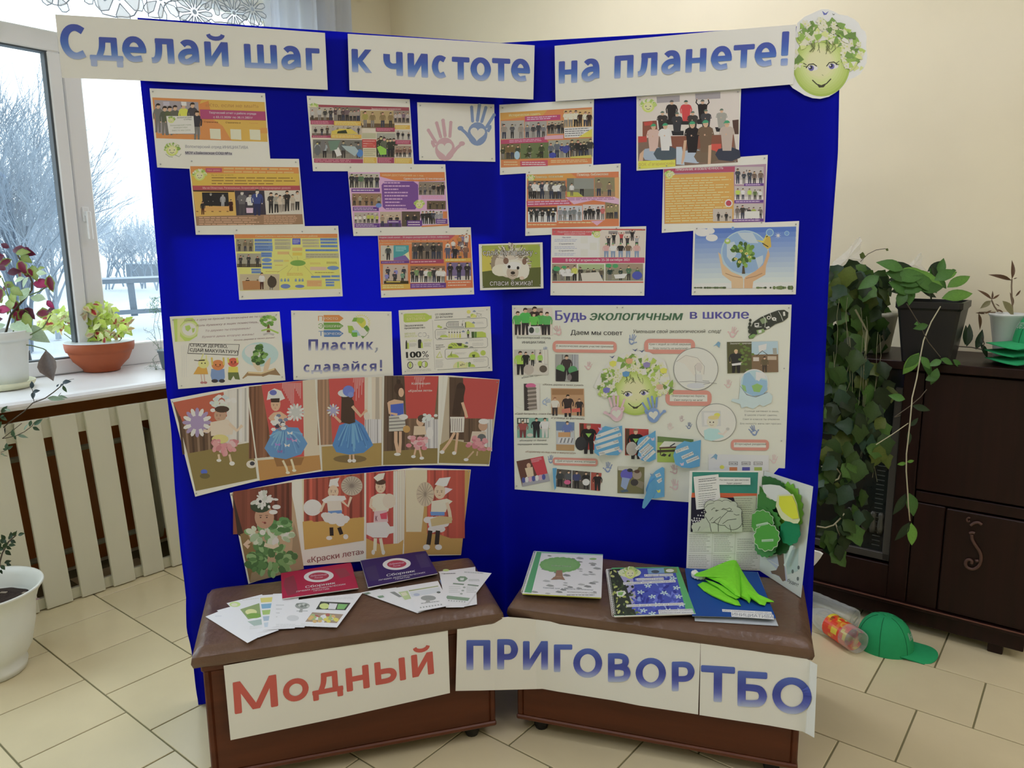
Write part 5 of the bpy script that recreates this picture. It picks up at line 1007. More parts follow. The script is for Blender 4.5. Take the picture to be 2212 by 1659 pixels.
def f(p):
 q1=[(42,240),(372,172),(560,140),(592,738),(190,820)];p.Q(q1,(196,194,188));p.Q([(42,240),(372,172),(395,330),(330,390),(90,400)],(176,84,60));p.Q([(42,240),(120,400),(300,400),(330,560),(140,590)],(96,72,54))
 for k in range(6):p.Q([(75+k*38,330),(90+k*38,330),(118+k*34,580),(104+k*34,582)],(130,104,84)if k%2 else(76,56,44))
 p.Q([(135,575),(330,540),(560,500),(592,738),(190,820)],(128,112,60));drape(p,395,160,560,510,(196,194,190),6,-.12,3)
 for k in range(30):r=random.Random(k);p.E(360+r.gauss(0,35),250+r.gauss(0,26),18,13,r.choice([(206,212,210),(176,190,196),(190,200,190)]),n=7)
 p.E(350,325,40,42,(176,140,116));features(p,340,330,30);p.E(362,285,48,22,(70,54,44));fan(p,200,372,95,(216,208,206),(150,132,176),16);p.S([(300,400),(270,430),(240,425)],22,(206,180,160));p.Q([(285,370),(400,350),(440,400),(430,450),(290,460)],(206,186,170));p.S([(410,380),(460,425),(495,390)],20,(206,180,158));p.E(350,480,55,30,(196,186,110))
 for k in range(40):r=random.Random(k+50);a=r.uniform(0,PI);p.E(372+math.cos(a)*88*r.uniform(.4,1),480+math.sin(a)*90*r.uniform(.3,1)+12,22,15,r.choice([(206,140,146),(220,166,170),(186,116,124),(210,130,140)]),rot=r.uniform(0,3),n=8)
 p.S([(340,580),(345,615)],14,(206,176,150));p.S([(410,580),(425,640)],14,(206,176,150));p.E(342,620,16,10,WHT);p.E(428,640,18,14,WHT);p.E(245,694,22,16,(70,96,190));p.E(250,722,34,18,(100,90,52));p.E(555,645,34,26,(196,190,180));p.E(560,640,16,14,(60,60,70))
 p.Q([(535,138),(890,98),(1010,680),(608,755)],(190,186,170));drape(p,538,138,700,610,(124,82,58),6,-.1,4);p.Q([(620,126),(890,98),(905,420),(900,600),(700,600)],(186,66,66))
 for k in range(14):p.S([(760+k*9,112),(758+k*9,150+((k*37)%9)*16)],4,(226,160,160))
 p.Q([(890,98),(975,90),(1004,590),(900,590)],(190,180,160));p.Q([(595,620),(1000,585),(1010,680),(608,755)],(172,126,62));p.Q([(700,600),(900,600),(880,650),(720,660)],(140,98,50))
 p.Q([(640,540),(700,420),(760,400),(860,405),(922,510),(880,580),(780,612),(680,596)],(82,136,190));r=random.Random(6)
 for k in range(30):x,y=r.uniform(665,890),r.uniform(440,585);p.S([(775+(x-775)*.4,430),(x,y)],r.uniform(5,12),r.choice([(96,150,204),(70,120,180),(110,164,212)]))
 for x,y,c in((805,440,(206,220,206)),(787,520,(200,222,200)),(800,478,(140,100,180)),(835,488,(180,140,190)),(725,515,(150,120,200)),(740,560,(130,100,170))):p.Q([(x,y),(x-18,y-12),(x-12,y+12),(x,y+4),(x+16,y+12),(x+20,y-10)],c)
 p.E(713,250,32,48,SKIN);features(p,711,262,30);p.Q([(655,225),(665,170),(705,148),(750,165),(775,215),(735,232),(700,215)],(196,200,210));p.Q([(680,215),(740,212),(738,240),(684,240)],(60,44,36));p.E(697,176,24,18,(90,100,180));p.Q([(672,330),(700,306),(745,300),(790,330),(770,400),(715,400)],SKIN);p.S([(672,335),(700,370),(740,390)],20,SKIN)
 for k in range(24):r=random.Random(k+9);p.E(745+r.gauss(0,28),375+r.gauss(0,26),17,12,r.choice([(216,216,216),(110,120,150),(196,200,210),(60,60,80)]),n=6)
 fan(p,845,305,58,(206,206,200),(176,180,180),14);p.S([(760,620),(785,670),(790,695)],14,(214,190,160));p.S([(815,612),(830,660),(835,685)],14,(214,190,160));p.E(793,700,14,9,(220,206,180));p.E(835,686,14,9,(220,206,180))
 p.Q([(985,92),(1295,76),(1412,72),(1406,652),(1020,690)],(188,180,166));drape(p,988,92,1110,520,(140,108,84),5,-.05,5);p.Q([(1060,86),(1295,76),(1300,480),(1085,500)],(186,68,66))
 for k in range(8):p.S([(1225+k*9,80),(1222+k*9,110+((k*31)%7)*20)],4,(226,150,150))
 drape(p,1295,76,1408,350,(196,186,170),2,0,6);drape(p,1295,350,1406,520,(190,190,196),7,0,7);p.Q([(1015,530),(1406,505),(1406,652),(1020,690)],(156,130,66));p.E(1200,610,110,26,(116,96,56))
 p.Q([(1085,520),(1130,390),(1235,350),(1290,390),(1352,520),(1290,570),(1190,582),(1110,565)],(66,126,190));r=random.Random(7)
 for k in range(26):x,y=r.uniform(1110,1320),r.uniform(480,572);p.S([(1215+(x-1215)*.4,380),(x,y)],r.uniform(5,12),r.choice([(84,146,204),(56,110,176),(96,156,210)]))
 p.Q([(1145,205),(1190,195),(1225,230),(1235,370),(1195,382),(1140,370)],(70,52,42));p.E(1180,190,40,50,(70,52,42));p.E(1165,180,45,25,(190,196,206));p.E(1190,165,38,36,(96,116,200));p.E(1205,190,20,18,(110,130,206));p.S([(1215,265),(1270,330),(1310,290)],20,SKIN);p.E(1310,330,20,26,(196,190,180));p.S([(1140,370),(1100,330)],16,SKIN);fan(p,1090,292,42,(206,200,190),(150,150,190),12);p.S([(1200,582),(1200,620)],12,SKIN);p.S([(1222,580),(1224,622)],12,SKIN);p.E(1198,622,14,12,WHT);p.E(1226,622,14,12,WHT)
 p.Q([(1425,66),(1780,68),(1772,640),(1415,650)],(112,92,70));drape(p,1427,66,1560,560,(84,66,52),6,0,8);p.Q([(1555,66),(1780,68),(1750,350),(1570,350)],(180,62,58));drape(p,1560,345,1700,560,(110,86,66),6,0,9);drape(p,1690,350,1776,540,(186,186,190),5,0,10);p.Q([(1418,560),(1773,540),(1772,640),(1415,650)],(130,112,58))
 for k in range(8):p.S([(1625+k*9,72),(1622+k*9,90+((k*31)%7)*12)],4,(226,150,150))
 p.T('Коллекция',1604,124,1724,122,15,(240,200,196));p.T('«Краски лета»',1582,172,1738,168,15,(240,200,196))
 p.E(1520,150,32,40,(70,50,40));p.E(1518,105,14,16,(60,44,36));p.E(1535,175,18,30,SKIN);p.Q([(1450,235),(1490,220),(1550,230),(1555,330),(1465,330)],SKIN);p.Q([(1465,255),(1550,245),(1552,320),(1468,330)],(60,90,190));p.Q([(1455,330),(1555,320),(1568,425),(1455,430)],(176,176,170));[p.S([(1456,345+k*22),(1566,338+k*22)],5,(90,86,90))for k in range(4)];p.S([(1452,240),(1460,310),(1510,320)],16,SKIN);p.E(1550,335,30,18,(216,212,206));p.S([(1500,430),(1500,500),(1515,570)],22,SKIN);p.S([(1530,430),(1530,500),(1525,570)],18,SKIN);p.E(1510,580,22,10,(220,210,196))
 p.E(1660,365,26,32,SKIN);p.E(1672,345,30,24,(80,60,50));[p.E(1710+random.Random(k).gauss(0,22),345+random.Random(k+3).gauss(0,16),14,10,(190,200,210),n=6)for k in range(12)];p.Q([(1620,395),(1690,395),(1700,450),(1615,455)],(196,176,150));p.E(1570,415,24,24,(180,140,70));p.E(1722,440,24,40,(206,210,216));[p.E(1652+random.Random(k+70).gauss(0,34),500+random.Random(k+90).gauss(0,20),20,14,random.Random(k).choice([(214,140,150),(196,116,130),(226,166,170)]),n=7)for k in range(26)];p.S([(1630,545),(1620,590)],12,SKIN);p.S([(1655,545),(1668,600)],12,SKIN);p.E(1615,595,15,10,WHT);p.E(1670,605,15,10,WHT)
 p.Q([(1842,70),(2178,92),(2110,645),(1780,636)],(170,158,136));drape(p,1850,75,1990,480,(84,64,50),6,.06,11);p.Q([(1940,80),(2178,92),(2140,350),(1950,345)],(178,64,62));drape(p,1945,345,2060,500,(100,78,60),5,0,12);drape(p,2060,350,2130,560,(190,190,190),4,0,13);p.Q([(1786,520),(1850,480),(2124,540),(2110,645),(1780,636)],(134,118,60))
 p.E(1925,150,30,40,(60,44,36));p.Q([(1895,150),(1955,150),(1940,230),(1920,330),(1868,325),(1880,230)],(66,48,38));p.S([(1935,240),(1955,300),(1965,340)],18,SKIN);p.Q([(1855,335),(1950,335),(1945,435),(1858,438)],(200,196,190));[p.S([(1860+k*14,345),(1858+k*14,430)],4,(110,100,100))for k in range(6)];p.S([(1885,438),(1850,500),(1805,560)],18,SKIN);p.S([(1905,438),(1890,570)],16,SKIN);p.E(1803,565,16,12,WHT);p.E(1882,572,14,12,WHT)
 p.E(2070,395,30,32,(176,140,116));p.E(2075,365,34,18,(206,206,206));p.Q([(2000,430),(2090,430),(2090,500),(1985,500)],(190,176,160));p.E(2062,470,28,24,(90,96,100));[p.E(2035+random.Random(k+170).gauss(0,32),515+random.Random(k+190).gauss(0,20),18,13,random.Random(k).choice([(206,136,146),(186,110,126)]),n=7)for k in range(24)];p.S([(2010,560),(1960,615)],10,(180,150,124));p.S([(2035,560),(2030,590)],10,(180,150,124));p.E(1960,615,16,10,WHT)
 for a in([(525,132),(605,750)],[(975,90),(1015,690)],[(1418,66),(1412,652)],[(1812,64),(1776,648)]):p.S(a,9,(206,202,190))
 p.Q([(895,98),(985,90),(1020,585),(920,590)],(196,186,166))if False else None
o=strip('costume_banner',S_L,[(368,862.5),(450,847),(533,833.6),(683.4,819),(828.6,811.5),(967,810.5),(1079.4,819.7)],[(421.7,1073),(490,1055),(559.7,1038),(695,1018),(827,1006.5),(944,1004.5),(1057,1007)],.0095,'photo strip of costumes with a blue tulle dress seen front and back, under the Пластик poster','poster','costume photo strips')
p=Pr(S_L,.0099,cG);f(p);p.build('print',o);pins(o,S_L,.0098,[(372,868),(1074,826),(424,1066),(1053,1003)])
def f(p):
 p.Q([(75,238),(525,152),(572,380),(640,830),(215,940)],(176,150,116));drape(p,85,225,545,560,(120,62,46),9,-.16,21);p.Q([(80,240),(150,500),(180,600),(120,560)],(60,44,38));p.Q([(140,560),(190,540),(300,760),(215,930)],(130,104,60));p.Q([(560,470),(600,600),(640,830),(215,940),(230,860),(540,800)],(150,128,96))
 r=random.Random(31)
 for k in range(95):a=r.uniform(0,6.28);d=math.sqrt(r.random());p.E(380+math.cos(a)*d*195,750+math.sin(a)*d*125,r.uniform(22,40),r.uniform(16,28),r.choice([(84,130,70),(110,156,90),(70,110,60),(130,170,110)]),rot=a,n=8)
 for k in range(60):a=r.uniform(0,6.28);d=math.sqrt(r.random());p.E(370+math.cos(a)*d*180,560+math.sin(a)*d*75,r.uniform(22,40),r.uniform(16,26),r.choice([(150,176,140),(110,156,96),(186,196,176),(206,210,196)]),rot=a,n=8)
 for k in range(30):a=r.uniform(0,6.28);d=math.sqrt(r.random());p.E(455+math.cos(a)*d*85,490+math.sin(a)*d*50,30,20,r.choice([(84,136,76),(70,116,60),(110,156,96)]),n=8)
 p.E(330,425,76,90,(176,136,110),n=24);features(p,325,430,64);p.E(300,340,80,50,(56,70,50));p.S([(215,610),(180,640),(210,660)],34,(206,170,146));p.S([(330,640),(400,660),(440,640)],30,(214,186,160));p.E(335,470,10,8,(120,60,50))
 for k in range(34):a=r.uniform(0,6.28);d=r.random();p.E(330+math.cos(a)*d*90,280+math.sin(a)*d*70,r.uniform(14,32),r.uniform(9,18),r.choice([WHT,(196,196,196),(222,222,220),(180,186,180)]),rot=a,n=8)
 p.E(425,345,34,18,(222,222,216));p.E(400,385,34,18,(216,216,210));p.E(298,302,12,12,(40,40,44))
 p.Q([(625,130),(1112,80),(1110,608),(645,680)],(186,148,66));p.Q([(625,130),(700,125),(720,450),(635,460)],(196,190,160));drape(p,640,128,1112,470,(160,70,54),11,-.1,22);p.Q([(630,460),(700,450),(760,490),(1112,440),(1110,608),(645,680)],(186,148,62))
 p.E(708,350,72,64,(214,212,208),n=24);p.E(1015,180,84,76,(176,166,150),n=28)
 for k in range(20):a=2*PI*k/20;p.S([(1015,180),(1015+80*math.cos(a),180+72*math.sin(a))],4,(130,118,110))
 p.Q([(835,185),(845,130),(920,115),(905,150),(915,185)],(214,208,214));p.E(870,225,42,50,(214,176,150));features(p,870,228,42);p.Q([(780,290),(840,255),(960,258),(972,285),(920,310),(800,315)],(222,216,206));p.Q([(820,300),(930,295),(940,380),(830,390)],(196,190,180));p.Q([(828,378),(936,370),(938,398),(834,405)],(90,136,200));p.S([(940,300),(985,340),(1010,265)],20,(214,180,156));p.S([(800,310),(770,380)],20,(214,180,156))
 for k in range(26):a=r.uniform(0,PI);p.E(880+math.cos(a)*95*r.random(),410+math.sin(a)*80*r.random(),34,24,r.choice([(226,222,216),(206,200,196),(216,212,206)]),n=9)
 p.S([(855,505),(858,570)],30,(44,34,34));p.S([(915,505),(935,560)],30,(44,34,34));p.E(838,588,24,16,(222,206,196));p.E(968,578,20,20,(222,206,196))
 p.Q([(1128,80),(1430,56),(1412,716),(1128,752)],(176,66,58));drape(p,1130,78,1375,600,(178,66,58),6,-.08,23);drape(p,1340,64,1428,640,(190,184,170),5,-.08,24);p.Q([(1128,590),(1240,640),(1380,630),(1420,600),(1412,716),(1128,752)],(182,144,66))
 p.E(1240,185,40,52,(214,176,150));features(p,1240,194,38);p.E(1240,150,42,22,(80,56,44));p.Q([(1185,115),(1225,85),(1275,78),(1262,125),(1215,145)],(214,206,190));p.Q([(1165,270),(1220,240),(1275,240),(1330,280),(1300,380),(1180,380)],(206,196,180));p.S([(1170,280),(1160,340),(1200,370)],22,(214,180,156));p.E(1308,298,52,58,(196,186,170),n=20);p.Q([(1190,380),(1290,370),(1300,460),(1185,475)],(206,170,176));p.Q([(1235,400),(1292,385),(1290,440),(1245,440)],(206,60,90));p.T('К',1200,455,1215,455,40,(120,60,80));p.Q([(1130,470),(1290,460),(1330,520),(1290,585),(1180,585),(1130,560)],(222,218,206));p.Q([(1280,500),(1355,495),(1355,545),(1290,560)],(214,206,196));p.S([(1200,590),(1195,690)],26,(222,196,170));p.S([(1240,590),(1258,690)],24,(222,196,170));p.E(1183,700,14,20,(228,206,190));p.E(1262,700,14,20,(228,206,190))
 p.Q([(1436,56),(1944,56),(1872,718),(1424,718)],(178,140,70));p.Q([(1436,56),(1612,56),(1560,540),(1440,540)],(196,188,160));drape(p,1605,56,1900,590,(176,70,56),8,0,25);p.Q([(1430,540),(1700,560),(1880,620),(1872,718),(1424,718)],(176,138,66))
 p.E(1590,245,70,96,(186,172,148),n=24);[p.S([(1590,245),(1590+66*math.cos(a*PI/8),245+92*math.sin(a*PI/8))],4,(140,126,110))for a in range(16)]
 p.E(1705,225,46,58,(216,178,150));features(p,1702,230,44);p.Q([(1665,170),(1700,120),(1790,110),(1760,180),(1735,185)],(214,204,206));p.Q([(1745,190),(1805,205),(1745,250)],(206,190,200));p.Q([(1640,300),(1760,280),(1805,300),(1770,330),(1750,385),(1635,390)],(206,196,180));p.Q([(1628,382),(1742,384),(1742,412),(1635,412)],(90,136,206));p.S([(1760,310),(1780,380),(1790,450)],26,(214,180,156))
 for k in range(26):a=r.uniform(0,PI);p.E(1680+math.cos(a)*105*r.random(),440+math.sin(a)*90*r.random(),36,26,r.choice([(222,216,206),(206,196,196),(216,200,206)]),n=9)
 p.Q([(1630,440),(1700,415),(1800,425),(1798,470),(1640,498)],(186,166,116));p.S([(1630,530),(1615,640)],34,(48,38,36));p.S([(1690,530),(1680,640)],34,(48,38,36));p.E(1600,660,28,22,(220,212,206));p.E(1694,660,28,22,(220,212,206))
 p.T('«Краски лета»',666,785,1110,712,44,(150,96,96),bold=.012,up=(-.06,-1))
o=strip('costume_banner',S_L,[(496.5,1064.8),(640,1035.5),(789,1021.5),(893.6,1010.5),(1017.2,1014.3)],[(536.5,1261.5),(656.5,1222),(789,1212),(900,1201),(995.7,1199)],.0075,'photo strip of costumes with a green tulle dress, captioned «Краски лета», above the bench','poster','costume photo strips')
p=Pr(S_L,.0079,cH);f(p);p.build('print',o);pins(o,S_L,.0078,[(500,1069),(1012,1019)])
eq=[(1106,659.6),(1710,658),(1692,1100),(1111.8,1057)]
eco=sheet('eco_poster',S_R,eq,.004,'large white collage poster headed Будь экологичным в школе on the right leaf','poster',None,col=(192,194,184),grid=(10,8))
def ecopart(name,fn,off=.0046,m=cI,mtl=None):
 p=Pr(S_R,off,m);fn(p);return p.build(name,eco,mtl)
BV=(92,88,170)
def f(p):
 p.T('Будь',357,184,592,182,74,BV,bold=.018);p.T('экологичным',622,184,1338,184,74*.98,(76,116,86),shear=.22,bold=.018);p.T('в школе',1395,173,1845,172,70,BV,bold=.018)
 p.T('Даем мы совет',474,296,872,300,36,(60,60,62),bold=.004);p.T('Уменьши свой экологический  след!',955,284,1632,282,27,(110,112,104),shear=.22,bold=.008)
 p.T('Волонтерский отряд',60,326,318,328,17,(110,112,110),bold=.006);p.T('ИНИЦИАТИВА',100,364,278,364,18,(90,92,92),bold=.006);p.T('«Пластик сдавайся!»',96,634,302,600,14,(120,116,112),shear=.2,up=(-.1,-1));p.T('«Жизнь дерева в твоих руках!»',258,686,572,692,14,(130,124,116),shear=.2)
ecopart('lettering',f)
def f(p):
 p.T('«Сдай батарейку, спаси ёжика!»',44,126,370,128,14,(120,112,106),shear=.2);p.T('«Гусеница из фантиков!»',322,158,580,166,15,(120,112,100),shear=.2);p.T('«Кожурку от банана',80,332,286,330,13,(96,98,96),shear=.2);p.T('передадим животным»',64,362,298,360,13,(96,98,96),shear=.2);p.T('«Коробочку из-под сока в макулатуру»',125,418,512,430,14,(150,124,106),shear=.2)
 for t,x0,x1,y in(('Солнце заглянет в окно,',1812,2078,106),('В школе станет светло,',1815,2066,136),('Свет в классе ты отключи',1800,2082,168),('Его попусту жечь нет причин.',1780,2098,202)):p.T(t,x0,y,x1,y+2,13,(140,142,138),bold=0)
ecopart('lettering',f,m=cJ)
def frame(q,name='text_label',m=cI,tx=()):
 x0,y0,x1,y1,sl=q;r_=(y1-y0)*.38
 def g_(p):
  P=[]
  for cx,cy,a0 in((x1-r_,y0+r_,-90),(x1-r_,y1-r_,0),(x0+r_,y1-r_,90),(x0+r_,y0+r_,180)):
   for k in range(5):a=math.radians(a0+k*22.5);P.append((cx+r_*math.cos(a),cy+r_*math.sin(a)))
  P=[(x,y+sl*(x-x0))for x,y in P];p.Q(P,(206,132,118));b=(y1-y0)*.28;p.Q([(x0+b,y0+b+sl*b),(x1-b,y0+b+sl*(x1-x0-b)),(x1-b,y1-b+sl*(x1-x0-b)),(x0+b,y1-b+sl*b)],(206,202,192))
  for t,xa,xb,y,h in tx:p.T(t,xa,y,xb,y+sl*(xb-xa),h,(110,108,92),shear=.15,bold=.006)
 ecopart(name,g_,.0058,m)
frame((334,342,828,432,.012),tx=(('В экологических акциях участие принимай',362,804,390,16),))
frame((1040,328,1432,442,.004),tx=(('Кран с водой за собой закрывай,',1078,1402,376,15),('Воду попусту не выпускай!',1108,1376,408,15)))
frame((1204,722,1560,842,.01),tx=(('Электроэнергию береги,',1252,1508,774,16),('Свет попусту не жги!',1270,1490,806,16)))
frame((1708,318,2002,402,.01),m=cJ,tx=(('Вторсырье разделяй',1738,1980,360,16),))
frame((334,456,682,516,.03),m=cJ,tx=(('Дай вторую жизнь отходам!',366,668,490,15),))
def gphoto(q,fn,m,off=.0055):
 def g_(p):p.Q(q,(186,182,176));fn(p)
 ecopart('photograph',g_,off,m)
def f(p):
 p.Q([(35,92),(328,90),(334,300),(36,300)],(200,190,180));p.Q([(130,92),(260,90),(260,150),(140,150)],(150,130,116))
 for x,h,c in((196,195,(60,46,44)),(66,160,(70,160,70)),(124,185,(60,170,66)),(245,160,(66,160,66)),(292,155,(70,160,76)),(190,150,(80,180,56))):p.fig(x,298,h+20,c,(50,44,46),w=1.25)
 p.Q([(145,232),(240,230),(242,300),(148,300)],(222,222,216));p.E(172,262,20,24,(50,60,56));p.E(215,262,18,22,(176,190,170))
gphoto([(35,92),(328,90),(334,300),(36,300)],f,cI)
gphoto([(38,412),(298,410),(300,606),(40,608)],lambda p:(p.Q([(38,412),(298,410),(300,606),(40,608)],(176,174,166)),drape(p,190,412,298,520,(190,186,176),5,0,31),p.Q([(40,540),(298,530),(300,606),(40,608)],(190,186,176)),p.fig(85,605,180,(150,190,50),BLK,w=1.4),p.fig(128,560,130,(36,40,36),BLK,w=1.4),p.fig(180,540,110,(150,190,60),BLK),p.fig(238,545,110,(140,190,60),(60,60,60)),p.E(150,565,40,40,(170,160,150)),p.E(232,545,44,36,(190,184,170)),p.E(262,560,30,28,(90,80,70))),cI)
gphoto([(355,446),(534,448),(534,660),(358,656)],lambda p:(p.Q([(355,446),(534,448),(534,660),(358,656)],(150,152,148)),drape(p,355,448,420,650,(150,150,146),3,0,3),drape(p,480,448,534,650,(160,164,170),3,0,4),p.fig(442,640,185,(60,50,52),(48,44,46),w=1.3),p.E(395,560,34,34,(96,160,90)),p.E(490,570,36,34,(70,140,90)),p.Q([(360,560),(440,590),(430,655),(360,655)],(48,44,46)),p.Q([(470,590),(534,570),(534,658),(470,658)],(44,42,42)),p.E(464,625,18,26,(120,110,110))),cI)
gphoto([(110,672),(234,672),(236,820),(236,875),(116,875)],lambda p:(p.Q([(110,672),(234,672),(238,880),(114,880)],(196,192,186)),p.Q([(112,674),(150,674),(150,880),(116,880)],(60,54,52)),p.E(166,690,40,20,(206,90,140)),p.Q([(140,700),(205,700),(215,870),(150,880)],(130,120,110)),[p.S([(140,715+k*16),(210,708+k*16)],6,(176,166,160)if k%2 else(90,80,76))for k in range(10)]),cI)
gphoto([(322,708),(576,712),(580,1000-20-80+30),(326,905)],lambda p:(p.Q([(322,708),(576,712),(580,925),(326,905)],(176,136,96)),p.R(330,716,570,760,(150,110,70)),p.fig(352,920,140,(206,196,186),(60,50,50),hair=(140,90,60),w=1.4),p.fig(452,930,170,(56,44,44),BLK,w=1.5),p.fig(540,920,130,(50,44,46),BLK,w=1.4,hair=(110,80,60)),p.Q([(405,870),(470,860),(475,900),(405,900)],(190,110,90)),p.Q([(480,870),(545,860),(548,890),(485,895)],(206,84,70))),cI)
gphoto([(1678,352),(2070,346),(2074,584),(1682,594)],lambda p:(p.Q([(1678,352),(1868,350),(1870,588),(1682,594)],(84,84,52)),p.Q([(1868,350),(2070,346),(2074,450),(1868,460)],(160,186,206)),p.Q([(1868,450),(2072,446),(2074,584),(1870,588)],(120,96,70)),p.T('Экология природы',1702,370,1866,366,12,(206,200,190)),p.fig(1748,592,180,(50,50,52),BLK,hair=(196,170,120),w=1.7),p.Q([(1715,520),(1790,510),(1790,528),(1718,536)],WHT),[p.E(1820+random.Random(k).gauss(0,24),460+random.Random(k+5).gauss(0,50),14,10,(96,120,50),n=6)for k in range(20)],p.Q([(1920,380),(1985,365),(1980,410),(1925,430)],(206,214,220)),p.S([(1905,460),(1950,420),(1990,450)],5,(70,60,50)),p.Q([(2030,400),(2060,398),(2064,450),(2034,450)],(150,150,140)),p.fig(1968,586,120,(96,84,60),(70,60,50),w=1.4),p.R(1880,470,1925,500,(190,180,170)),p.R(1990,462,2060,490,(176,160,140))),cI,.0062)
gphoto([(60,152),(300,154),(303,306),(62,306)],lambda p:(p.Q([(60,152),(300,154),(303,306),(62,306)],(110,160,146)),p.R(62,154,150,200,(60,64,56)),[p.R(70+k*22,160,86+k*22,190,(200,200,190))for k in range(4)],p.fig(105,304,130,(150,70,70),(110,50,54),w=1.8),p.fig(210,304,150,(36,34,40),BLK,w=1.6),p.fig(275,304,150,(214,212,208),(190,190,186),w=1.5),p.E(160,285,24,14,(190,180,170))),cJ)
gphoto([(362,180),(502,186),(502,406),(362,402)],lambda p:(p.Q([(362,180),(502,186),(502,406),(362,402)],(170,176,180)),p.Q([(360,180),(502,186),(502,250),(362,250)],(96,120,160)),p.fig(448,330,150,(90,110,170),(60,60,80),w=1.5,hair=(70,56,50)),p.Q([(378,264),(470,262),(470,310),(378,306)],(186,140,90)),p.Q([(372,300),(498,300),(498,360),(372,356)],(176,180,186)),[p.S([(380+k*14,345),(392+k*14,308)],6,(90,90,96)if k%2 else(220,220,220))for k in range(8)],p.Q([(362,356),(502,360),(502,406),(362,402)],(170,136,90))),cJ)
for q,fx in(([(540,192),(706,200),(700,400),(545,396)],612),([(892,232),(1074,240),(1070,440),(892,440)],975)):
 gphoto(q,lambda p,q=q,fx=fx:(p.Q(q,(176,50,46)),p.Q([(q[0][0]+4,q[0][1]+4),(q[0][0]+34,q[0][1]+4),(q[3][0]+34,q[3][1]-4),(q[3][0]+4,q[3][1]-4)],(80,54,36)),p.fig(fx,q[2][1]+30,230,(30,28,30),BLK,w=1.5,hair=(130,100,80)),p.Q([(fx-24,q[0][1]+80),(fx+24,q[0][1]+80),(fx,q[0][1]+112)],(130,186,60)),p.E(fx-60 if fx<700 else fx-30,q[2][1]-50,44,54,(50,50,54)if fx<700 else(176,170,160))),cJ)
gphoto([(1142,294),(1420,318),(1418,500),(1140,492)],lambda p:(p.Q([(1142,294),(1420,318),(1418,500),(1140,492)],(150,176,60)),p.Q([(1142,294),(1420,318),(1418,350),(1142,340)],(96,124,66)),p.Q([(1195,332),(1380,340),(1400,365),(1155,378)],(206,200,186)),p.Q([(1155,378),(1400,365),(1398,380),(1158,392)],(96,70,56)),p.S([(1165,390),(1165,440)],7,(70,56,44)),p.S([(1330,385),(1330,450)],7,(60,50,40)),p.Q([(1140,400),(1300,395),(1300,412),(1140,420)],(70,60,44)),p.Q([(1165,445),(1190,425),(1215,435),(1200,450)],(60,56,54)),p.Q([(1225,440),(1245,425),(1242,450),(1228,452)],(60,56,54)),p.Q([(1235,370),(1275,345),(1280,352),(1245,374)],(50,50,56))),cJ)
gphoto([(55,487),(262,446),(312,640),(102,682)],lambda p:(p.Q([(55,487),(262,446),(312,640),(102,682)],(96,60,50)),p.Q([(160,466),(262,446),(300,600),(220,610)],(190,50,66)),p.E(150,520,16,20,SKIN),p.Q([(120,540),(180,530),(190,600),(140,610)],(206,180,150)),p.Q([(100,620),(300,580),(312,640),(102,682)],(150,150,160)),p.L(170,470,250,500,3,(226,150,160),-.2),[p.E(110+k*26,632-k*4,14,22,[(70,80,150),(206,206,206),(190,150,170)][k%3])for k in range(7)]),cJ)
gphoto([(368,545),(712,578),(698,716),(362,682)],lambda p:(p.Q([(368,545),(712,578),(698,716),(362,682)],(84,78,72)),p.fig(392,680,120,(60,64,66),BLK,w=1.4),p.fig(458,685,125,(80,84,90),BLK,w=1.4),p.fig(520,695,130,(60,66,110),BLK,w=1.4),p.fig(592,700,130,(40,40,44),BLK,w=1.4),p.Q([(630,572),(712,578),(698,716),(628,708)],(160,70,56)),p.fig(680,712,130,(40,34,36),BLK,w=1.6),p.E(448,648,26,18,(226,80,130)),p.E(592,648,28,26,(216,214,206)),p.S([(484,556),(482,692)],5,WHT),p.S([(628,570),(624,710)],5,WHT)),cJ)
gphoto([(835,525),(1042,532),(1038,738),(834,732)],lambda p:(p.Q([(835,525),(1042,532),(1038,738),(834,732)],(110,106,66)),p.Q([(835,525),(1000,530),(980,560),(840,556)],(176,176,160)),p.E(905,590,48,44,(86,84,176)),p.E(930,556,22,14,(56,56,60)),p.Q([(870,610),(930,620),(900,710),(860,680)],(130,150,186)),p.E(985,590,36,36,(150,136,120)),p.E(985,565,22,14,(90,66,56)),p.Q([(960,620),(1040,650),(1030,700),(980,680)],(130,120,96)),p.E(965,650,30,26,(60,56,56)),p.Q([(850,740-25),(905,700),(920,720),(870,738-10)],(70,90,110))),cJ)
def f(p):
 p.E(1438,562,172,166,(120,122,120),n=48);p.E(1438,562,168,162,(198,200,192),n=48);p.Q([(1290,500),(1340,455),(1420,462),(1480,490),(1500,540),(1500,600),(1480,605),(1475,560),(1440,540),(1430,620),(1350,520)],(206,196,186));p.S([(1286,505),(1360,455),(1450,475),(1505,540),(1500,602)],3,(150,146,140));p.S([(1440,600),(1430,540),(1450,515),(1480,530),(1470,590)],3,(120,120,116));p.E(1462,545,26,34,(190,184,178));p.Q([(1435,600),(1485,605),(1490,650),(1540,655),(1545,670),(1480,680),(1438,675)],(190,192,190));p.S([(1435,600),(1438,675),(1480,682),(1545,670),(1540,655),(1490,650)],3,(110,112,110));p.S([(1310,660),(1400,655),(1600,672)],3,(120,120,118));p.E(1438,690,70,22,(186,190,196),n=20)
ecopart('tap_drawing',f,.0064)
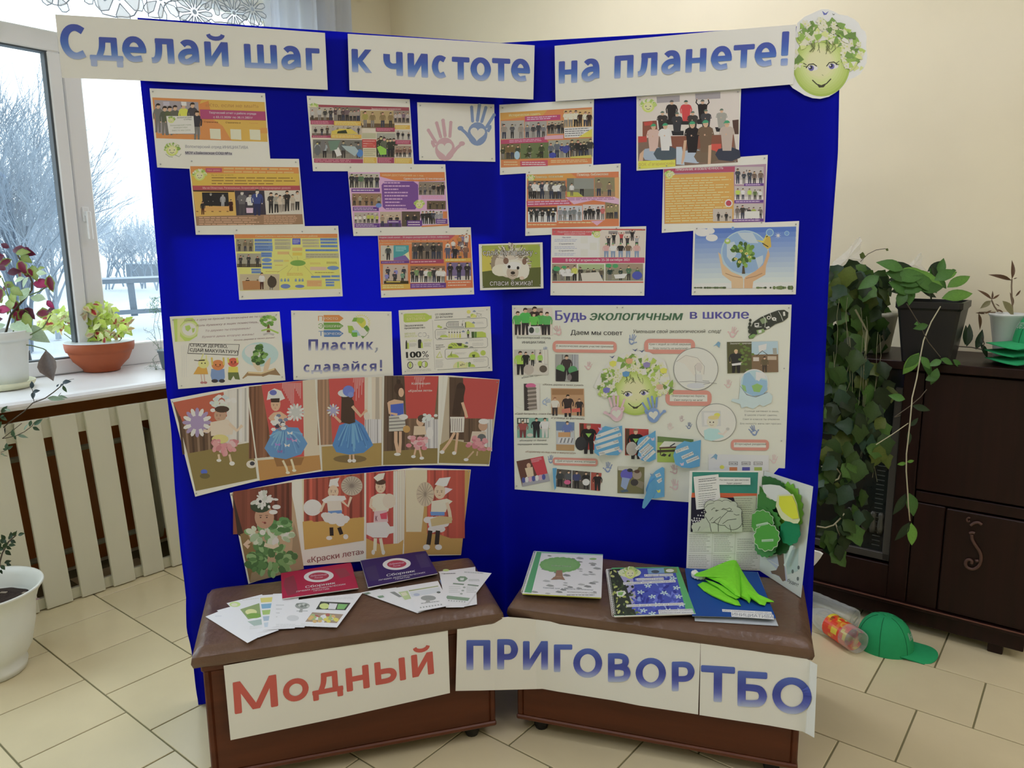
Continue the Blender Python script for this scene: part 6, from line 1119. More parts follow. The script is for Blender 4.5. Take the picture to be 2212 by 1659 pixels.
def f(p):
 p.E(1596,188,154,146,(96,98,96),n=48);p.E(1596,188,151,143,(200,202,192),n=48);p.Q([(1480,98),(1630,98),(1632,215),(1486,220)],(186,188,186));p.Q([(1500,112),(1610,112),(1612,205),(1504,208)],(204,204,198));p.E(1602,130,24,16,(216,206,60));p.Q([(1500,250),(1540,232),(1610,238),(1655,300),(1560,330),(1505,318)],(160,206,200));p.S([(1610,270),(1650,280),(1680,245)],16,(206,190,180));p.E(1684,238,14,12,(176,176,170));p.E(1566,184,44,44,(214,196,176),n=22);p.E(1575,150,44,16,(206,186,120));p.E(1548,186,5,6,(90,80,80));p.E(1574,186,5,6,(90,80,80));p.S([(1545,205),(1560,211),(1575,206)],2.5,(150,90,80))
ecopart('light_drawing',f,.0064,cJ)
def f(p):
 p.E(1888,665,110,104,(206,210,206),n=36);p.E(1888,668,104,98,(160,190,210),n=36);p.Q([(1810,600),(1850,585),(1880,620),(1900,650),(1940,640),(1985,650),(1990,720),(1950,760),(1880,770),(1820,740),(1795,690)],(130,170,200));p.Q([(1868,690),(1910,672),(1955,690),(1930,740),(1885,735)],(130,176,90));p.Q([(1790,680),(1820,690),(1830,740),(1800,720)],(130,176,110));p.Q([(1900,580),(1960,590),(1985,640),(1940,630),(1925,655),(1900,640)],(222,222,214));p.Q([(1780,690),(1830,760),(1900,778),(2000,740),(2030,770),(2020,820),(1960,850),(1930,835),(1880,868),(1830,850),(1790,862),(1780,830),(1710,808),(1720,790),(1770,795)],(176,196,210));p.S([(1780,690),(1830,760),(1900,778),(1990,742)],4,(110,130,150))
ecopart('melting_globe_drawing',f,.0066)
def f(p):
 D=(56,60,52);p.Q([(1842,310),(1870,280),(1862,240),(1880,200),(1940,160),(2010,130),(2070,108),(2120,104),(2152,125),(2148,165),(2110,195),(2050,215),(2000,250),(1940,270),(1900,300),(1880,325),(1850,328)],D)
 for x,y,a in((1858,185,10),(1855,212,11),(1852,240,13),(1856,270,15)):p.E(x,y,a,a*1.2,D,n=12)
 GF=(130,160,100)
 p.Q([(1846,308),(1880,290),(1905,296),(1880,322),(1852,325)],(110,150,80));p.Q([(1905,262),(1960,250),(1970,275),(1915,296)],GF);p.Q([(1930,180),(1975,160),(1990,200),(1950,215)],(120,140,100));p.Q([(2060,130),(2090,122),(2110,190),(2080,192)],D)
 for pts in([(1895,210),(1905,240),(1945,235)],[(1955,150),(1975,180),(1970,240)],[(2010,130),(2025,170),(2060,190)],[(2075,115),(2095,150),(2110,190)]):p.S(pts,4,(196,198,190))
 p.E(2000,165,16,14,(200,202,194),n=10);p.E(2000,165,9,8,D,n=10);p.E(2042,175,18,14,(200,202,194),n=8);p.E(2042,175,6,5,D,n=8);p.Q([(1890,208),(1925,205),(1925,232),(1892,238)],(200,202,194));p.Q([(1896,214),(1918,212),(1918,224),(1898,226)],D);p.Q([(2110,120),(2125,118),(2128,150),(2112,152)],(200,202,194));p.Q([(1920,262),(1945,260),(1945,280),(1922,284)],(206,214,196));p.Q([(1975,240),(2000,230),(2010,240),(1985,252)],(200,202,194))
ecopart('footprint_cutout',f,.0062)
for cx,cy,s_,c,fl,ro,m in((380,275,58,(196,160,160),-1,-.5,cI),(945,345,60,(120,140,178),1,.35,cI),(1722,290,62,(200,164,166),-1,.35,cI),(610,545,46,(200,166,168),-1,.2,cI),(275,418,34,(130,146,180),1,.3,cI),(1688,685,48,(206,172,170),-1,.1,cI),(275,30,48,(140,160,190),1,1.2,cJ),(1328,165,34,(186,166,168),1,.1,cJ),(1240,225,38,(206,180,176),1,0,cJ),(1385,220,38,(110,126,160),-1,.2,cJ),(1888,262,60,(110,132,176),1,-.4,cJ),(2040,480,50,(206,176,174),-1,.1,cJ),(320,480,46,(120,140,176),1,.1,cJ),(760,545,58,(120,140,180),-1,.1,cJ),(1275,560,54,(186,156,160),-1,-.3,cJ),(1278,680,62,(206,170,172),-1,-.2,cJ)):
 ecopart('handprint',lambda p:hand(p,cx,cy,s_*.8,c,fl,ro,(192,194,184)),.0050,m)
for x,y,s_,m in((1600,375,30,cI),(1578,455,30,cJ)):ecopart('paper_butterfly',lambda p:p.Q([(x,y),(x-s_,y+s_*.4),(x-s_*.4,y-s_*.1),(x+s_*.4,y-s_*.9),(x+s_*.9,y-s_*.5),(x+s_*.7,y+s_*.7),(x+s_*.2,y+s_*.3)],(110,156,186)),.006,m)
def face(p,cx,cy,rx,ry,wreath=140,seed=1,tilt=-.08,hands=False,flowers=(),ext=1.0):
 LGn=(190,206,90)
 p.E(cx,cy,rx,ry,(150,176,60),n=44)
 for k in range(1,9):t=k/9;p.E(cx-rx*.06*t,cy-ry*.1*t,rx*(1-.07*k),ry*(1-.07*k),mixc((158,182,70),(206,214,160),t),n=36)
 r=random.Random(seed)
 for k in range(wreath):
  a=PI*(1.0+r.uniform(-.06,1.06));d=r.uniform(.72,1.32)*ext;x=cx+math.cos(a)*rx*d*1.12;y=cy+math.sin(a)*ry*d*1.05-ry*.12
  if y>cy-ry*.25 and abs(x-cx)<rx*.8:continue
  s_=r.uniform(.07,.17)*rx;c=r.choice([(160,186,70),(130,166,60),(190,204,120),(206,214,170),(110,146,56),(206,212,190),(96,130,50)]);b=r.uniform(0,6.28)
  if r.random()<.25:
   for j in range(6):p.E(x+math.cos(j*PI/3)*s_*.6,y+math.sin(j*PI/3)*s_*.6,s_*.42,s_*.3,(206,212,176),rot=j*PI/3,n=7)
   p.E(x,y,s_*.25,s_*.25,(190,196,110),n=7)
  else:p.Q([(x+math.cos(b+q_*PI/2.5)*s_*(1.3 if q_%2==0 else .6),y+math.sin(b+q_*PI/2.5)*s_*(1.3 if q_%2==0 else .6))for q_ in range(5)],c)
 for k in range(14):
  a=PI*(1.2+.6*r.random());x0,y0=cx+math.cos(a)*rx*.6,cy-ry*.60+r.uniform(-.1,.1)*ry;p.S([(x0,y0-ry*.15),(x0+rx*.03,y0),(x0+rx*r.uniform(-.15,.15),y0+ry*.12)],rx*.02,(96,106,56))
 for sx,dy in((-1,.04),(1,-.02)):
  ex,ey=cx+sx*rx*.36,cy+ry*(.03+dy);p.E(ex+rx*.05,ey,rx*.19,ry*.085,(210,212,206),n=16);p.E(ex,ey,rx*.10,ry*.095,(100,96,160),n=16);p.E(ex-rx*.02,ey-ry*.02,rx*.065,ry*.065,(40,44,56),n=12);p.E(ex-rx*.05,ey-ry*.03,rx*.03,ry*.035,(226,226,226),n=8)
  p.S([(ex-rx*.18,ey+ry*.0),(ex-rx*.08,ey-ry*.12),(ex+rx*.08,ey-ry*.14),(ex+rx*.2,ey-ry*.06)],rx*.035,(50,54,40));p.S([(ex+sx*rx*.16,ey-ry*.1),(ex+sx*rx*.27,ey-ry*.17)],rx*.02,(50,54,40));p.S([(ex+sx*rx*.14,ey-ry*.05),(ex+sx*rx*.27,ey-ry*.06)],rx*.02,(50,54,40))
 p.S([(cx-rx*.32,cy+ry*.46),(cx-rx*.16,cy+ry*.60),(cx,cy+ry*.65),(cx+rx*.18,cy+ry*.58),(cx+rx*.34,cy+ry*.42)],rx*.04,(60,64,40));p.Q([(cx-rx*.18,cy+ry*.58),(cx,cy+ry*.63),(cx+rx*.2,cy+ry*.56),(cx+rx*.08,cy+ry*.70),(cx-rx*.08,cy+ry*.71)],(60,60,44));p.S([(cx+rx*.02,cy+ry*.28),(cx+rx*.07,cy+ry*.32)],rx*.03,(160,170,110))
def f(p):
 p.Q([(650,700),(700,590),(800,470),(940,420),(1080,430),(1200,500),(1235,620),(1240,720),(1130,780),(1100,880),(980,920),(850,880),(780,760)],(204,206,194))
 face(p,972,745,172,172,190,5,ext=1.12)
 for x,y,c in((925,500,(206,150,110)),(1060,530,(130,120,170)),(900,600,(80,140,190)),(750,725,(110,110,180)),(1190,575,(216,220,50)),(800,520,(216,206,60)),(1160,700,(196,160,130))):p.Q([(x-28,y-14),(x,y-24),(x+28,y-16),(x+22,y+16),(x-8,y+22),(x-26,y+10)],c)
 for x,y in((792,465),(968,412),(1020,420)):p.Q([(x-22,y-6),(x,y+2),(x+22,y-10),(x+4,y+14)],(80,90,130))
ecopart('green_face_cutout',f,.0068)
def f(p):hand(p,826,108,116,(206,166,176),-1,-.12,(192,194,184));
ecopart('handprint',f,.0082,cJ)
def f(p):hand(p,1110,118,116,(112,142,190),1,-.12,(192,194,184))
ecopart('handprint',f,.0082,cJ)
def f(p):p.Q([(1535,432),(2000,440),(2000,560),(1535,560)],(196,198,206));[(p.Q([(x-34,490),(x+34,490),(x+34,516),(x-34,516)],(90,92,92)),p.Q([(x-30,493),(x+30,493),(x+30,513),(x-30,513)],(206,206,200)),p.T(t,x-26,510,x+26,510,12,(70,70,70)),p.R(x-30,532,x+30,560,c))for x,t,c in((1727,'ПЛАСТИК',(206,116,60)),(1825,'БУМАГА',(84,80,160)),(1918,'СТЕКЛО',(150,170,60)))];p.E(1640,532,18,15,(206,206,40))
ecopart('sorting_drawing',f,.0056,cJ)
def cloud(pts,tx,hinge,lift,m=cJ,bits=()):
 """paper cloud hinged on the poster; lift grows with distance from the hinge x"""
 base=.0086
 def sf(x,y,off=0):
  return S_R(x,y,base+off)
 hx=m(hinge,0)[0]
 def sfl(x,y,off=0):return S_R(x,y,base+off+lift*abs(x-hx)/60)
 o=sheet('cloud_flap',sfl,[m(*q)for q in pts],0,None,None,parent=eco,col=(92,150,190),thick=.0006,backcol=(110,160,196))
 p=Pr(sfl,.0004,m)
 for t,x0,y0,x1,y1 in tx:
  a=math.atan2(y1-y0,x1-x0);nx_,ny_=-math.sin(a)*-1,math.cos(a)*-1;h=26;p.Q([(x0-4,y0+6),(x1+6,y1+6),(x1+6+nx_*h,y1+6+ny_*h),(x0-4+nx_*h,y0+6+ny_*h)],(196,206,214));p.T(t,x0,y0-2,x1,y1-2,15,(84,96,110),bold=0)
 for x,y,c in bits:p.Q([(x-16,y-10),(x,y-4),(x+16,y-14),(x+14,y+10),(x-4,y+14)],c)
 p.build('print',eco)
cloud([(706,232),(740,215),(800,228),(870,212),(874,400),(840,440),(760,440),(720,425),(690,446),(656,420),(656,350),(672,285)],(('Пакет бросать',678,304,845,240),('Ты не спеши, друг',660,352,860,284),('Возьми с собой',680,392,840,338),('под смену дай',700,436,848,390)),872,.05,bits=((852,405,(226,176,196)),(700,235,(190,150,200))))
cloud([(1000,310),(1040,292),(1080,280),(1128,250),(1130,470),(1080,492),(1020,480),(990,440),(1000,400),(985,350)],(('Не бросай, а',992,398,1080,302),('Все отходы',1020,424,1086,360),('в мешок',1036,450,1108,378),('Собери',1052,482,1124,410)),1128,.05,bits=((1104,315,(226,176,206)),(1012,455,(176,176,206))))
cloud([(1290,370),(1350,330),(1400,340),(1478,322),(1468,526),(1400,540),(1330,535),(1280,510),(1264,440)],(('ДЛЯ ПТИЦ',1290,420,1380,385),('корм',1340,466,1418,428),('полезный',1376,498,1460,460)),1474,.04,bits=((1450,376,(196,206,60)),(1330,508,(226,180,206))))
cloud([(1180,530),(1196,540),(1196,760),(1120,775),(1060,760),(1052,700),(1090,600),(1130,560)],(('в дело',1140,606,1166,592),('пускай',1156,650,1184,628)),1194,.03,bits=((1150,716,(206,216,60)),(1100,590,(96,140,180))))
cloud([(1150,620),(1152,690),(1110,760),(1060,830),(1040,852),(1024,845),(1030,800),(1060,720),(1080,660),(1120,618)],(),1150,.10)
cloud([(334,540),(366,538),(358,620),(362,690),(350,712),(340,640)],(),366,.06)
pins(eco,S_R,.0044,[(1112,666),(1704,665),(1116,1050),(1333,664),(1345,664),(1694,796),(1688,952)])
cK=crop(1660,0,6.9125)
fo=[(1722,50),(1738,36),(1750,31),(1765,24),(1775,20),(1788,20),(1800,24),(1812,31),(1830,34),(1846,42),(1855,50),(1860,62),(1869,68),(1872,80),(1871,100),(1873,118),(1872,135),(1866,148),(1858,160),(1845,168),(1833,172),(1826,180),(1818,190),(1805,200),(1790,209),(1772,213.5),(1755,212),(1738,206),(1725,198),(1712,190),(1706,183),(1712,120)]
fc=sheet('face_cutout',S_R,fo,.0105,'cut-out smiling green face with a leafy flower wreath, top right corner of the stand','cutout',None,col=(196,198,196),thick=.0016)
p=Pr(S_R,.0107,cK);p.clip=[(1790+(x-1790)*1.0,y)for x,y in fo];face(p,790,985,425,455,260,11,ext=1.0)
for x,y,s_ in((850,200,50),(975,215,22),(440,330,30)):p.Q([(x-s_,y-s_*.8),(x,y),(x+s_,y-s_*.7),(x+s_*.3,y+s_*.4),(x-s_*.5,y+s_*.5)],(90,100,170)if s_>40 else(90,96,90))
p.build('print',fc)

# ---- part 6
cL=crop(400,1170,3.16);cM=crop(1080,1170,3.16)
ZT_=ZS+.0035
def slab(name,surf,q,t0,t1,m,parent,colr=None,ins=0):
 """a block between two offsets of a surface, outline in photo pixels"""
 mb=MB();n=len(q);P0=[surf(x,y,t1)for x,y in q];nrm=(P0[1]-P0[0]).cross(P0[2]-P0[0]).normalized()
 if nrm.z<0:nrm=-nrm
 top=P0;bot=[p-nrm*(t1-t0)for p in P0]
 if colr:mb.cur=pc(colr)
 a=mb.pts(top);b=mb.pts(bot);up=(P0[1]-P0[0]).cross(P0[2]-P0[1]).z>0
 mb.face([a+k for k in range(n)]if up else[a+k for k in range(n)][::-1]);mb.face([b+k for k in range(n)][::-1]if up else[b+k for k in range(n)])
 for k in range(n):
  f_=(a+k,b+k,b+(k+1)%n,a+(k+1)%n);mb.face(f_ if up else f_[::-1])
 return mb.build(name,m,parent)if parent else mb.build(name,m)
M_PAGES=mat('page_block',(206,206,198),rough=.8,noise_s=1,noise_a=.25,stretch=(1,1,900))
def stack(q,cols,label0,group,fn,n=3,th=.0036,lean=1):
 (a,b,c,d)=[cL(*p)for p in q]
 pb=atz(*d,ZT_+n*th);pr=atz(*c,ZT_+n*th);mid=((a[0]+b[0])/2,(a[1]+b[1])/2);pt=S_L(*mid,.016)
 nn=(pr-pb).cross(pt-pb).normalized();S=Plane(pb,nn)
 for k in range(n):
  t1=-(n-1-k)*th;r=random.Random(k+int(q[0][0]));j=lambda p:(p[0]+(0 if k==n-1 else r.uniform(-1.2,1.2)),p[1]+(0 if k==n-1 else r.uniform(-.6,1.0)))
  qq=[j(p)for p in(a,b,c,d)];ctr=sum((S(x,y,t1)for x,y in qq),Vector())/4
  r_=empty('brochure',ctr,0,label0[k],'brochure',group)
  slab('pages',S,qq,t1-th+.0002,t1-.0004,M_PAGES,r_);slab('cover',S,qq,t1-.0004,t1,M_VC,r_,cols)
  if k==n-1:p=Pr(S,.0002,cL);fn(p);p.build('print',r_)
def f(p):
 p.Q([(680,250),(740,230),(760,290),(770,350),(700,370),(672,300)],(130,30,56));p.Q([(1010,190),(1090,180),(1130,230),(1060,250)],(140,34,60));p.E(912,236,102,40,(226,214,216),-.06,36);p.E(912,236,70,26,(166,32,66),-.06,30);p.T('Добровольцы',856,240,968,228,11,(226,170,186),shear=.2);p.T('России',884,252,940,246,9,(226,170,186),shear=.2)
 p.T('Сборник',822,318,1026,288,16,(226,214,216),bold=.03);p.T('ЛУЧШИХ ДОБРОВОЛЬЧЕСКИХ',758,346,1096,294,9,(222,206,210),bold=.02);p.T('ПРАКТИК',878,340,986,325,8,(222,206,210),bold=.02)
stack([(653,215),(1130,142),(1180,315),(662,388)],(150,30,62),['magenta brochure at the bottom of the left stack','magenta brochure in the middle of the left stack','magenta brochure Сборник on top of the left stack'],'magenta brochures',f)
def f(p):
 p.Q([(1225,180),(1300,160),(1330,260),(1260,270)],(50,34,90));p.Q([(1570,90),(1640,80),(1680,170),(1610,180)],(56,40,96));p.E(1444,153,96,40,(222,214,220),-.05,36);p.E(1444,153,66,26,(166,32,70),-.05,30);p.T('Добровольцы',1392,160,1496,146,11,(226,170,190),shear=.2);p.T('России',1420,172,1470,165,9,(226,170,190),shear=.2)
 p.T('Сборник',1376,238,1570,206,16,(222,214,220),bold=.03);p.T('ЛУЧШИХ ДОБРОВОЛЬЧЕСКИХ',1320,268,1640,214,9,(214,206,214),bold=.02);p.T('ПРАКТИК',1436,260,1536,245,8,(214,206,214),bold=.02)
stack([(1197,130),(1640,60),(1722,215),(1250,310)],(44,26,84),['purple brochure at the bottom of the right stack','purple brochure, second from the bottom of the right stack','purple brochure just under the top one of the right stack','purple brochure Сборник on top of the right stack'],'purple brochures',f,n=4)
def leaflet(q,k,label,fn=None,group='fan of leaflets on the left bench',col=(206,206,202)):
 S=Flat(ZT_+.0004+k*.0007);q=[cL(*p)for p in q]
 o=sheet('leaflet',S,q,0,label,'leaflet',group,col=col,thick=.0003)
 if fn:p=Pr(S,.0001,cL);fn(p);p.build('print',o)
PL=(206,208,202)
leaflet([(138,512),(290,452),(600,600),(425,692)],0,'blank white leaflet at the far left end of the left fan',lambda p:p.L(205,500,250,516,1,(190,192,196)))
leaflet([(215,470),(330,438),(640,604),(500,655)],1,'white leaflet second from the left of the left fan, mostly covered')
leaflet([(282,420),(525,360),(622,600),(495,622)],2,'leaflet with pale green globe and kiwi picture in the left fan',lambda p:(p.E(340,428,38,18,(176,200,110),n=20),p.E(336,430,22,11,(206,214,170),n=16),p.L(390,404,520,392,1,(190,192,180),-.1),p.Q([(375,462),(505,420),(540,510),(430,530)],(130,150,90)),p.E(450,480,40,20,(206,214,130),n=16),p.E(470,505,50,18,(110,150,50),n=16),p.Q([(425,545),(540,525),(560,560),(470,575)],(150,170,160)),p.L(440,575,580,600,2,(200,202,196),-.1)))
leaflet([(500,368),(660,355),(690,595),(530,605)],3,'leaflet with a strip of small blue and yellow pictures in the left fan',lambda p:[p.Q([(512+k*6,385+k*42),(600,378+k*42),(606,410+k*42),(518+k*6,416+k*42)],c)for k,c in enumerate(((200,190,90),(110,160,190),(150,180,90),(150,170,186),(176,190,200)))])
leaflet([(600,356),(780,350),(748,592),(560,600)],4,'plain white leaflet in the middle of the left fan',lambda p:(p.L(620,420,680,580,6,(176,178,176),0,fill=.2)))
leaflet([(690,408),(965,372),(812,586),(590,582)],5,'leaflet with a grey tree drawing near the right of the left fan',lambda p:(p.E(800,438,50,22,(140,146,140),n=22),p.Q([(788,450),(804,450),(800,482),(776,482)],(150,152,148)),[p.E(768+k*14,428+((k*7)%3)*7,12,8,(176,180,172)if k%2 else(110,118,110),n=8)for k in range(6)],p.L(760,468,840,478,1,(150,152,150)),p.E(735,522,42,20,(186,188,188),n=16),p.L(620,560,790,580,2,(190,192,190))))
leaflet([(960,374),(1212,348),(1036,586),(744,572)],6,'leaflet with two colour photos at the right end of the left fan',lambda p:(p.L(950,385,1150,402,2,(190,192,190),-.05),p.Q([(925,408),(1130,418),(1094,468),(892,462)],(60,66,56)),p.E(950,440,34,20,(186,200,110),n=12),p.Q([(985,420),(1040,424),(1025,462),(975,460)],(206,222,206)),p.Q([(1045,425),(1110,428),(1085,462),(1035,460)],(110,170,90)),p.Q([(868,482),(1080,496),(1035,556),(820,546)],(150,130,110)),[p.E(850+random.Random(k).uniform(0,190),500+random.Random(k+4).uniform(0,46),16,11,random.Random(k+9).choice([(206,190,60),(226,220,206),(170,90,80),(196,160,90),(150,170,110)]),n=8)for k in range(34)],p.L(790,556,1000,580,2,(196,198,196),.04)))
GR='fan of leaflets beside the purple brochures'
leaflet([(1200,348),(1330,322),(1650,468),(1585,488)],0,'white leaflet at the far left of the right fan',lambda p:p.Q([(1215,352),(1250,344),(1270,352),(1240,362)],(110,130,110)),GR)
leaflet([(1285,335),(1440,312),(1680,462),(1600,478)],1,'white leaflet with a green dash, second from the left of the right fan',lambda p:(p.Q([(1310,372),(1350,366),(1360,378),(1325,386)],(120,150,120)),p.Q([(1395,345),(1470,335),(1510,370),(1460,380)],(130,134,130))),GR)
leaflet([(1400,322),(1530,300),(1720,446),(1620,466)],2,'leaflet with a pale green picture, third from the left of the right fan',lambda p:(p.Q([(1455,345),(1520,335),(1560,385),(1500,398)],(170,190,130)),p.Q([(1470,350),(1505,344),(1520,364),(1485,372)],(206,206,170))),GR)
leaflet([(1505,304),(1725,268),(1812,436),(1582,478)],5,'leaflet with an olive line and grey tree in the middle of the right fan',lambda p:(p.Q([(1525,332),(1725,300),(1730,306),(1528,340)],(150,160,110)),p.Q([(1530,345),(1735,312),(1745,345),(1548,378)],(190,196,200)),p.E(1580,362,22,10,(160,170,190),n=12),p.E(1730,346,14,7,(90,96,90),n=10),p.E(1660,385,52,18,(140,144,140),n=20),p.Q([(1648,395),(1668,393),(1672,414),(1640,416)],(150,152,148)),p.L(1610,415,1740,428,1,(150,152,150),-.12),[p.E(1608+k*20,450-k*3,7,5,(150,154,150),n=6)for k in range(8)]),GR)
leaflet([(1728,205),(1980,172),(1992,428),(1900,445)],2,'leaflet with blue triangle pictures behind the right fan',lambda p:(p.E(1780,195,22,8,(176,196,110),n=12),p.L(1745,215,1850,226,1,(90,92,94),-.04),p.Q([(1735,262),(1822,250),(1770,340)],(90,120,170)),p.Q([(1755,268),(1795,262),(1790,285),(1765,288)],(206,214,222)),p.E(1772,300,12,12,(50,70,80),n=8)),GR)
leaflet([(1735,215),(1870,250),(1905,448),(1780,450)],3,'white leaflet folded half under, right side of the right fan',None,GR)
leaflet([(1862,188),(2092,215),(1925,432),(1768,398)],4,'leaflet with a green hexagon at the right end of the right fan',lambda p:(p.L(1905,200,2040,216,1,(170,174,170),.06),p.Q([(1850,250),(1878,236),(1912,238),(1930,252),(1905,272),(1868,272)],(110,140,110)),p.Q([(1876,248),(1905,248),(1900,264),(1878,264)],(190,206,190)),p.L(1935,255,2010,270,2,(150,160,150)),p.Q([(1830,282),(1905,288),(1900,296),(1826,290)],(110,130,110)),p.Q([(1930,290),(2005,298),(2000,306),(1926,298)],(110,130,110)),[p.E(1905-k*10,312+k*22,10,6,(150,160,150),n=8)for k in range(3)],p.L(1920,305,1990,350,4,(176,182,176)),p.L(1800,300,1880,350,4,(186,190,186)),p.Q([(1790,368),(1945,385),(1930,405),(1775,390)],(120,146,120)),[p.E(1800+k*18,402+k*1.5,6,4,(150,154,150),n=6)for k in range(7)]),GR)
def coil(p0,p1,n,r,parent):
 mb=MB();d=(p1-p0)
 for k in range(n):
  c=p0+d*((k+.5)/n);t=d.normalized();o=t.cross(Z).normalized();mb.tube([c+(o*math.cos(a)+Z*math.sin(a))*r for a in[2*PI*j/8 for j in range(9)]],.0007,4,cap=False)
 return mb.build('spiral_binding',mat('white_wire',(206,210,206),rough=.4),parent)
def book(q,th,cover,label,fn,m,pagecol=(206,206,198),extra=()):
 S=Flat(ZT_);Q=[m(*p)for p in q];ctr=sum((atz(x,y,ZT_)for x,y in Q),Vector())/4
 r=empty('notebook',Vector((ctr.x,ctr.y,ZS)),0,label,'notebook','notebooks and folder on the right bench')
 n=4
 for k in range(n):
  t0,t1=th*k/n,th*(k+1)/n-.0003;sh=(k*37%5-2)*.8
  slab('page_bundle',S,[(Q[0][0]+1,Q[0][1]+.5),(Q[1][0]-1,Q[1][1]+.5),(Q[2][0]-1+sh*.4,Q[2][1]-.4-sh*.3),(Q[3][0]+1+sh*.3,Q[3][1]-.4-sh*.3)],t0,t1,M_VC,r,extra[k]if k<len(extra)else pagecol)
 slab('cover',S,Q,th,th+.0012,M_VC,r,cover);p=Pr(S,th+.0014,m);fn(p);p.build('print',r)
 return r,Q
def f(p):
 p.Q([(250,68),(285,70),(215,350),(165,346)],(70,150,96));p.Q([(285,70),(700,90),(690,378),(222,350)],(206,208,206));r=random.Random(2)
 p.Q([(285,68),(703,86),(702,94),(286,78)],(120,170,150))
 for k in range(44):
  y=r.uniform(88,355);x=r.uniform(275-(y-90)*.2,670);s_=r.uniform(14,30);p.Q([(x-s_,y),(x-s_*.3,y-s_*.35),(x+s_*.8,y-s_*.1),(x+s_,y+s_*.25),(x,y+s_*.3)],r.choice([(150,152,150),(176,178,176),(130,132,130)]));p.S([(x-s_*.8,y),(x+s_*.6,y+2)],2,(90,92,90))
 p.S([(300,165),(430,120),(540,150)],4,(110,150,96));p.E(635,118,26,7,(130,170,96),n=10)
 [p.E(410+110*math.cos(a*PI/9),158+38*math.sin(a*PI/9),32,16,(104,156,84),n=9)for a in range(18)];p.E(410,158,118,40,(110,160,90),n=26);p.T('Зелёная планета',350,168,482,172,9,(206,214,190));p.E(396,200,8,6,WHT,n=8);p.Q([(385,195),(425,195),(428,235),(445,262),(405,256),(345,260),(378,235)],(140,106,80));p.T('рабочая',385,240,420,242,6,(190,160,130))
 p.T('Сделай шаг к чистоте на планете!',295,318,636,334,9,(110,120,130));p.T('МАМАЙЧИНОВА СОФЬЯ' if False else 'ВОЛОНТЕРСКАЯ СЛАВА',460,348,660,356,9,(120,110,90));p.L(455,358,650,370,1,(110,110,110))
nb,Q=book([(245,65),(703,88),(692,380),(152,352)],.020,(206,208,204),'spiral notebook with a green tree on its white patterned cover, on the right bench',f,cM,extra=[(206,206,196),(196,198,190),(206,206,200),(186,196,70)])
coil(atz(*cM(240,72),ZT_+.021),atz(*cM(155,345),ZT_+.021),34,.006,nb)
def f(p):
 p.Q([(762,178),(1218,172),(1335,490),(780,506)],(70,160,90));p.Q([(735,190),(860,182),(960,500),(782,504)],(44,50,36));p.Q([(820,185),(1190,178),(1275,490),(930,500)],(60,74,170));p.Q([(800,200),(900,195),(930,400),(900,430),(860,300)],(150,146,186));r=random.Random(4)
 for k in range(70):
  t=r.random();y=200+t*295;x=750+t*35+r.uniform(0,120+t*60);p.E(x,y,r.uniform(6,18),r.uniform(4,11),r.choice([(60,76,40),(150,160,60),(96,116,50),(30,36,26),(170,176,90),(50,60,44)]),rot=r.uniform(0,3),n=7)
 for k in range(90):
  t=r.random();y=230+t*255;x=880+t*40+r.uniform(0,300+t*30);p.E(x,y,r.uniform(6,26),r.uniform(4,12),r.choice([(50,60,160),(76,90,190),(40,46,140),(96,110,200),(120,140,200)]),rot=r.uniform(0,3),n=7)
 for x,y in((960,345),(1040,375),(1120,350),(1205,315),(1070,430),(1220,375),(1150,470),(1240,430),(1010,300),(1180,250),(980,470),(1040,490)):
  for a in range(5):b=a*2*PI/5+x;p.S([(x,y),(x+math.cos(b)*26,y+math.sin(b)*15)],8,(176,200,206))
  p.E(x,y,5,4,(90,100,150),n=6)
 p.E(885,212,78,32,(190,200,150),n=26);p.E(890,222,52,22,(206,210,150),n=20);p.emblem(890,215,50);p.Q([(1005,185),(1120,180),(1125,215),(1012,220)],(110,150,186));p.E(1060,205,28,11,(70,80,90));p.Q([(1118,182),(1205,178),(1212,212),(1124,216)],(110,130,60));p.E(1160,198,28,11,(206,200,190));p.Q([(795,340),(850,335),(862,352),(835,376),(800,372)],(206,220,190));p.Q([(804,346),(845,342),(834,368),(808,366)],(110,160,70))
 for xa,ya,xb,yb,t in((992,235,1178,230,'Портфолио'),(940,262,1115,256,'волонтера'),(848,290,1195,272,'Сделай шаг навстречу'),(870,442,1250,428,'Сделай шаг к чистоте на планете!'),(1088,478,1312,470,'ВОЛОНТЕР СОФИЯ'),(1090,490,1318,486,'зайковская школа')):p.Q([(xa-5,ya+5),(xb+5,yb+5),(xb+2,yb-12),(xa-8,ya-12)],(206,208,214));p.T(t,xa,ya,xb,yb,9,(110,116,140),bold=.01)
nb,Q=book([(725,187),(1218,172),(1336,492),(780,510)],.014,(206,208,204),'spiral notebook with blue flower photo cover, middle of the right bench',f,cM)
coil(atz(*cM(733,195),ZT_+.015),atz(*cM(778,505),ZT_+.015),26,.006,nb)
def f(p):
 for xa,ya,xb,yb,h,t in((1522,474,1855,492,10,'МОУ «Зайковская СОШ №1»'),(1584,504,1868,524,22,'ИНИЦИАТИВА')):p.Q([(xa-4,ya+(4 if h<15 else 8)),(xb+4,yb+(4 if h<15 else 8)),(xb-2,yb-h-3),(xa-6,ya-h-3)],(206,210,216));p.T(t,xa,ya,xb,yb,h-2,(110,116,130),bold=0)
nb,Q=book([(1262,182),(1757,207),(1884,520),(1312,505)],.013,(20,62,130),'dark blue folder labelled ИНИЦИАТИВА under the green kerchief',f,cM,pagecol=(150,158,166))
nb.name='folder';nb['category']='folder'
slab('plastic_back',Flat(ZT_),[cM(*p)for p in((1290,182),(1760,207),(1900,574),(1330,540))],-.0006,.0006,mat('clear_plastic_sheet',(170,176,180),rough=.2),nb)
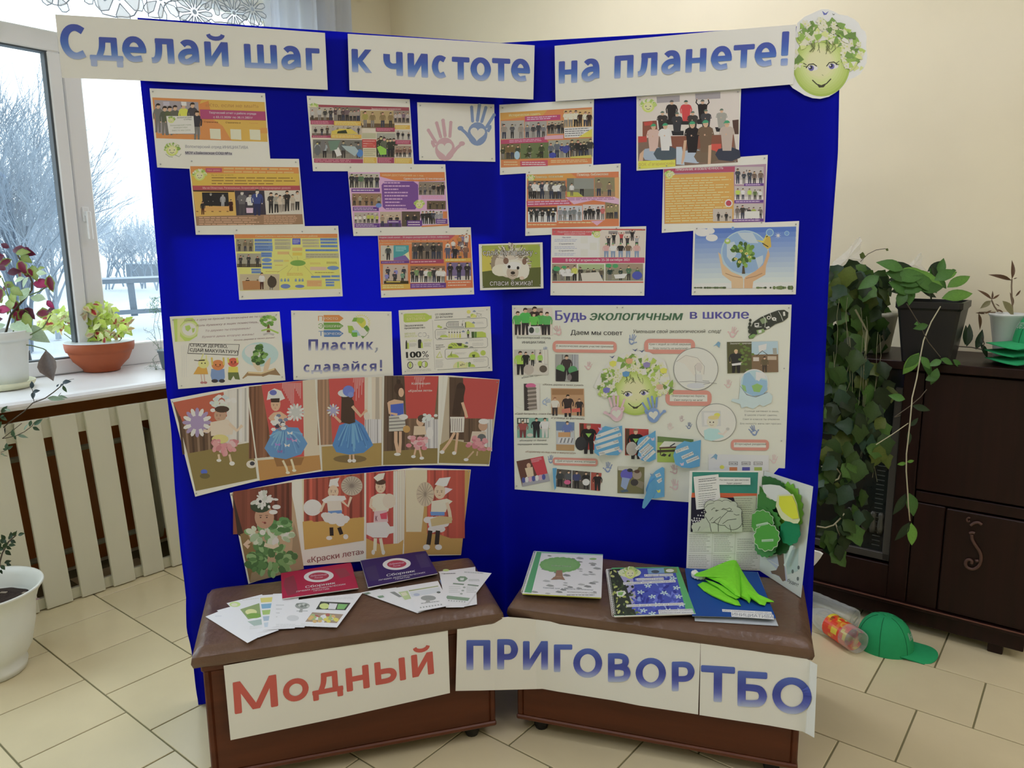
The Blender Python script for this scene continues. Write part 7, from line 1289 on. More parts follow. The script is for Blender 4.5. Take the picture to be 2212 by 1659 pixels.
M_KER=mat('lime_green_felt',(110,190,40),rough=.9,noise_s=60,noise_a=.06,bump=.1,bump_s=900)
ZK=ZT_+.0145
ker=empty('kerchief',atz(1590,1260,ZK),0,'lime green kerchief folded in a fan on the blue folder','kerchief')
def cloth_piece(pts,h0,h1,th=.0035,name='fold',peak=None):
 """folded cloth layer: outline (crop K) with the height rising to a soft crease"""
 P=[cKK(*p)for p in pts];cx=sum(p[0]for p in P)/len(P);cy=sum(p[1]for p in P)/len(P)
 if peak:cx,cy=cKK(*peak)
 mb=MB();n=len(P);rings=[]
 for s_,h in((1,h0),(.97,h0+th),(.8,h0+th+(h1-h0)*.45),(.5,h0+th+(h1-h0)*.85),(.2,h1+th)):
  rings.append(mb.pts([atz(cx+(x-cx)*s_,cy+(y-cy)*s_,ZK+h)for x,y in P]))
 for a,b in zip(rings,rings[1:]):
  for k in range(n):mb.face((a+k,a+(k+1)%n,b+(k+1)%n,b+k))
 mb.face([rings[-1]+k for k in range(n)]);mb.face([rings[0]+k for k in range(n)][::-1])
 return mb.build(name,M_KER,ker,smooth=False)
cKK=crop(1460,1000,5.353)
cloth_piece([(248,1408),(310,1375),(400,1380),(520,1430),(640,1530),(720,1590),(755,1655),(690,1648),(560,1605),(420,1540),(320,1480)],0,.008)
cloth_piece([(330,1345),(430,1372),(560,1430),(680,1520),(745,1560),(700,1575),(600,1530),(480,1440),(400,1395)],.009,.013)
cloth_piece([(700,1125),(760,1240),(840,1370),(930,1490),(1020,1580),(1130,1596),(1134,1612),(1050,1612),(1030,1652),(975,1640),(870,1572),(850,1628),(820,1592),(742,1552),(720,1350)],.004,.016,peak=(800,1450))
cloth_piece([(205,1298),(235,1272),(330,1245),(450,1195),(570,1145),(668,1112),(700,1125),(735,1240),(745,1400),(748,1555),(690,1535),(600,1460),(500,1385),(420,1350),(350,1320),(300,1285),(250,1290),(225,1310)],.014,.026,peak=(640,1330))
mb=MB()
for k in range(9):a=math.radians(110+k*22);c_=atz(1511,1240,ZK+.012);mb.tube([c_,c_+Vector((math.cos(a)*.026,math.sin(a)*.026,-.002))],[.002,.007],6)
mb.build('white_rosette',mat('white_felt',(205,206,190),rough=.9),ker)
la,lb,lc=atz(1482.4,1227,ZS+.001),atz(1640,1232.6,ZS+.001),atz(1730,1291.4,ZS+.001)
lb2=Vector((lb.x,lb.y,0))
S_1=Wall([(la.x,la.y),(lb.x,lb.y)]);S_2=Wall([(lb.x,lb.y),(lc.x,lc.y)])
lap=empty('lapbook',lb,0,'open standing lapbook with teal page and green foam tree on the right bench','lapbook')
k1=lambda q:[cKK(*p)for p in q]
sheet('page',S_1,k1([(160,92),(1012,88),(968,1246),(120,1216)]),0,'','',parent=lap,col=(200,204,196),thick=.003)
sheet('page',S_2,k1([(1012,88),(1588,272),(1447,1560),(968,1246)]),0,'','',parent=lap,col=(190,194,190),thick=.003)
def f(p):
 p.Q([(190,105),(952,108),(940,352),(185,345)],(30,130,116));p.Q([(185,345),(940,352),(935,400),(178,400)],(206,86,40));p.Q([(178,400),(935,400),(925,800),(170,798)],(26,22,50));p.E(560,640,380,60,(26,22,50));r=random.Random(2)
 for k in range(20):p.E(185+((k*29)%160),690-((k*29)%160)*.75+(k%4)*24-30,9,9,(206,208,214),n=8)
 p.Q([(665,388),(930,380),(925,800),(750,800),(700,500)],(176,182,160));p.L(672,400,900,800,16,(110,116,104),0,fill=.22,seed=4)
 for x0,x1,y0,y1,n in((155,410,820,1030,9),(440,660,820,1030,9),(710,930,870,1010,6),(145,400,1060,1210,7),(430,650,1060,1210,7),(700,950,1025,1240,10)):p.L(x0,y0,x1,y1,n,(84,88,80),.0,fill=.16,seed=x0+y0,rag=.3)
 p.S([(428,800),(412,1210)],4,(176,180,166));p.S([(690,800),(670,1220)],4,(176,180,166));p.S([(150,1045),(690,1050)],4,(176,180,166))
p=Pr(S_1,.0003,cKK);f(p);p.build('print',lap)
def f(p):
 CL=(176,182,168);I=(60,62,60)
 for c,o_ in((I,5),(CL,0)):
  for cx,cy,a,b in((400,510,70,76),(490,490,70,56),(580,480,60,50),(660,490,50,44),(700,570,66,60),(420,620,90,70),(540,630,110,90),(660,660,110,110),(260,740,80,56),(340,700,70,60),(700,740,80,70),(500,740,170,70)):p.E(cx,cy,a+o_,b+o_,c,n=24)
 p.R(190,690,760,798,CL);p.S([(335,520),(370,480),(440,460)],5,I)
 for pts in([(390,668),(430,628)],[(430,695),(470,655),(520,620)],[(495,690),(520,640),(600,560),(660,560)],[(540,705),(600,660),(700,648)],[(620,715),(640,795)],[(490,690),(492,795)],[(340,620),(390,700),(410,795)],[(670,590),(700,605),(735,598)],[(760,560),(760,640),(775,740)],[(410,545),(440,520),(455,525)],[(255,785),(280,735)]):p.S(pts,6,I)
p=Pr(S_1,.0105,cKK);
cloud_q=[(190,740),(215,700),(270,690),(330,650),(330,590),(370,560),(335,520),(345,470),(400,435),(470,430),(520,400),(590,410),(650,440),(700,460),(712,500),(755,540),(760,600),(770,700),(765,798),(195,798)]
sheet('popup_cloud',S_1,k1(cloud_q),.010,'','',parent=lap,col=(176,182,168),thick=.001);p.clip=[tuple(v)for v in k1([(180,700),(260,640),(325,640),(320,440),(450,390),(700,380),(790,520),(790,802),(180,802)])];f(p);p.build('print',lap)
for q,tx in(([(203,160),(492,130),(522,508),(236,540)],'card'),([(494,165),(862,170),(862,252),(500,252)],'card')):
 sheet('text_card',S_1,k1(q),.004,'','',parent=lap,col=(206,208,212),thick=.001)
def f(p):
 p.L(262,182,470,230,2,(84,90,96),-.11,fill=.3);p.L(262,240,475,340,4,(84,90,96),-.11,fill=.22,seed=3);p.L(262,350,490,520,7,(84,90,96),-.11,fill=.2,seed=5);p.T('Раз листочек, два листочек',506,204,842,204,15,(70,74,84),bold=.008);p.T('будет дерево!',588,242,760,242,15,(70,74,84),bold=.008)
p=Pr(S_1,.0043,cKK);f(p);p.build('print',lap)
def f(p):
 p.Q([(1045,1110),(1240,1050),(1290,1360),(1270,1370),(1150,1290),(1100,1285),(1090,1260),(1170,1230)],(176,180,206));p.Q([(1170,1060),(1245,1050),(1255,1200),(1270,1360),(1235,1370),(1195,1310),(1150,1290),(1110,1280),(1095,1250),(1160,1240),(1190,1180)],(116,92,76));p.Q([(1260,1040),(1420,980),(1410,1250),(1290,1290)],(170,190,186));p.T('будет!',1285,1370,1405,1430,40,(100,106,106));[p.E(x,y,14,24,(100,110,110),n=10)for x,y in((1350,1255),(1418,1210),(1410,1340))];p.S([(1070,1120),(1190,1190)],10,(206,214,222))
p=Pr(S_2,.0003,cKK);f(p);p.build('print',lap)
def foam(c,rx,ry,col,off,rim=None,scal=14,rot=0,name='foam_leaf',a=.06):
 q=[]
 for k in range(scal*4):t=2*PI*k/(scal*4);rr=1+a*math.sin(t*scal);x,y=rx*rr*math.cos(t),ry*rr*math.sin(t);q.append((c[0]+x*math.cos(rot)-y*math.sin(rot),c[1]+x*math.sin(rot)+y*math.cos(rot)))
 if rim:sheet(name,S_2,k1(q),off,'','',parent=lap,col=rim,thick=.002);q=[(c[0]+(x-c[0])*.95,c[1]+(y-c[1])*.95)for x,y in q];off+=.0004
 return sheet(name,S_2,k1(q),off,'','',parent=lap,col=col,thick=.002 if not rim else .0003)
foam((1280,560),190,330,(110,166,56),.004,scal=20,name='foam_crown');foam((1110,240),165,70,(50,96,50),.006,scal=16,rot=.35);foam((1180,930),160,130,(40,80,44),.005);foam((1060,760),150,320,(30,46,34),.006,a=.03)
foam((950,400),150,130,(60,110,44),.012,scal=16);foam((1040,450),130,120,(64,120,60),.016,scal=12);foam((1010,690),200,170,(66,126,60),.020,scal=16);foam((1040,960),130,130,(70,130,76),.018,scal=14)
foam((1320,800),120,150,(30,120,80),.022,scal=9);foam((1110,360),70,60,(186,186,170),.02,scal=8)
foam((990,680),140,135,(84,150,70),.03,rim=(190,214,176),scal=12);foam((1050,860),150,160,(80,150,64),.038,rim=(196,218,180),scal=12)
sheet('paper_leaf',S_2,k1([(1005,255),(1090,248),(1200,262),(1290,320),(1330,360),(1180,440),(1150,445),(1080,400),(1020,340),(1000,290)]),.036,'','',parent=lap,col=(206,212,196),thick=.001)
sheet('paper_leaf',S_2,k1([(1180,370),(1355,360),(1400,470),(1434,660),(1410,700),(1360,700),(1320,680),(1260,670),(1220,640),(1190,590),(1155,500),(1165,430)]),.042,'','',parent=lap,col=(206,206,160),thick=.001)
sheet('paper_leaf',S_2,k1([(1195,385),(1345,380),(1390,480),(1422,640),(1350,650),(1290,610),(1230,560),(1190,480)]),.045,'','',parent=lap,col=(206,214,60),thick=.001)
sheet('paper_leaf',S_2,k1([(1325,940),(1360,960),(1300,1100),(1260,1200),(1245,1180),(1290,1060)]),.02,'','',parent=lap,col=(190,206,196),thick=.001)
p=Pr(S_2,.0392,cKK)
for x0,y0,x1,y1 in((930,725,1065,695),(992,900,1128,892)):p.S([(x0,y0),(x1,y1)],28,(176,206,170));p.L(x0+10,y0-4,x1-10,y0+10,1,(120,160,120),(y1-y0)/(x1-x0))
p.build('print',lap)

# ---- part 7
GZ=-.6
M_SNOW=mat('snow',(.50,.56,.62,1),rough=.9,noise_s=.6,noise_a=.04)
mb=MB();mb.grid(lambda s,t:W(WU-.6-90*t,-40+130*s,GZ+.25*noise.noise(Vector((s*40,t*30,0)))*min(1,t*4)+(.0 if t<.3 else(t-.3)*2.2)),60,50)
o=mb.build('snow_ground',M_SNOW,smooth=True);struct(o)
M_FROST_HAZE=[mat('frosted_hazy_bark_%d'%k,c,rough=.9)for k,c in enumerate(((.13,.17,.22,1),(.26,.32,.38,1),(.38,.45,.52,1)))]  # frost tones, paler for farther trees: distance haze put into the colour
def tree(x,y,d,hgt,kind,seed,label,spread=.5,trunks=1,lev=5,r0=.05):
 """bare frosted tree: base seen at photo pixel (x, y), d metres away"""
 r=random.Random(seed);rr=ray(x,y);base=C0+rr*(d/math.hypot(rr.x,rr.y));base.z=GZ+(0 if d<28 else(d-28)*.02)
 root=empty('frosted_tree',base,0,label,'tree','frosted trees beyond the window');T,B=MB(),MB()
 def tri(mb,a,b,ra,rb,n=3):mb.tube([a,b],[ra,rb],n,cap=False)
 def grow(p,dr,L,rad,lv):
  q=p+dr*L;m=(p+q)/2+Vector((r.uniform(-1,1),r.uniform(-1,1),0))*L*.06
  tgt=T if lv>=lev-1 else B;n=5 if lv>=lev-1 else 3
  tri(tgt,p,m,rad,rad*.85,n);tri(tgt,m,q,rad*.85,rad*.65,n)
  if lv==0:return
  for k in range(3 if lv>1 else 4):
   ax=Vector((r.gauss(0,1),r.gauss(0,1),r.gauss(0,.35))).normalized();nd=(dr+ax*spread*r.uniform(.7,1.5)+Vector((0,0,.12 if lv>1 else-.05))).normalized()
   st=p.lerp(q,r.uniform(.45,1.0));grow(st,nd,L*r.uniform(.6,.8),rad*.55,lv-1)
  grow(q,(dr+Vector((r.gauss(0,.15),r.gauss(0,.15),0))).normalized(),L*.75,rad*.62,lv-1)
 for k in range(trunks):
  dr=Vector((r.gauss(0,.16),r.gauss(0,.16),1)).normalized()if trunks>1 else Vector((r.gauss(0,.04),r.gauss(0,.04),1)).normalized()
  grow(base+Vector((r.gauss(0,.12),r.gauss(0,.12),0))*(trunks>1),dr,hgt*.30,r0,lev)
 T.build('trunk',M_FROST_HAZE[kind],root);B.build('branches',M_FROST_HAZE[min(2,kind+1)],root)
tree(62,690,20,5.4,0,3,'large many-stemmed frosted tree nearest the left pane',.55,4,5,.055)
tree(8,700,24,8.2,0,8,'tall frosted tree at the far left edge of the window',.5,2,5,.09)
tree(118,690,23,4.4,1,11,'frosted tree beside the window mullion, left pane',.55,3,4,.05)
tree(-30,690,27,9.0,1,5,'tall pale frosted tree cut by the left edge of the photo',.5,1,5,.12)
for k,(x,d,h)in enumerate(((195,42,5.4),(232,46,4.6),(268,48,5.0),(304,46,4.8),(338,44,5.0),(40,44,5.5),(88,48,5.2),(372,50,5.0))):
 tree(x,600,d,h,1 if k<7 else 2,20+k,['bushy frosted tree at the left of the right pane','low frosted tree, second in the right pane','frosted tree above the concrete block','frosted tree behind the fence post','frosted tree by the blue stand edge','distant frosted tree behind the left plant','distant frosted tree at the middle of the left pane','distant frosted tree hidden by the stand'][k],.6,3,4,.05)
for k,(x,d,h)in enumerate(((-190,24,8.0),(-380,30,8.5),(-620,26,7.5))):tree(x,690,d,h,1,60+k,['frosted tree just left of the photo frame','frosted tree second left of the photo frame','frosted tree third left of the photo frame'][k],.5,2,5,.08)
M_FENCE=mat('snowy_timber',(.16,.20,.24,1),rough=.8)
M_SNOWCAP=mat('snow_cap',(.5,.56,.62,1),rough=.9)
fe=empty('timber_fence',W(-26,16,GZ),0,'grey timber fence with snow on its rail outside the right pane','fence')
def fp(x,y,d):rr=ray(x,y);return C0+rr*(d/math.hypot(rr.x,rr.y))
def beam(n,a,b,w_,h_,m):
 dr=(b-a).normalized();sd=dr.cross(Z).normalized();up=sd.cross(dr)
 mb=MB();i=mb.pts([p+sd*(w_*s1)+up*(h_*s2)for p in(a,b)for s2 in(-.5,.5)for s1 in(-.5,.5)])
 for f in((0,2,3,1),(4,5,7,6),(0,1,5,4),(2,6,7,3),(0,4,6,2),(1,3,7,5)):mb.face([i+k for k in f])
 return mb.build(n,m,fe)
beam('rail',fp(150,610,24),fp(380,602,24),.14,.16,M_FENCE);beam('snow_cap',fp(150,604.5,24),fp(380,596.5,24),.16,.05,M_SNOWCAP)
for x in(205,287,369):beam('post',fp(x-6,606,24),fp(x+4,682,24),.18,.18,M_FENCE)
beam('lower_beam',fp(228,677,23.8),fp(380,668,23.8),.12,.12,M_FENCE)
bk=empty('concrete_block',fp(303,590,55),0,'snow-capped concrete block among the bushes in the right pane','block')
a_,b_=fp(272,582,55),fp(345,582,55);dr=(b_-a_).normalized();fr_=lambda x,y,z:a_+dr*x+Z.cross(dr)*y+Z*z
MB().box(0,(b_-a_).length,0,2,-.5,.32,fr=fr_,bev=.03).build('block',M_FENCE,bk);MB().box(-.05,(b_-a_).length+.05,-.05,2.05,.32,.45,fr=fr_,bev=.05).build('snow_cap',M_SNOWCAP,bk)
M_LACE=mat('white_lace',(206,212,218),rough=.8,alpha=.42,transl=.5);M_LACE2=mat('lace_flower',(220,226,234),rough=.8,alpha=.75,transl=.5);M_LACE3=mat('lace_cord',(150,160,172),rough=.8,transl=.3)
CU=-3.82
cur=empty('lace_valance',atU(340,0,CU),0,'white lace valance with flowers hanging across the top of the window','curtain')
edge=[(-40,-8),(60,-10),(95,-5),(104,4),(117,10),(130,12),(142,8),(152,-3),(210,-3),(213,14),(222,30),(238,34),(250,37),(262,36),(275,38),(290,33),(299,18),(301,-3),(316,-3),(321,36),(336,38),(350,38),(355,12),(364,4),(378,1),(383,20),(388,40),(402,45),(420,49),(440,51),(450,45),(456,41),(464,48),(478,48),(492,50),(515,54),(524,46),(534,40),(540,50),(549,53),(558,56),(566,34),(572,60),(592,62)]
mb=MB()
i=mb.pts([atU(x,y,CU)for x,y in edge]+[Vector((atU(x,y,CU).x,atU(x,y,CU).y,3.12))for x,y in edge]);n=len(edge)
for k in range(n-1):mb.face((i+k,i+k+1,i+n+k+1,i+n+k))
mb.build('lace',M_LACE,cur)
for cx,cy,r_,np_ in((255,-6,42,5),(122,-16,28,5),(420,26,34,12),(505,28,28,10),(545,20,30,9),(345,-4,38,7),(462,-6,30,8),(190,-40,34,6)):
 c=atU(cx,cy,CU+.006);s_=r_/1613*4.6
 for k in range(np_):
  a=2*PI*k/np_+cx;fm=MB();P_=[c+V*(math.cos(a+q)*s_*l)+Z*(math.sin(a+q)*s_*l)for q,l in((0,.22),(-.42*5/np_,.7),(-.22*5/np_,.98),(0,1.02),(.22*5/np_,.98),(.42*5/np_,.7))]
  fm.poly(P_);fm.build('petal',M_LACE2,cur);tm=MB();tm.tube(P_+[P_[0]],.0022,4,cap=False);tm.build('petal_edge',M_LACE3,cur)
 cm=MB();cm.poly([c+U*.003+V*(math.cos(a)*s_*.13)+Z*(math.sin(a)*s_*.13)for a in[2*PI*k/10 for k in range(10)]]);cm.build('flower_centre',M_LACE3,cur)
mb=MB();mb.tube([atU(x,y,CU+.002)for x,y in edge],.003,4,cap=False);mb.build('scalloped_edge',M_LACE3,cur)
M_SHEER=mat('pale_blue_sheer',(.80,.85,.95,1),rough=.8,transl=.55,alpha=.93)
va,vb=atU(575,40,-3.84).dot(V),atU(764,40,-3.84).dot(V)
mb=MB();mb.grid(lambda s,t:W(-3.84+.035*math.sin(s*30+.6*math.sin(t*5))+.012*math.sin(s*71),va+(vb-va)*s,.35+2.75*t),90,12)
tag(mb.build('sheer_curtain',M_SHEER,smooth=True),'pale blue sheer side curtain hanging right of the window, behind the stand','curtain')
mb=MB();mb.tube([W(-3.84,-.6,3.13),W(-3.84,3.4,3.13)],.012,10);tag(mb.build('curtain_rod',mat('rod_white',(200,200,196))),'white curtain rod above the window, out of frame','curtain rod')
def leafmesh(name,L=1.,W_=.5,rim=(120,160,60),mid=None,tip=1.,fold=.12,droop=.2,teeth=0,peak=.42,n=6,half=.55):
 vs,fs,cl=[],[],[];mid=mid or rim
 for k in range(n+1):
  t=k/n;w_=W_/2*(math.sin(PI*min(1,t/peak*.5))if t<peak else math.cos(PI/2*((t-peak)/(1-peak))**tip))
  w_=max(w_,.004);z=-droop*t*t
  if teeth and 0<k<n:w_*=1+(teeth if k%2 else-teeth)
  for s_ in(-1,-half,0,half,1):vs.append((L*t,s_*w_,z+abs(s_)*fold*w_*2));cl.append(s_)
 for k in range(n):
  for j in range(4):a=k*5+j;fs.append((a,a+5,a+6,a+1))
 me=bpy.data.meshes.new(name);me.from_pydata(vs,[],fs);me.materials.append(M_LEAF)
 ca=me.color_attributes.new('Col','FLOAT_COLOR','CORNER');buf=[]
 for f in fs:
  for v in f:
   t=(v//5)/n;inner=abs(cl[v])<.9 and .12<t<.86
   buf+=list(pc(mid if inner else rim))
 ca.data.foreach_set('color',buf);me.polygons.foreach_set('use_smooth',[True]*len(fs));return me
M_LEAF=mat('leaf',vc=True,rough=.42,spec=.4,transl=.25,rand=.22,noise_s=14,noise_a=.12)
def put(root,me,p,d,up,s_,name='leaf'):
 d=Vector(d).normalized();up=Vector(up);y=up.cross(d);y=y.normalized()if y.length>1e-4 else d.orthogonal().normalized();z=d.cross(y)
 M=Matrix.Translation(p)@Matrix((d,y,z)).transposed().to_4x4()@Matrix.Scale(s_,4)
 return add(name,me,root,M)
def pxdir(ang,fwd=0):a=math.radians(ang);return RX*math.cos(a)-RY*math.sin(a)+RZ*fwd
def at(x,y,dep):return C0+ray(x,y)*dep
M_STEM=mat('green_stem',(96,112,70),rough=.6);M_STEMD=mat('dark_stem',(70,62,50),rough=.6);M_STEML=mat('pale_stem',(150,146,120),rough=.6)
M_SOIL=mat('dark_soil',(44,34,28),rough=1,noise_s=60,noise_a=.6,bump=.8,bump_s=120)
def potted(name,base,label,cat='plant',group=None):return empty(name,base,0,label,cat,group)
cb=atz(2,838,.947);pr_=potted('potted_coleus',cb,'tall maroon and green coleus in a white pot at the left of the sill')
dc=(cb-C0).dot(RZ);M_WPOT=mat('white_plastic_pot',(196,204,196),rough=.45,noise_s=5,noise_a=.06)
MB().lathe(cb,[(.10,.018),(.112,.03),(.122,.14),(.130,.215),(.132,.222),(.143,.222),(.146,.23),(.146,.262),(.140,.264),(.136,.258),(.132,.235),(.0,.232)],36).build('pot',M_WPOT,pr_,smooth=True)
MB().lathe(cb,[(.10,0),(.125,.002),(.138,.02),(.141,.032),(.136,.032),(.130,.014),(0,.010)],36).build('saucer',mat('cream_saucer',(206,206,170),rough=.5),pr_,smooth=True)
MB().lathe(cb,[(.131,.236),(.06,.245),(0,.24)],24).build('soil',M_SOIL,pr_)
mM=leafmesh('leaf',1,.62,(120,150,60),(96,22,44),teeth=.08);mM2=leafmesh('leaf',1,.6,(90,40,60),(70,16,34),teeth=.08);mP=leafmesh('leaf',1,.5,(100,44,56),(140,28,76));mG=leafmesh('leaf',1,.6,(110,136,70),(136,150,84),teeth=.1)
mK=leafmesh('leaf',1,.55,(176,190,160),(160,180,150));mB=leafmesh('leaf',1,.62,(86,74,66),(70,60,54),fold=.2,droop=.1,tip=.6,peak=.6)
cz=crop(0,520,4.74);rl=random.Random(12)
for x,y,l,a,me in((45,150,110,200,mM2),(130,95,110,0,mM2),(190,95,110,-15,mM2),(120,190,100,215,mM),(195,200,110,-60,mM),(225,215,120,-100,mM),(95,75,60,150,mM2),(160,130,90,10,mG),(210,150,90,-30,mG),(290,280,60,-60,mM),(330,250,110,-70,mG),(250,380,70,200,mK),(505,350,110,-85,mM),(335,440,140,0,mP),(75,330,90,10,mM2),(20,370,90,180,mM),(60,300,70,150,mM2),(40,430,90,-20,mG),(110,480,100,-30,mG),(10,480,110,-90,mM),(160,570,130,-110,mG),(130,600,100,-60,mM),(110,710,120,175,mP),(150,700,110,-60,mM),(200,700,120,-50,mM),(250,690,110,-40,mM2),(260,730,110,-80,mG),(30,800,90,200,mM2),(60,860,90,-160,mK),(110,850,180,-12,mK),(230,880,190,-30,mK),(470,1120,210,-72,mB),(470,600,110,170,mK),(480,610,80,-45,mP),(560,690,60,-150,mM2),(520,740,120,180,mM),(300,480,110,-120,mK),(240,330,60,-20,mM2),(290,370,80,-120,mK),(380,300,60,20,mG),(370,330,70,0,mK),(60,560,100,160,mG),(20,640,90,120,mM),(150,640,90,100,mG),(200,560,80,30,mK),(0,700,110,-150,mM),(30,540,80,60,mM2)):
 p=at(*cz(x,y),dc+rl.uniform(-.10,.06));put(pr_,me,p,pxdir(a,rl.uniform(-.4,.1)),-RZ+Vector((rl.uniform(-.4,.4),rl.uniform(-.4,.4),rl.uniform(0,.7))),l/4.74/1613*dc*1.55)
for P_ in([(40,1010),(75,880),(110,760),(200,650),(280,560),(325,500),(328,420),(290,330),(230,240),(180,150)],[(300,560),(400,520),(500,460),(510,420)],[(110,760),(100,620),(60,480),(20,380)],[(150,990),(200,900)],[(130,960),(150,860),(160,770)],[(160,1010),(320,960),(440,890),(520,760)],[(180,1060),(320,1072),(440,1105),(475,1125)]):
 mb=MB();mb.tube([at(*cz(*q),dc-.01)for q in P_],[.005 if P_[0][0]in(40,)else .0028]*len(P_),6);mb.build('stem',M_STEMD if P_[0][0]==40 else M_STEM,pr_,smooth=True)
vb_=atz(61,806,.947);MB().lathe(vb_,[(.020,0),(.024,.004),(.026,.05),(.022,.09),(.020,.11),(.024,.115),(.022,.118),(0,.112)],20).build('dark_vase',mat('dark_glass',(48,56,66),rough=.25));tag(bpy.data.objects['dark_vase'],'small dark vase on the sill half behind the white pot','vase')
bb=atz(221,800,.947);db=(bb-C0).dot(RZ);k_=db/1613
pb=potted('potted_coleus',bb,'pale yellow-green coleus in a terracotta bowl on the sill')
M_TERR=mat('terracotta',(146,74,42),rough=.55,noise_s=12,noise_a=.08)
MB().lathe(bb,[(.078,0),(.086,.002),(.088,.012),(.104,.030),(.132,.058),(.148,.095),(.150,.104),(.158,.106),(.163,.125),(.165,.152),(.160,.156),(.152,.154),(.147,.135),(0,.128)],44).build('bowl',M_TERR,pb,smooth=True)
MB().lathe(bb,[(.148,.130),(.08,.140),(0,.136)],24).build('soil',M_SOIL,pb)
MB().lathe(bb,[(.151,.1545),(.1605,.157),(.1655,.153)],44).build('rim_glaze',mat('pale_rim',(190,196,200),rough=.3),pb,smooth=True)
cy=crop(80,620,7.54);rl=random.Random(5)
mY1=leafmesh('leaf',1,.6,(186,200,110),(176,194,96),teeth=.14);mY2=leafmesh('leaf',1,.6,(196,206,130),(150,40,50),teeth=.12,half=.34);mY3=leafmesh('leaf',1,.62,(196,206,150),(190,200,140),teeth=.14);mY4=leafmesh('leaf',1,.6,(170,190,90),(150,170,70),teeth=.14);mY5=leafmesh('leaf',1,.6,(196,196,150),(170,140,110),teeth=.1,half=.4)
for cx,cy_,rad,n in((130,560,85,13),(300,500,90,10),(450,440,80,10),(430,620,80,8),(600,450,90,10),(760,330,90,10),(950,280,80,9),(1150,370,70,8),(880,470,110,12),(1050,480,90,9),(720,620,100,10),(950,640,110,11),(1320,560,90,11),(1430,640,90,10),(1300,700,60,5),(1100,790,90,9),(850,800,90,8),(700,770,80,7),(880,980,90,6),(1030,980,70,6),(600,620,70,6)):
 for k in range(int(n*1.9)):
  a=rl.uniform(0,6.28);d_=math.sqrt(rl.random())*rad;x,y=cx+math.cos(a)*d_,cy_+math.sin(a)*d_*.9
  me=rl.choice([mY1,mY1,mY3,mY4,mY3,mY1,mY5,mY3,mY2]);
  put(pb,me,at(*cy(x,y),db+rl.uniform(-.09,.07)),pxdir(rl.uniform(-170,20)if rl.random()<.75 else rl.uniform(0,180),rl.uniform(-.5,.2)),-RZ*.8+Vector((rl.uniform(-.6,.6),rl.uniform(-.6,.6),rl.uniform(.1,1))),rl.uniform(110,195)/7.54*k_)
put(pb,mM,at(*cy(250,420),db-.05),pxdir(178,0),-RZ+Z*.5,170/7.54*k_);put(pb,mY2,at(*cy(1100,930),db-.1),pxdir(95,0),-RZ,120/7.54*k_)
for P_ in([(900,1000),(760,860),(600,780),(500,700),(430,600)],[(880,1000),(700,880),(560,850),(440,760)],[(950,1000),(900,820),(850,600),(900,400)],[(1000,1000),(1020,800),(1000,560)],[(1050,990),(1200,840),(1290,760)],[(1100,990),(1250,930),(1360,860),(1400,780)],[(920,1000),(800,760),(640,600),(350,520),(150,600)],[(-60,740),(20,700),(100,660)]):
 MB().tube([at(*cy(*q),db-.02)for q in P_],.0022,5).build('stem',M_STEM,pb,smooth=True)
fbz=atz(372,795,.947);df=(fbz-C0).dot(RZ);pf=potted('asparagus_fern',fbz,'wispy thin-stemmed fern at the stand edge on the sill')
MB().lathe(fbz,[(.045,0),(.05,.004),(.062,.085),(.066,.088),(.066,.10),(.06,.098),(0,.09)],24).build('pot',mat('grey_pot',(90,104,110),rough=.5),pf,smooth=True)
rl=random.Random(9);mb=MB();ms=MB()
for P_ in([(2010,1050),(1930,850),(1900,650),(1930,450),(1970,300)],[(2020,1050),(2010,800),(1960,600),(2000,420)],[(2020,1060),(1960,960),(1880,880),(1800,820)],[(2020,1070),(1930,1120),(1880,1180),(1940,1300),(2040,1340)],[(1940,1300),(1870,1290),(1810,1285)],[(1940,1300),(1930,1350)],[(1930,850),(1850,740),(1750,700)]):
 ms.tube([at(*cy(*q),df-.03)for q in P_],.0010,4)
 for k in range(16):
  t=rl.random()*(len(P_)-1);i=int(t);f_=t-i;x=P_[i][0]+(P_[i+1][0]-P_[i][0])*f_;y=P_[i][1]+(P_[i+1][1]-P_[i][1])*f_;a=rl.uniform(0,6.28);l=rl.uniform(30,90)
  ms.tube([at(*cy(x,y),df-.03),at(*cy(x+math.cos(a)*l*.5,y+math.sin(a)*l*.5),df-.04),at(*cy(x+math.cos(a+.3)*l,y+math.sin(a+.3)*l),df-.03)],.0006,3)
for k in range(170):
 x,y=rl.gauss(1930,50),rl.uniform(170,430);x+=(y-170)*-.1;a=rl.uniform(2.0,5.2);l=rl.uniform(18,40);mb.tube([at(*cy(x,y),df-.04+rl.uniform(-.02,.02)),at(*cy(x+math.cos(a)*l,y+math.sin(a)*l),df-.04)],[.0012,.0004],3,cap=False)
o=mb.build('needles',mat('fern_green',(96,136,100),rough=.7),pf);o['kind']='stuff';ms.build('stems',mat('fern_stem',(110,130,110),rough=.7),pf)
fbp=atz(-20,1452,0);dp=(fbp-C0).dot(RZ);pl=potted('floor_pot_plant',fbp,'large white plastic floor pot with dark shrub at the lower left edge')
wob=lambda a,z:1+.035*math.sin(a*8)*math.exp(-((z-.075)/.03)**2)
MB().lathe(fbp,[(.10,0),(.118,.004),(.124,.03),(.116,.05),(.128,.072),(.146,.10),(.163,.18),(.170,.25),(.174,.268),(.184,.30),(.200,.325),(.205,.330),(.203,.336),(.195,.334),(.180,.31),(.168,.27),(.160,.24),(0,.235)],56,wob=wob).build('pot',mat('white_glossy_pot',(196,200,192),rough=.3,noise_s=6,noise_a=.04),pl,smooth=True)
MB().lathe(fbp,[(.165,.262),(.12,.272),(.06,.266),(0,.275)],28,wob=lambda a,z:1+.02*math.sin(a*13)).build('soil',M_SOIL,pl)
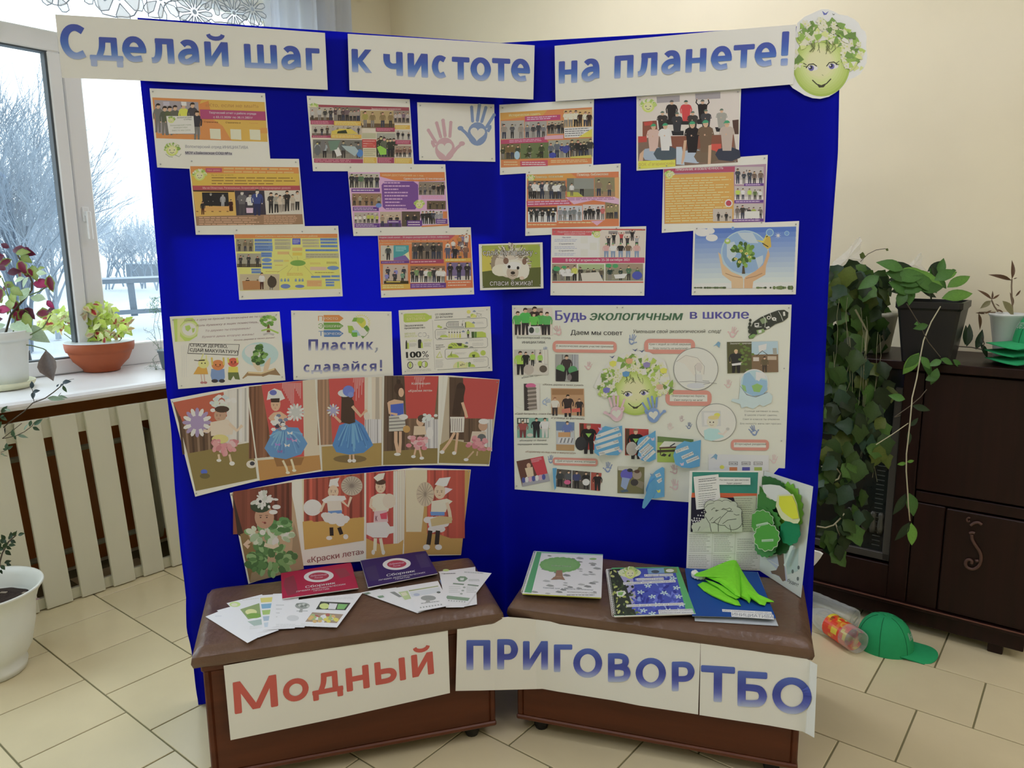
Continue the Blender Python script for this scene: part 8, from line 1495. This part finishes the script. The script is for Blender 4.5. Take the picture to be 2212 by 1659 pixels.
mD=leafmesh('leaf',1,.6,(40,60,34),(34,52,28),fold=.1);ms_=crop(0,1120,4.367);rl=random.Random(3)
for x,y,a,l in((170,158,20,60),(150,160,80,50),(120,165,50,55),(110,185,100,60),(80,200,60,60),(100,205,-20,60),(50,200,120,60),(60,230,150,60),(80,250,0,60),(60,260,-30,60),(40,290,170,70),(50,300,-40,70),(20,240,90,70),(10,330,180,60),(40,420,20,60),(60,430,-10,50),(10,440,-40,60),(10,480,-90,50),(30,280,60,60),(0,280,100,80)):
 put(pl,mD,at(*ms_(x,y),dp+rl.uniform(-.04,.04)),pxdir(a,rl.uniform(-.3,.2)),-RZ+Vector((rl.uniform(-.5,.5),0,rl.uniform(0,.8))),l/4.367/1613*dp)
MB().tube([at(*ms_(q[0],q[1]),dp)for q in((-60,620),(-20,480),(20,330),(80,220),(150,160))],.003,5).build('stem',M_STEMD,pl)
for k in range(14):c_=fbp+Vector((rl.uniform(-.1,.13),rl.uniform(-.12,.1),.272));MB().box(-.006,.006,-.003,.003,-.001,.002,fr=lambda x,y,z:c_+Vector((x*2,y*2,z))).build('bark_chip',mat('bark_chip',(120,110,96)),pl)if k<6 else None
MB().lathe(fbp+Vector((.150,.085,.25)),[(.001,0),(.010,.002),(.001,.004)],8).build('petal',mat('faded_pink',(150,130,130)),pl)
mS=leafmesh('leaf',1,.5,(70,96,70),(60,84,60),fold=.14);mS2=leafmesh('leaf',1,.3,(130,150,130),(120,140,120));mS3=leafmesh('leaf',1,.55,(60,74,76),(50,62,66));ct=crop(0,800,6.383);ds=dp+.28
so=[fbp+Vector((-.03,.02,.262))]
sh=potted('trailing_shrub',fbp+Vector((-.03,.02,.262)),'arching green shoots at the left edge in front of the radiator cover')
for P_,r_ in(([(-220,1500),(-80,950),(0,835),(120,720),(330,570),(450,450),(620,385),(740,300),(830,225),(920,135)],.0024),([(470,440),(460,380),(450,280),(420,210)],.0013),([(800,360),(840,310)],.001),([(-80,960),(100,930),(230,900),(340,845),(440,770),(480,710)],.0016),([(0,960),(80,905),(160,840),(200,810),(300,730)],.0014),([(190,740),(185,850)],.0012),([(100,1185),(40,1165),(-60,1120)],.001),([(470,440),(510,415)],.001),([(870,150),(1020,118)],.0008),([(-40,1150),(90,1100)],.001)):
 MB().tube((so if P_[0][0]<-60 else[])+[at(*ct(*q),ds)for q in P_],r_,5).build('stem',M_STEMD,sh,smooth=True)
for x,y,a,l,me in((445,250,90,100,mS3),(450,300,15,100,mS3),(470,290,-95,110,mS3),(430,250,80,60,mS3),(870,205,-75,110,mS),(860,170,12,120,mS3),(880,190,200,60,mS3),(650,380,-3,240,mS2),(800,350,-12,130,mS2),(780,230,60,50,mS3),(20,590,55,120,mS),(60,620,200,90,mS),(10,640,-25,100,mS),(20,700,-100,100,mS),(150,560,160,100,mS2),(430,690,-95,90,mS),(470,760,45,130,mS),(450,780,-28,100,mS),(190,920,95,110,mS),(200,900,-80,60,mS),(70,880,100,100,mS3),(330,830,65,110,mS2),(240,890,-12,150,mS2),(0,1000,0,60,mS),(90,1090,95,90,mS),(90,1090,30,90,mS),(100,1100,160,70,mS),(0,1080,190,80,mS),(-20,1120,-20,90,mS),(-10,940,120,110,mS),(20,1140,-40,70,mS2)):
 put(sh,me,at(*ct(x,y),ds+rl.uniform(-.03,.02)),pxdir(a,rl.uniform(-.3,.2)),-RZ+Vector((rl.uniform(-.5,.5),rl.uniform(-.3,.3),rl.uniform(0,.8))),l/6.383/1613*ds)
VF=3.215
M_MAH=mat('dark_mahogany',(26,10,7),rough=.42,noise_s=2.5,noise_a=.3,stretch=(14,14,1),spec=.3);M_MAHE=mat('worn_edge',(96,60,50),rough=.5)
cab=empty('sideboard',W(-1.0,3.43,0),-YAW,'dark reddish-brown wooden sideboard with carved handle along the right wall','sideboard')
cbx=lambda n,a,b,c,d,e,f,m=M_MAH,bev=.003:MB().box(a,b,c,d,e,f,fr=W,bev=bev).build(n,m,cab)
UE=-.10
cbx('top_board',-1.98,UE+.02,VF-.02,VW-.005,1.078,1.112);cbx('side_panel',UE-.02,UE,VF,VW-.01,.11,1.078);cbx('side_panel',-1.96,-1.94,VF,VW-.01,.11,1.078);cbx('back_panel',-1.94,UE-.02,VW-.03,VW-.01,.11,1.078)
cbx('bottom_board',-1.96,UE,VF-.012,VW-.01,.105,.122);cbx('apron',-1.94,UE-.005,VF+.006,VF+.024,.04,.105);MB().box(-1.96,UE,VF-.0135,VF-.0115,.118,.1225,fr=W).build('worn_edge_strip',M_MAHE,cab)
for u in(-1.9,-1.0,-.22):cbx('leg',u,u+.05,VF+.02,VF+.07,0,.105)
for u in(-1.9,-.18):cbx('leg',u,u+.05,VW-.08,VW-.03,0,.105)
zR=atV(2212,1099,VF).z;zD=atV(2212,1127,VF).z;uG=atV(1929,1100,VF).dot(U);zg0=atV(1929,1217,VF).z;uD=atV(2035,1200,VF).dot(U);uS=atV(1965,1200,VF).dot(U)
cbx('upper_front',uS,UE-.004,VF+.002,VF+.02,zR+.006,1.07);cbx('rail',uS,UE-.004,VF+.006,VF+.022,zD+.004,zR-.002)
cbx('door',uD,UE-.006,VF,VF+.018,.126,zD-.002,bev=.004);cbx('stile',uS,uD-.004,VF+.004,VF+.02,.122,zD);cbx('stile',uG,uS-.003,VF+.002,VF+.02,.122,1.07)
cbx('front_panel',-1.94,uG,VF+.002,VF+.02,.122,zg0-.012);cbx('front_panel',-1.94,-1.42,VF+.002,VF+.02,zg0,1.07)
M_DGL=mat('dark_cabinet_glass',(26,30,28),rough=.12,noise_s=9,noise_a=.4,spec=.7);cbx('glass_panel',-1.42,uG,VF+.03,VF+.034,zg0,1.07,M_DGL,.0005)
for u0,u1,z0,z1 in((uG-.03,uG,zg0,1.0),(-1.42,uG,zg0-.002,zg0+.03)):cbx('glass_frame',u0,u1,VF+.012,VF+.03,z0,z1,mat('dark_frame',(52,50,46),rough=.4))
for k in range(22):
 z=zg0+.05+k*.02;MB().box(uG-.075,uG-.045,VF+.0285,VF+.0305,z,z+.003,fr=W).build('cut_line',mat('cut_glass_line',(66,70,66),rough=.3),cab)
for k in range(5):
 q=atV(1835+k*17,1110+k*3,VF+.03);MB().lathe(q,[(.012,-.06),(.015,-.03),(.010,0),(.013,.02),(.006,.03)],12).build('glass_bead',mat('smoked_glass',(60,60,54),rough=.15),cab,smooth=True)
cS=crop(1750,980,3.95);M_CARVE=mat('carved_handle',(66,44,36),rough=.45);hd=[]
for P_,r_ in(([(1365,575),(1345,580),(1338,560),(1350,545),(1365,552)],.0035),([(1370,615),(1400,592),(1440,590),(1465,608)],.006),([(1360,680),(1385,674),(1405,680)],.006),([(1378,690),(1384,735),(1410,780),(1440,825),(1458,870),(1456,915),(1440,955),(1410,980),(1375,985),(1340,970),(1326,940),(1335,912),(1360,904),(1380,918),(1378,938)],.0062),([(1410,916),(1440,914)],.006)):
 MB().tube([atV(*cS(*q),VF-.006)for q in smooth_path(P_)],r_,8).build('carved_handle',M_CARVE,cab,smooth=True)
bp=atz(2006,778,1.113);bp=W(bp.dot(U),min(bp.dot(V),3.44),1.113);dk=(bp-C0).dot(RZ)
def ptd(x,y,d=0):return at(x,y,dk+d)
wx=lambda pxl:pxl/1613*dk
pk=potted('potted_hoya',bp,'black square pot with large oval glossy leaves on the sideboard')
fr_=lambda x,y,z:bp+U*x+V*y+Z*z
h_=(wx(128));M_BP=mat('black_plastic',(20,20,22),rough=.35)
mb=MB();R0,R1=wx(45),wx(60)
lv=[]
for r_,z in((R0,0),(R1*.97,h_*.86),(R1,h_*.88),(R1*1.04,h_*.9),(R1*1.04,h_),(R1*.96,h_),(R1*.9,h_*.85)):lv.append(mb.pts([fr_(x*r_,y*r_,z)for x,y in((-1,-.9),(-.9,-1),(.9,-1),(1,-.9),(1,.9),(.9,1),(-.9,1),(-1,.9))]))
for a,b in zip(lv,lv[1:]):
 for k in range(8):mb.face((a+k,a+(k+1)%8,b+(k+1)%8,b+k))
mb.face([lv[-1]+k for k in range(8)]);mb.face([lv[0]+k for k in range(8)][::-1]);mb.build('pot',M_BP,pk)
MB().box(-R1*.85,R1*.85,-R1*.85,R1*.85,h_*.8,h_*.88,fr=fr_,bev=.004).build('soil',M_SOIL,pk)
mO=leafmesh('leaf',1,.44,(84,124,50),(90,132,54),fold=.08,droop=.12,tip=1.3,n=7);mO2=leafmesh('leaf',1,.36,(30,44,28),(34,50,30),fold=.1);mO3=leafmesh('leaf',1,.5,(60,96,44),(66,104,50),fold=.08)
cR=crop(1770,500,5.53)
for x,y,a,l,me,dd in((790,410,-8,320,mO2,.08),(930,500,4,260,mO,-.02),(1110,480,-22,300,mO,-.04),(1290,480,35,200,mO2,.05),(1330,400,-60,190,mO2,.02),(1420,520,70,170,mO3,.04),(1400,560,-40,140,mO3,0),(1430,580,28,180,mO,0),(1525,670,30,230,mO,-.03),(1460,800,12,270,mO,-.08),(1640,850,-50,120,mO2,.02),(1490,930,-62,270,mO,-.09),(820,580,5,260,mO2,.1),(820,640,-4,280,mO2,.1),(850,720,8,230,mO2,.08),(1180,700,18,220,mO3,-.02),(1230,720,-15,160,mO2,.02),(1310,700,-70,110,mO2,.0),(1130,1110,6,180,mO3,-.09),(1190,1450,-125,230,mO,-.1),(1210,1500,-60,220,mO3,-.08),(1380,600,110,140,mO3,.03),(1570,470,10,60,mO3,0),(1080,640,-110,160,mK if False else mO3,-.08),(940,900,70,190,mO3,-.12),(1100,680,-100,150,mO3,-.1)):
 put(pk,me,ptd(*cR(x,y),dd),pxdir(a,rl.uniform(-.25,.1)),-RZ*.8+Z*rl.uniform(.1,.8)+RX*rl.uniform(-.3,.3),l/5.53/1613*dk*1.3)
c4=crop(1700,450,3.016);c5_=crop(1750,980,3.95)
trail=[c4(1000,640),c4(940,740),c4(890,860),c4(872,950),c4(845,1110),c4(815,1235),c4(812,1280),c4(800,1410),c5_(822,0),c5_(820,150),c5_(832,320),c5_(838,440),c5_(852,575)]
MB().tube([ptd(x,y,-.15-.02*min(k,6))for k,(x,y)in enumerate(trail)],.0022,6).build('trailing_stem',M_STEML,pk,smooth=True)
for(x,y),a,l,me in((c4(920,760),195,100,mO3),(c4(860,950),-130,130,mO3),(c4(870,965),-50,110,mO3),(c4(770,1245),165,110,mO3),(c4(815,1285),-15,130,mO2),(c4(800,1420),40,90,mO2),(c4(790,1450),-80,100,mO2),(c5_(815,340),-115,170,mO2),(c5_(845,335),-75,170,mO3),(c5_(850,585),-125,160,mO2),(c5_(862,590),-85,160,mO),(c5_(822,80),-170,60,mO),(c5_(825,70),10,50,mO)):
 put(pk,me,ptd(x,y,-.26),pxdir(a,rl.uniform(-.2,.1)),-RZ,l/3.5/1613*dk)
for P_,m_ in(([(780,620),(860,750),(920,870),(1000,970)],M_STEMD),([(740,1350),(700,1360),(800,1290),(870,1230),(910,1180)],M_STEMD),([(790,1400),(690,1470),(580,1540)],M_STEML)):
 MB().tube([ptd(*c4(*q),-.25)for q in P_],.0016,5).build('stem',m_,pk)
for x,y,a,l in((640,420,-10,190),(700,455,10,200),(760,400,160,170),(820,440,-30,190),(900,500,190,180),(660,480,-25,180),(730,500,20,190),(850,530,10,170),(600,440,-150,150),(960,470,30,150),(1000,980,-20,90),(1080,985,-40,80),(1010,990,200,90),(980,1040,-110,110),(900,1120,20,100),(1170,900,80,150),(1160,890,85,130),(1230,920,70,140),(1260,880,-60,110)):
 put(pk,mO3 if x<1100 else mO2,ptd(*c4(x,y),-.12 if x<1100 else 0),pxdir(a,-.1),-RZ+Z*.4,l/3.016/1613*dk)
MB().tube([ptd(*c4(*q),-.02)for q in((1060,915),(1120,900),(1200,905),(1270,920),(1285,880),(1270,840))],.0022,5).build('stem',M_STEMD,pk)
ip=W(atz(1850,770,1.113).dot(U),3.42,1.113);di=(ip-C0).dot(RZ)
pi_=potted('grape_ivy',ip,'bushy trailing grape ivy hanging over the sideboard beside the blue stand')
MB().lathe(ip,[(.075,0),(.08,.004),(.10,.15),(.108,.155),(.108,.17),(.10,.168),(0,.155)],28).build('pot',mat('pale_stone_pot',(176,176,160),rough=.6,noise_s=20,noise_a=.2),pi_,smooth=True)
MB().lathe(ip,[(.10,.158),(0,.17)],20).build('soil',M_SOIL,pi_)
iv=[leafmesh('leaf',1,.78,c,c2,teeth=.13,tip=.8,peak=.45,droop=d_,fold=.1)for c,c2,d_ in(((48,70,32),(52,76,34),.2),((64,94,42),(68,100,46),.25),((30,44,24),(34,50,26),.15),((74,86,36),(78,92,40),.3),((38,60,44),(42,66,46),.2))]
rl=random.Random(21);spots=[]
def region(cx,cy,rx,ry,n,dmin,dmax,wts=(3,2,3,1,2)):
 for _ in range(int(n*1.35)):
  for t_ in range(30):
   a=rl.uniform(0,6.28);q=math.sqrt(rl.random());x,y=cx+math.cos(a)*q*rx,cy+math.sin(a)*q*ry
   if all((x-sx)**2+(y-sy)**2>9.5**2 for sx,sy in spots[-60:])or t_>25:break
  spots.append((x,y));me=rl.choices(iv,wts)[0];l=rl.uniform(30,50)
  put(pi_,me,at(x,y-6,di+rl.uniform(dmin,dmax)),pxdir(rl.gauss(-95,38),rl.uniform(-.5,.1)),-RZ+Vector((rl.uniform(-.5,.5),rl.uniform(-.5,.5),rl.uniform(0,.6))),l/1613*di)
region(1852,622,62,46,60,-.2,.05);region(1815,680,40,60,34,-.22,0);region(1880,690,34,50,20,-.2,0);region(1826,800,48,60,36,-.27,-.12);region(1870,830,60,60,14,-.27,-.15)
region(1818,890,42,46,24,-.3,-.2);region(1868,905,50,40,12,-.3,-.2);region(1810,985,38,36,20,-.32,-.24);region(1870,960,40,50,9,-.32,-.24);region(1800,1050,28,36,9,-.32,-.26);region(1840,1090,50,60,9,-.32,-.26,(1,1,4,0,2));region(1800,1165,26,34,7,-.32,-.26,(1,1,4,0,2))
M_VINE=mat('vine_stem',(110,110,84),rough=.7)
for k in range(13):
 x=rl.uniform(1788,1905);y0=rl.uniform(640,820);P_=[(x,y0)];
 while P_[-1][1]<rl.uniform(880,1120):P_.append((P_[-1][0]+rl.gauss(0,5),P_[-1][1]+rl.uniform(28,50)))
 if len(P_)>2:MB().tube([at(a,b,di-.24-.002*j)for j,(a,b)in enumerate(P_)],.0009,4).build('stem',M_VINE,pi_)
MB().tube([at(*c4(*q),di-.28)for q in((445,660),(500,760),(520,800),(510,930))],.0035,6).build('stem',M_VINE,pi_)
MB().tube([at(*cR(*q),di-.05)for q in((490,360),(580,270),(680,220),(790,205))],.0014,5).build('stem',M_STEMD,pi_);put(pi_,iv[3],at(*cR(500,330),di-.05),pxdir(70),-RZ,17/1613*di);put(pi_,iv[3],at(*cR(790,210),di-.05),pxdir(-20),-RZ,8/1613*di)
for q in([(95,110),(180,108),(230,130),(260,170),(240,215),(180,240)],[(60,620),(130,632),(200,610),(270,540),(290,510)],[(215,590),(235,650),(262,710)]):MB().tube([at(*c5_(*v),di-.3)for v in q],.003,5).build('stem',M_STEML,pi_,smooth=True)
M_FILM=mat('clear_film',(226,224,210),rough=.25,alpha=.34,transl=.3)
for nm,pts,lab in(('film',[(1786,600),(1800,565),(1825,545),(1842,528),(1850,516),(1858,512),(1862,520),(1858,540),(1866,560),(1860,590),(1840,605),(1810,610)],'clear plastic wrap standing behind the grape ivy beside the stand'),('film',[(1948,592),(1960,575),(1975,560),(1985,548),(1990,546),(1993,556),(1990,572),(2006,590),(1980,600)],'clear plastic wrap standing behind the black pot plant')):
 mb=MB();P_=[atV(x,y,3.60+.02*math.sin(x*.9+y*.7))for x,y in pts];c_=sum(P_,Vector())/len(P_)-V*.05
 a=mb.pts(P_);c0=mb.pts([c_])
 for k in range(len(P_)):mb.face((a+k,a+(k+1)%len(P_),c0))
 tag(mb.build('plastic_film',M_FILM),lab,'plastic wrap')
wp=atz(2170,773,1.113);wp=W(wp.dot(U),3.46,1.113);dw=(wp-C0).dot(RZ);sw=dw/1613
pw=potted('potted_spiderwort',wp,'small white conical pot with thin reddish-brown leaves at the right edge')
MB().lathe(wp,[(14*sw*1.2,0),(20*sw,4*sw),(24*sw,40*sw),(33*sw,92*sw),(36*sw,96*sw),(34*sw,99*sw),(30*sw,92*sw),(0,88*sw)],28).build('pot',mat('white_pot_small',(186,190,186),rough=.35),pw,smooth=True)
cw=crop(2040,540,6.378);mR=leafmesh('leaf',1,.22,(96,74,50),(84,62,44),fold=.2,droop=.25,n=7);mR2=leafmesh('leaf',1,.42,(120,116,84),(112,108,78),fold=.12)
for x,y,a,l,me in((930,400,85,260,mR),(925,420,160,300,mR),(950,400,20,60,mR),(940,780,95,200,mR),(980,640,50,120,mR),(650,680,140,220,mR),(650,690,80,130,mR),(660,680,35,130,mR),(640,700,-145,170,mR2),(560,880,170,120,mR),(470,870,-80,230,mR),(800,700,-50,270,mR2),(720,820,-20,120,mR),(560,880,30,110,mR),(760,780,140,70,mR)):
 put(pw,me,at(*cw(x,y),dw+rl.uniform(-.04,.03)),pxdir(a,-.1),-RZ+Z*.3,l*sw/6.378)
for P_ in([(940,860),(930,640),(925,500),(930,400)],[(740,850),(690,780),(650,690)],[(700,860),(600,860),(480,860)]):MB().tube([at(*cw(*q),dw)for q in P_],.0028,6).build('stem',mat('brown_stem',(100,84,66)),pw)
M_CAP=mat('green_cotton',(30,136,84),rough=.85,noise_s=50,noise_a=.05,bump=.1,bump_s=700)
M_CAPD=mat('green_stitch',(16,84,50),rough=.9)
def cap(base,yaw,s_,label,group,fname=True,tilt=0,letters_=None,flat=1.0):
 r=empty('baseball_cap',base,yaw,label,'cap',group);Mx=Matrix.Translation(base)@Matrix.Rotation(yaw,4,'Z')@Matrix.Rotation(tilt,4,'Y');T=lambda x,y,z:Mx@Vector((x*s_,y*s_,z*s_*flat))
 mb=MB();nn,mm=32,9
 def dome(a,t):e=t*PI/2;rr=.088*math.cos(e)**.75;return(rr*1.08*math.cos(a)-.006*math.sin(e),rr*.95*math.sin(a),.125*math.sin(e)**.9)
 rows=[mb.pts([T(*dome(2*PI*k/nn,j/mm))for k in range(nn)])for j in range(mm)];tp=mb.pts([T(-.006,0,.125)])
 for a,b in zip(rows,rows[1:]):
  for k in range(nn):mb.face((a+k,a+(k+1)%nn,b+(k+1)%nn,b+k))
 for k in range(nn):mb.face((rows[-1]+k,rows[-1]+(k+1)%nn,tp))
 mb.build('crown',M_CAP,r,smooth=True)
 for k in range(6):a=2*PI*k/6+.26;sm=MB();sm.tube([T(*[v*1.006 for v in dome(a,j/mm)])for j in range(mm)],.0008*s_,4);sm.build('seam',M_CAPD,r)
 bt=MB();bt.lathe(T(-.006,0,.124),[(.007*s_,0),(.006*s_,.003*s_),(.001,.005*s_)],10);bt.build('button',M_CAP,r,smooth=True)
 def brim(o_):
  def g_(s1,t1):
   a=(s1-.5)*2*1.12;x0,y0=.094*math.cos(a),.083*math.sin(a);x1,y1=.088+.082*math.cos(a*1.25)**.6 if abs(a*1.25)<PI/2 else .09,.076*math.sin(a)/math.sin(1.12)*1.02
   x,y=x0+(x1-x0)*t1,y0+(y1-y0)*t1;return T(x,y,.013-1.3*y*y*(.4+t1)-.004*t1+o_)
  return g_
 mb=MB();mb.grid(brim(.0012),20,8);j=len(mb.f);mb.grid(brim(-.0012),20,8);mb.f[j:]=[f[::-1]for f in mb.f[j:]]
 a=mb.pts([brim(.0012)(k/20,1)for k in range(21)]);b=mb.pts([brim(-.0012)(k/20,1)for k in range(21)])
 for k in range(20):mb.face((a+k,b+k,b+k+1,a+k+1))
 mb.build('brim',M_CAP,r,smooth=True)
 if letters_:
  vs,fs=text_mesh(letters_,0,0);xm=max(v[0]for v in vs);mb=MB();mb.cur=pc((206,214,206));h=.018
  for dx in(0,.0012):
   i=mb.pts([T(*[c*1.012+o for c,o in zip(dome(-(.55-v[0]/xm*1.1)*1.0+.0,.28+v[1]*.22),(0,0,.0))])for v in vs])
   for f in fs:mb.face([i+k for k in f])
  mb.build('lettering',M_VC,r)
 return r
def yaw_to(a,b):d=b-a;return math.atan2(d.y,d.x)
ca=atz(1911,1398,0);cb_=atz(2008,1414,0);cap(ca+(cb_-ca)*.0,yaw_to(ca,cb_),1.08,'green baseball cap lying on the tiles beside the bottles','green caps',letters_='Инициатива',tilt=.0)
k3=atz(2212+50,776,1.113);kk=W(k3.dot(U),3.37,1.113);tt=W(k3.dot(U)-.25,3.24,1.113)
for k,(dz,yy)in enumerate(((0,.05),(.028,-.06),(.056,.02))):
 cap(kk+Z*(dz+.012),yaw_to(kk,tt)+yy,1.15,['green baseball cap at the bottom of the stack on the sideboard','green baseball cap in the middle of the stack on the sideboard','green baseball cap with white lettering on top of the stack on the sideboard'][k],'green caps stacked on the sideboard',letters_='Инициатива' if k==2 else None)
mp,nt,b_=nodes('clear_pet');b_.inputs['Base Color'].default_value=(.85,.88,.86,1);b_.inputs['Roughness'].default_value=.08;b_.inputs['Specular IOR Level'].default_value=.8
t_=nt.nodes.new('ShaderNodeBsdfTransparent');t_.inputs[0].default_value=(.95,.96,.95,1);lw=nt.nodes.new('ShaderNodeLayerWeight');lw.inputs[0].default_value=.35;mr=nt.nodes.new('ShaderNodeMapRange');mr.inputs[3].default_value=.10;mr.inputs[4].default_value=.75
nt.links.new(lw.outputs['Facing'],mr.inputs[0]);mx=nt.nodes.new('ShaderNodeMixShader');nt.links.new(mr.outputs[0],mx.inputs[0]);nt.links.new(t_.outputs[0],mx.inputs[1]);nt.links.new(b_.outputs[0],mx.inputs[2]);nt.links.new(mx.outputs[0],nt.nodes['Material Output'].inputs[0])
M_PET=mp
def bottle(p0,p1,rad,label,ribs=0,lab=False,length=.31):
 """lying bottle, base at p0 pointing to p1 (floor points)"""
 d=(p1-p0);d.z=0;d.normalize();sd=Z.cross(d);c=Vector((p0.x,p0.y,rad+.001));r=empty('plastic_bottle',Vector((p0.x,p0.y,0)),math.atan2(d.y,d.x),label,'bottle')
 fr=lambda x,y,z:c+sd*x+Z*y+d*z
 prof=[(0,.012),(.45,.006),(.8,0),(.95,.004),(1,.02)];L=length
 for k in range(10):t=k/9;z=.02+(L*.62-.02)*t;rr=1-(.035 if(ribs and k%2)else 0)-(.05 if(lab and .3<t<.85)else 0);prof.append((rr,z+.004))
 prof+=[(.96,L*.66),(.8,L*.74),(.5,L*.83),(.32,L*.88),(.30,L*.92),(.30,L)]
 MB().lathe((0,0,0),[(max(.0001,a*rad),b)for a,b in prof],28,fr=fr).build('bottle_body',M_PET,r,smooth=True)
 MB().lathe((0,0,0),[(.34*rad,L*.95),(.35*rad,L),(.34*rad,L+.004),(.0,L+.004)],16,fr=fr).build('neck_ring',mat('white_cap',(200,204,200)),r,smooth=True)
 if lab:
  mb=MB();n,m_=36,8;rl_=random.Random(3);z0,z1=L*.10,L*.50
  def colr(a,t):
   q=noise.noise(Vector((math.cos(a)*2.2,math.sin(a)*2.2,t*5)))
   return pc((206,60,36))if q<.05 else(pc((214,110,40))if q<.22 else pc((216,180,60)))
  for j in range(m_):
   for k in range(n):
    A=[(k,j),(k+1,j),(k+1,j+1),(k,j+1)];mb.face(range(mb.pts([fr(math.cos(2*PI*a/n)*rad*.985,math.sin(2*PI*a/n)*rad*.985,z0+(z1-z0)*b/m_)for a,b in A]),len(mb.v)),colr(2*PI*(k+.5)/n,(j+.5)/m_))
  mb.build('label',M_GLOSSVC,r)
  mb=MB()
  for a0,z_,rr_,c_ in((2.4,.25,.014,(206,196,110)),(1.6,.35,.017,(226,196,60)),(2.0,.45,.013,(60,130,50)),(2.9,.34,.015,(196,60,40)),(1.2,.2,.014,(226,150,60)),(2.2,.16,.012,(206,70,50)),(1.9,.28,.011,(190,210,120))):
   P_=[(a0+rr_*math.cos(q)/rad,z0+(z1-z0)*z_*1.6+rr_*math.sin(q))for q in[2*PI*k/12 for k in range(12)]];mb.poly([fr(math.cos(a)*rad*.992,math.sin(a)*rad*.992,z)for a,z in P_],pc(c_))
  vs,fs=text_mesh('Bravo' if False else 'Вr',0,0)
  for a0 in(1.35,2.75):
   i=mb.pts([fr(math.cos(a0-v[0]*.021/rad)*rad*.996,math.sin(a0-v[0]*.021/rad)*rad*.996,z1-.03+v[1]*.02)for v in vs])
   for f in fs:mb.face([i+k for k in f],pc((40,36,40)))
  mb.build('label_print',M_GLOSSVC,r)
 return r
bottle(atz(1856,1414,0),atz(1768,1355,0),.047,'clear plastic bottle with red and orange fruit label lying by the bench',lab=True)
bottle(atz(1846,1362,0),atz(1752,1320,0),.045,'clear ribbed plastic bottle without label lying behind the labelled one',ribs=1)
pt_=[(1752,1186),(1762,1188.5),(1772,1191),(1778.5,1195.5),(1772,1206),(1764,1216),(1754,1226)]
mb=MB();A=[atp(x,y,BR-nR*.10,nR)for x,y in pt_];B=[p-nR*.0+Z*.0-V*.012 for p in A];a=mb.pts(A);b=mb.pts(B);n=len(A)
mb.face([a+k for k in range(n)]);mb.face([b+k for k in range(n)][::-1]);[mb.face((a+k,b+k,b+(k+1)%n,a+(k+1)%n))for k in range(n)]
tag(mb.build('folded_paper',mat('white_paper_plain',(196,198,192),rough=.7)),'white folded paper corner sticking out behind the right edge of the stand','paper')
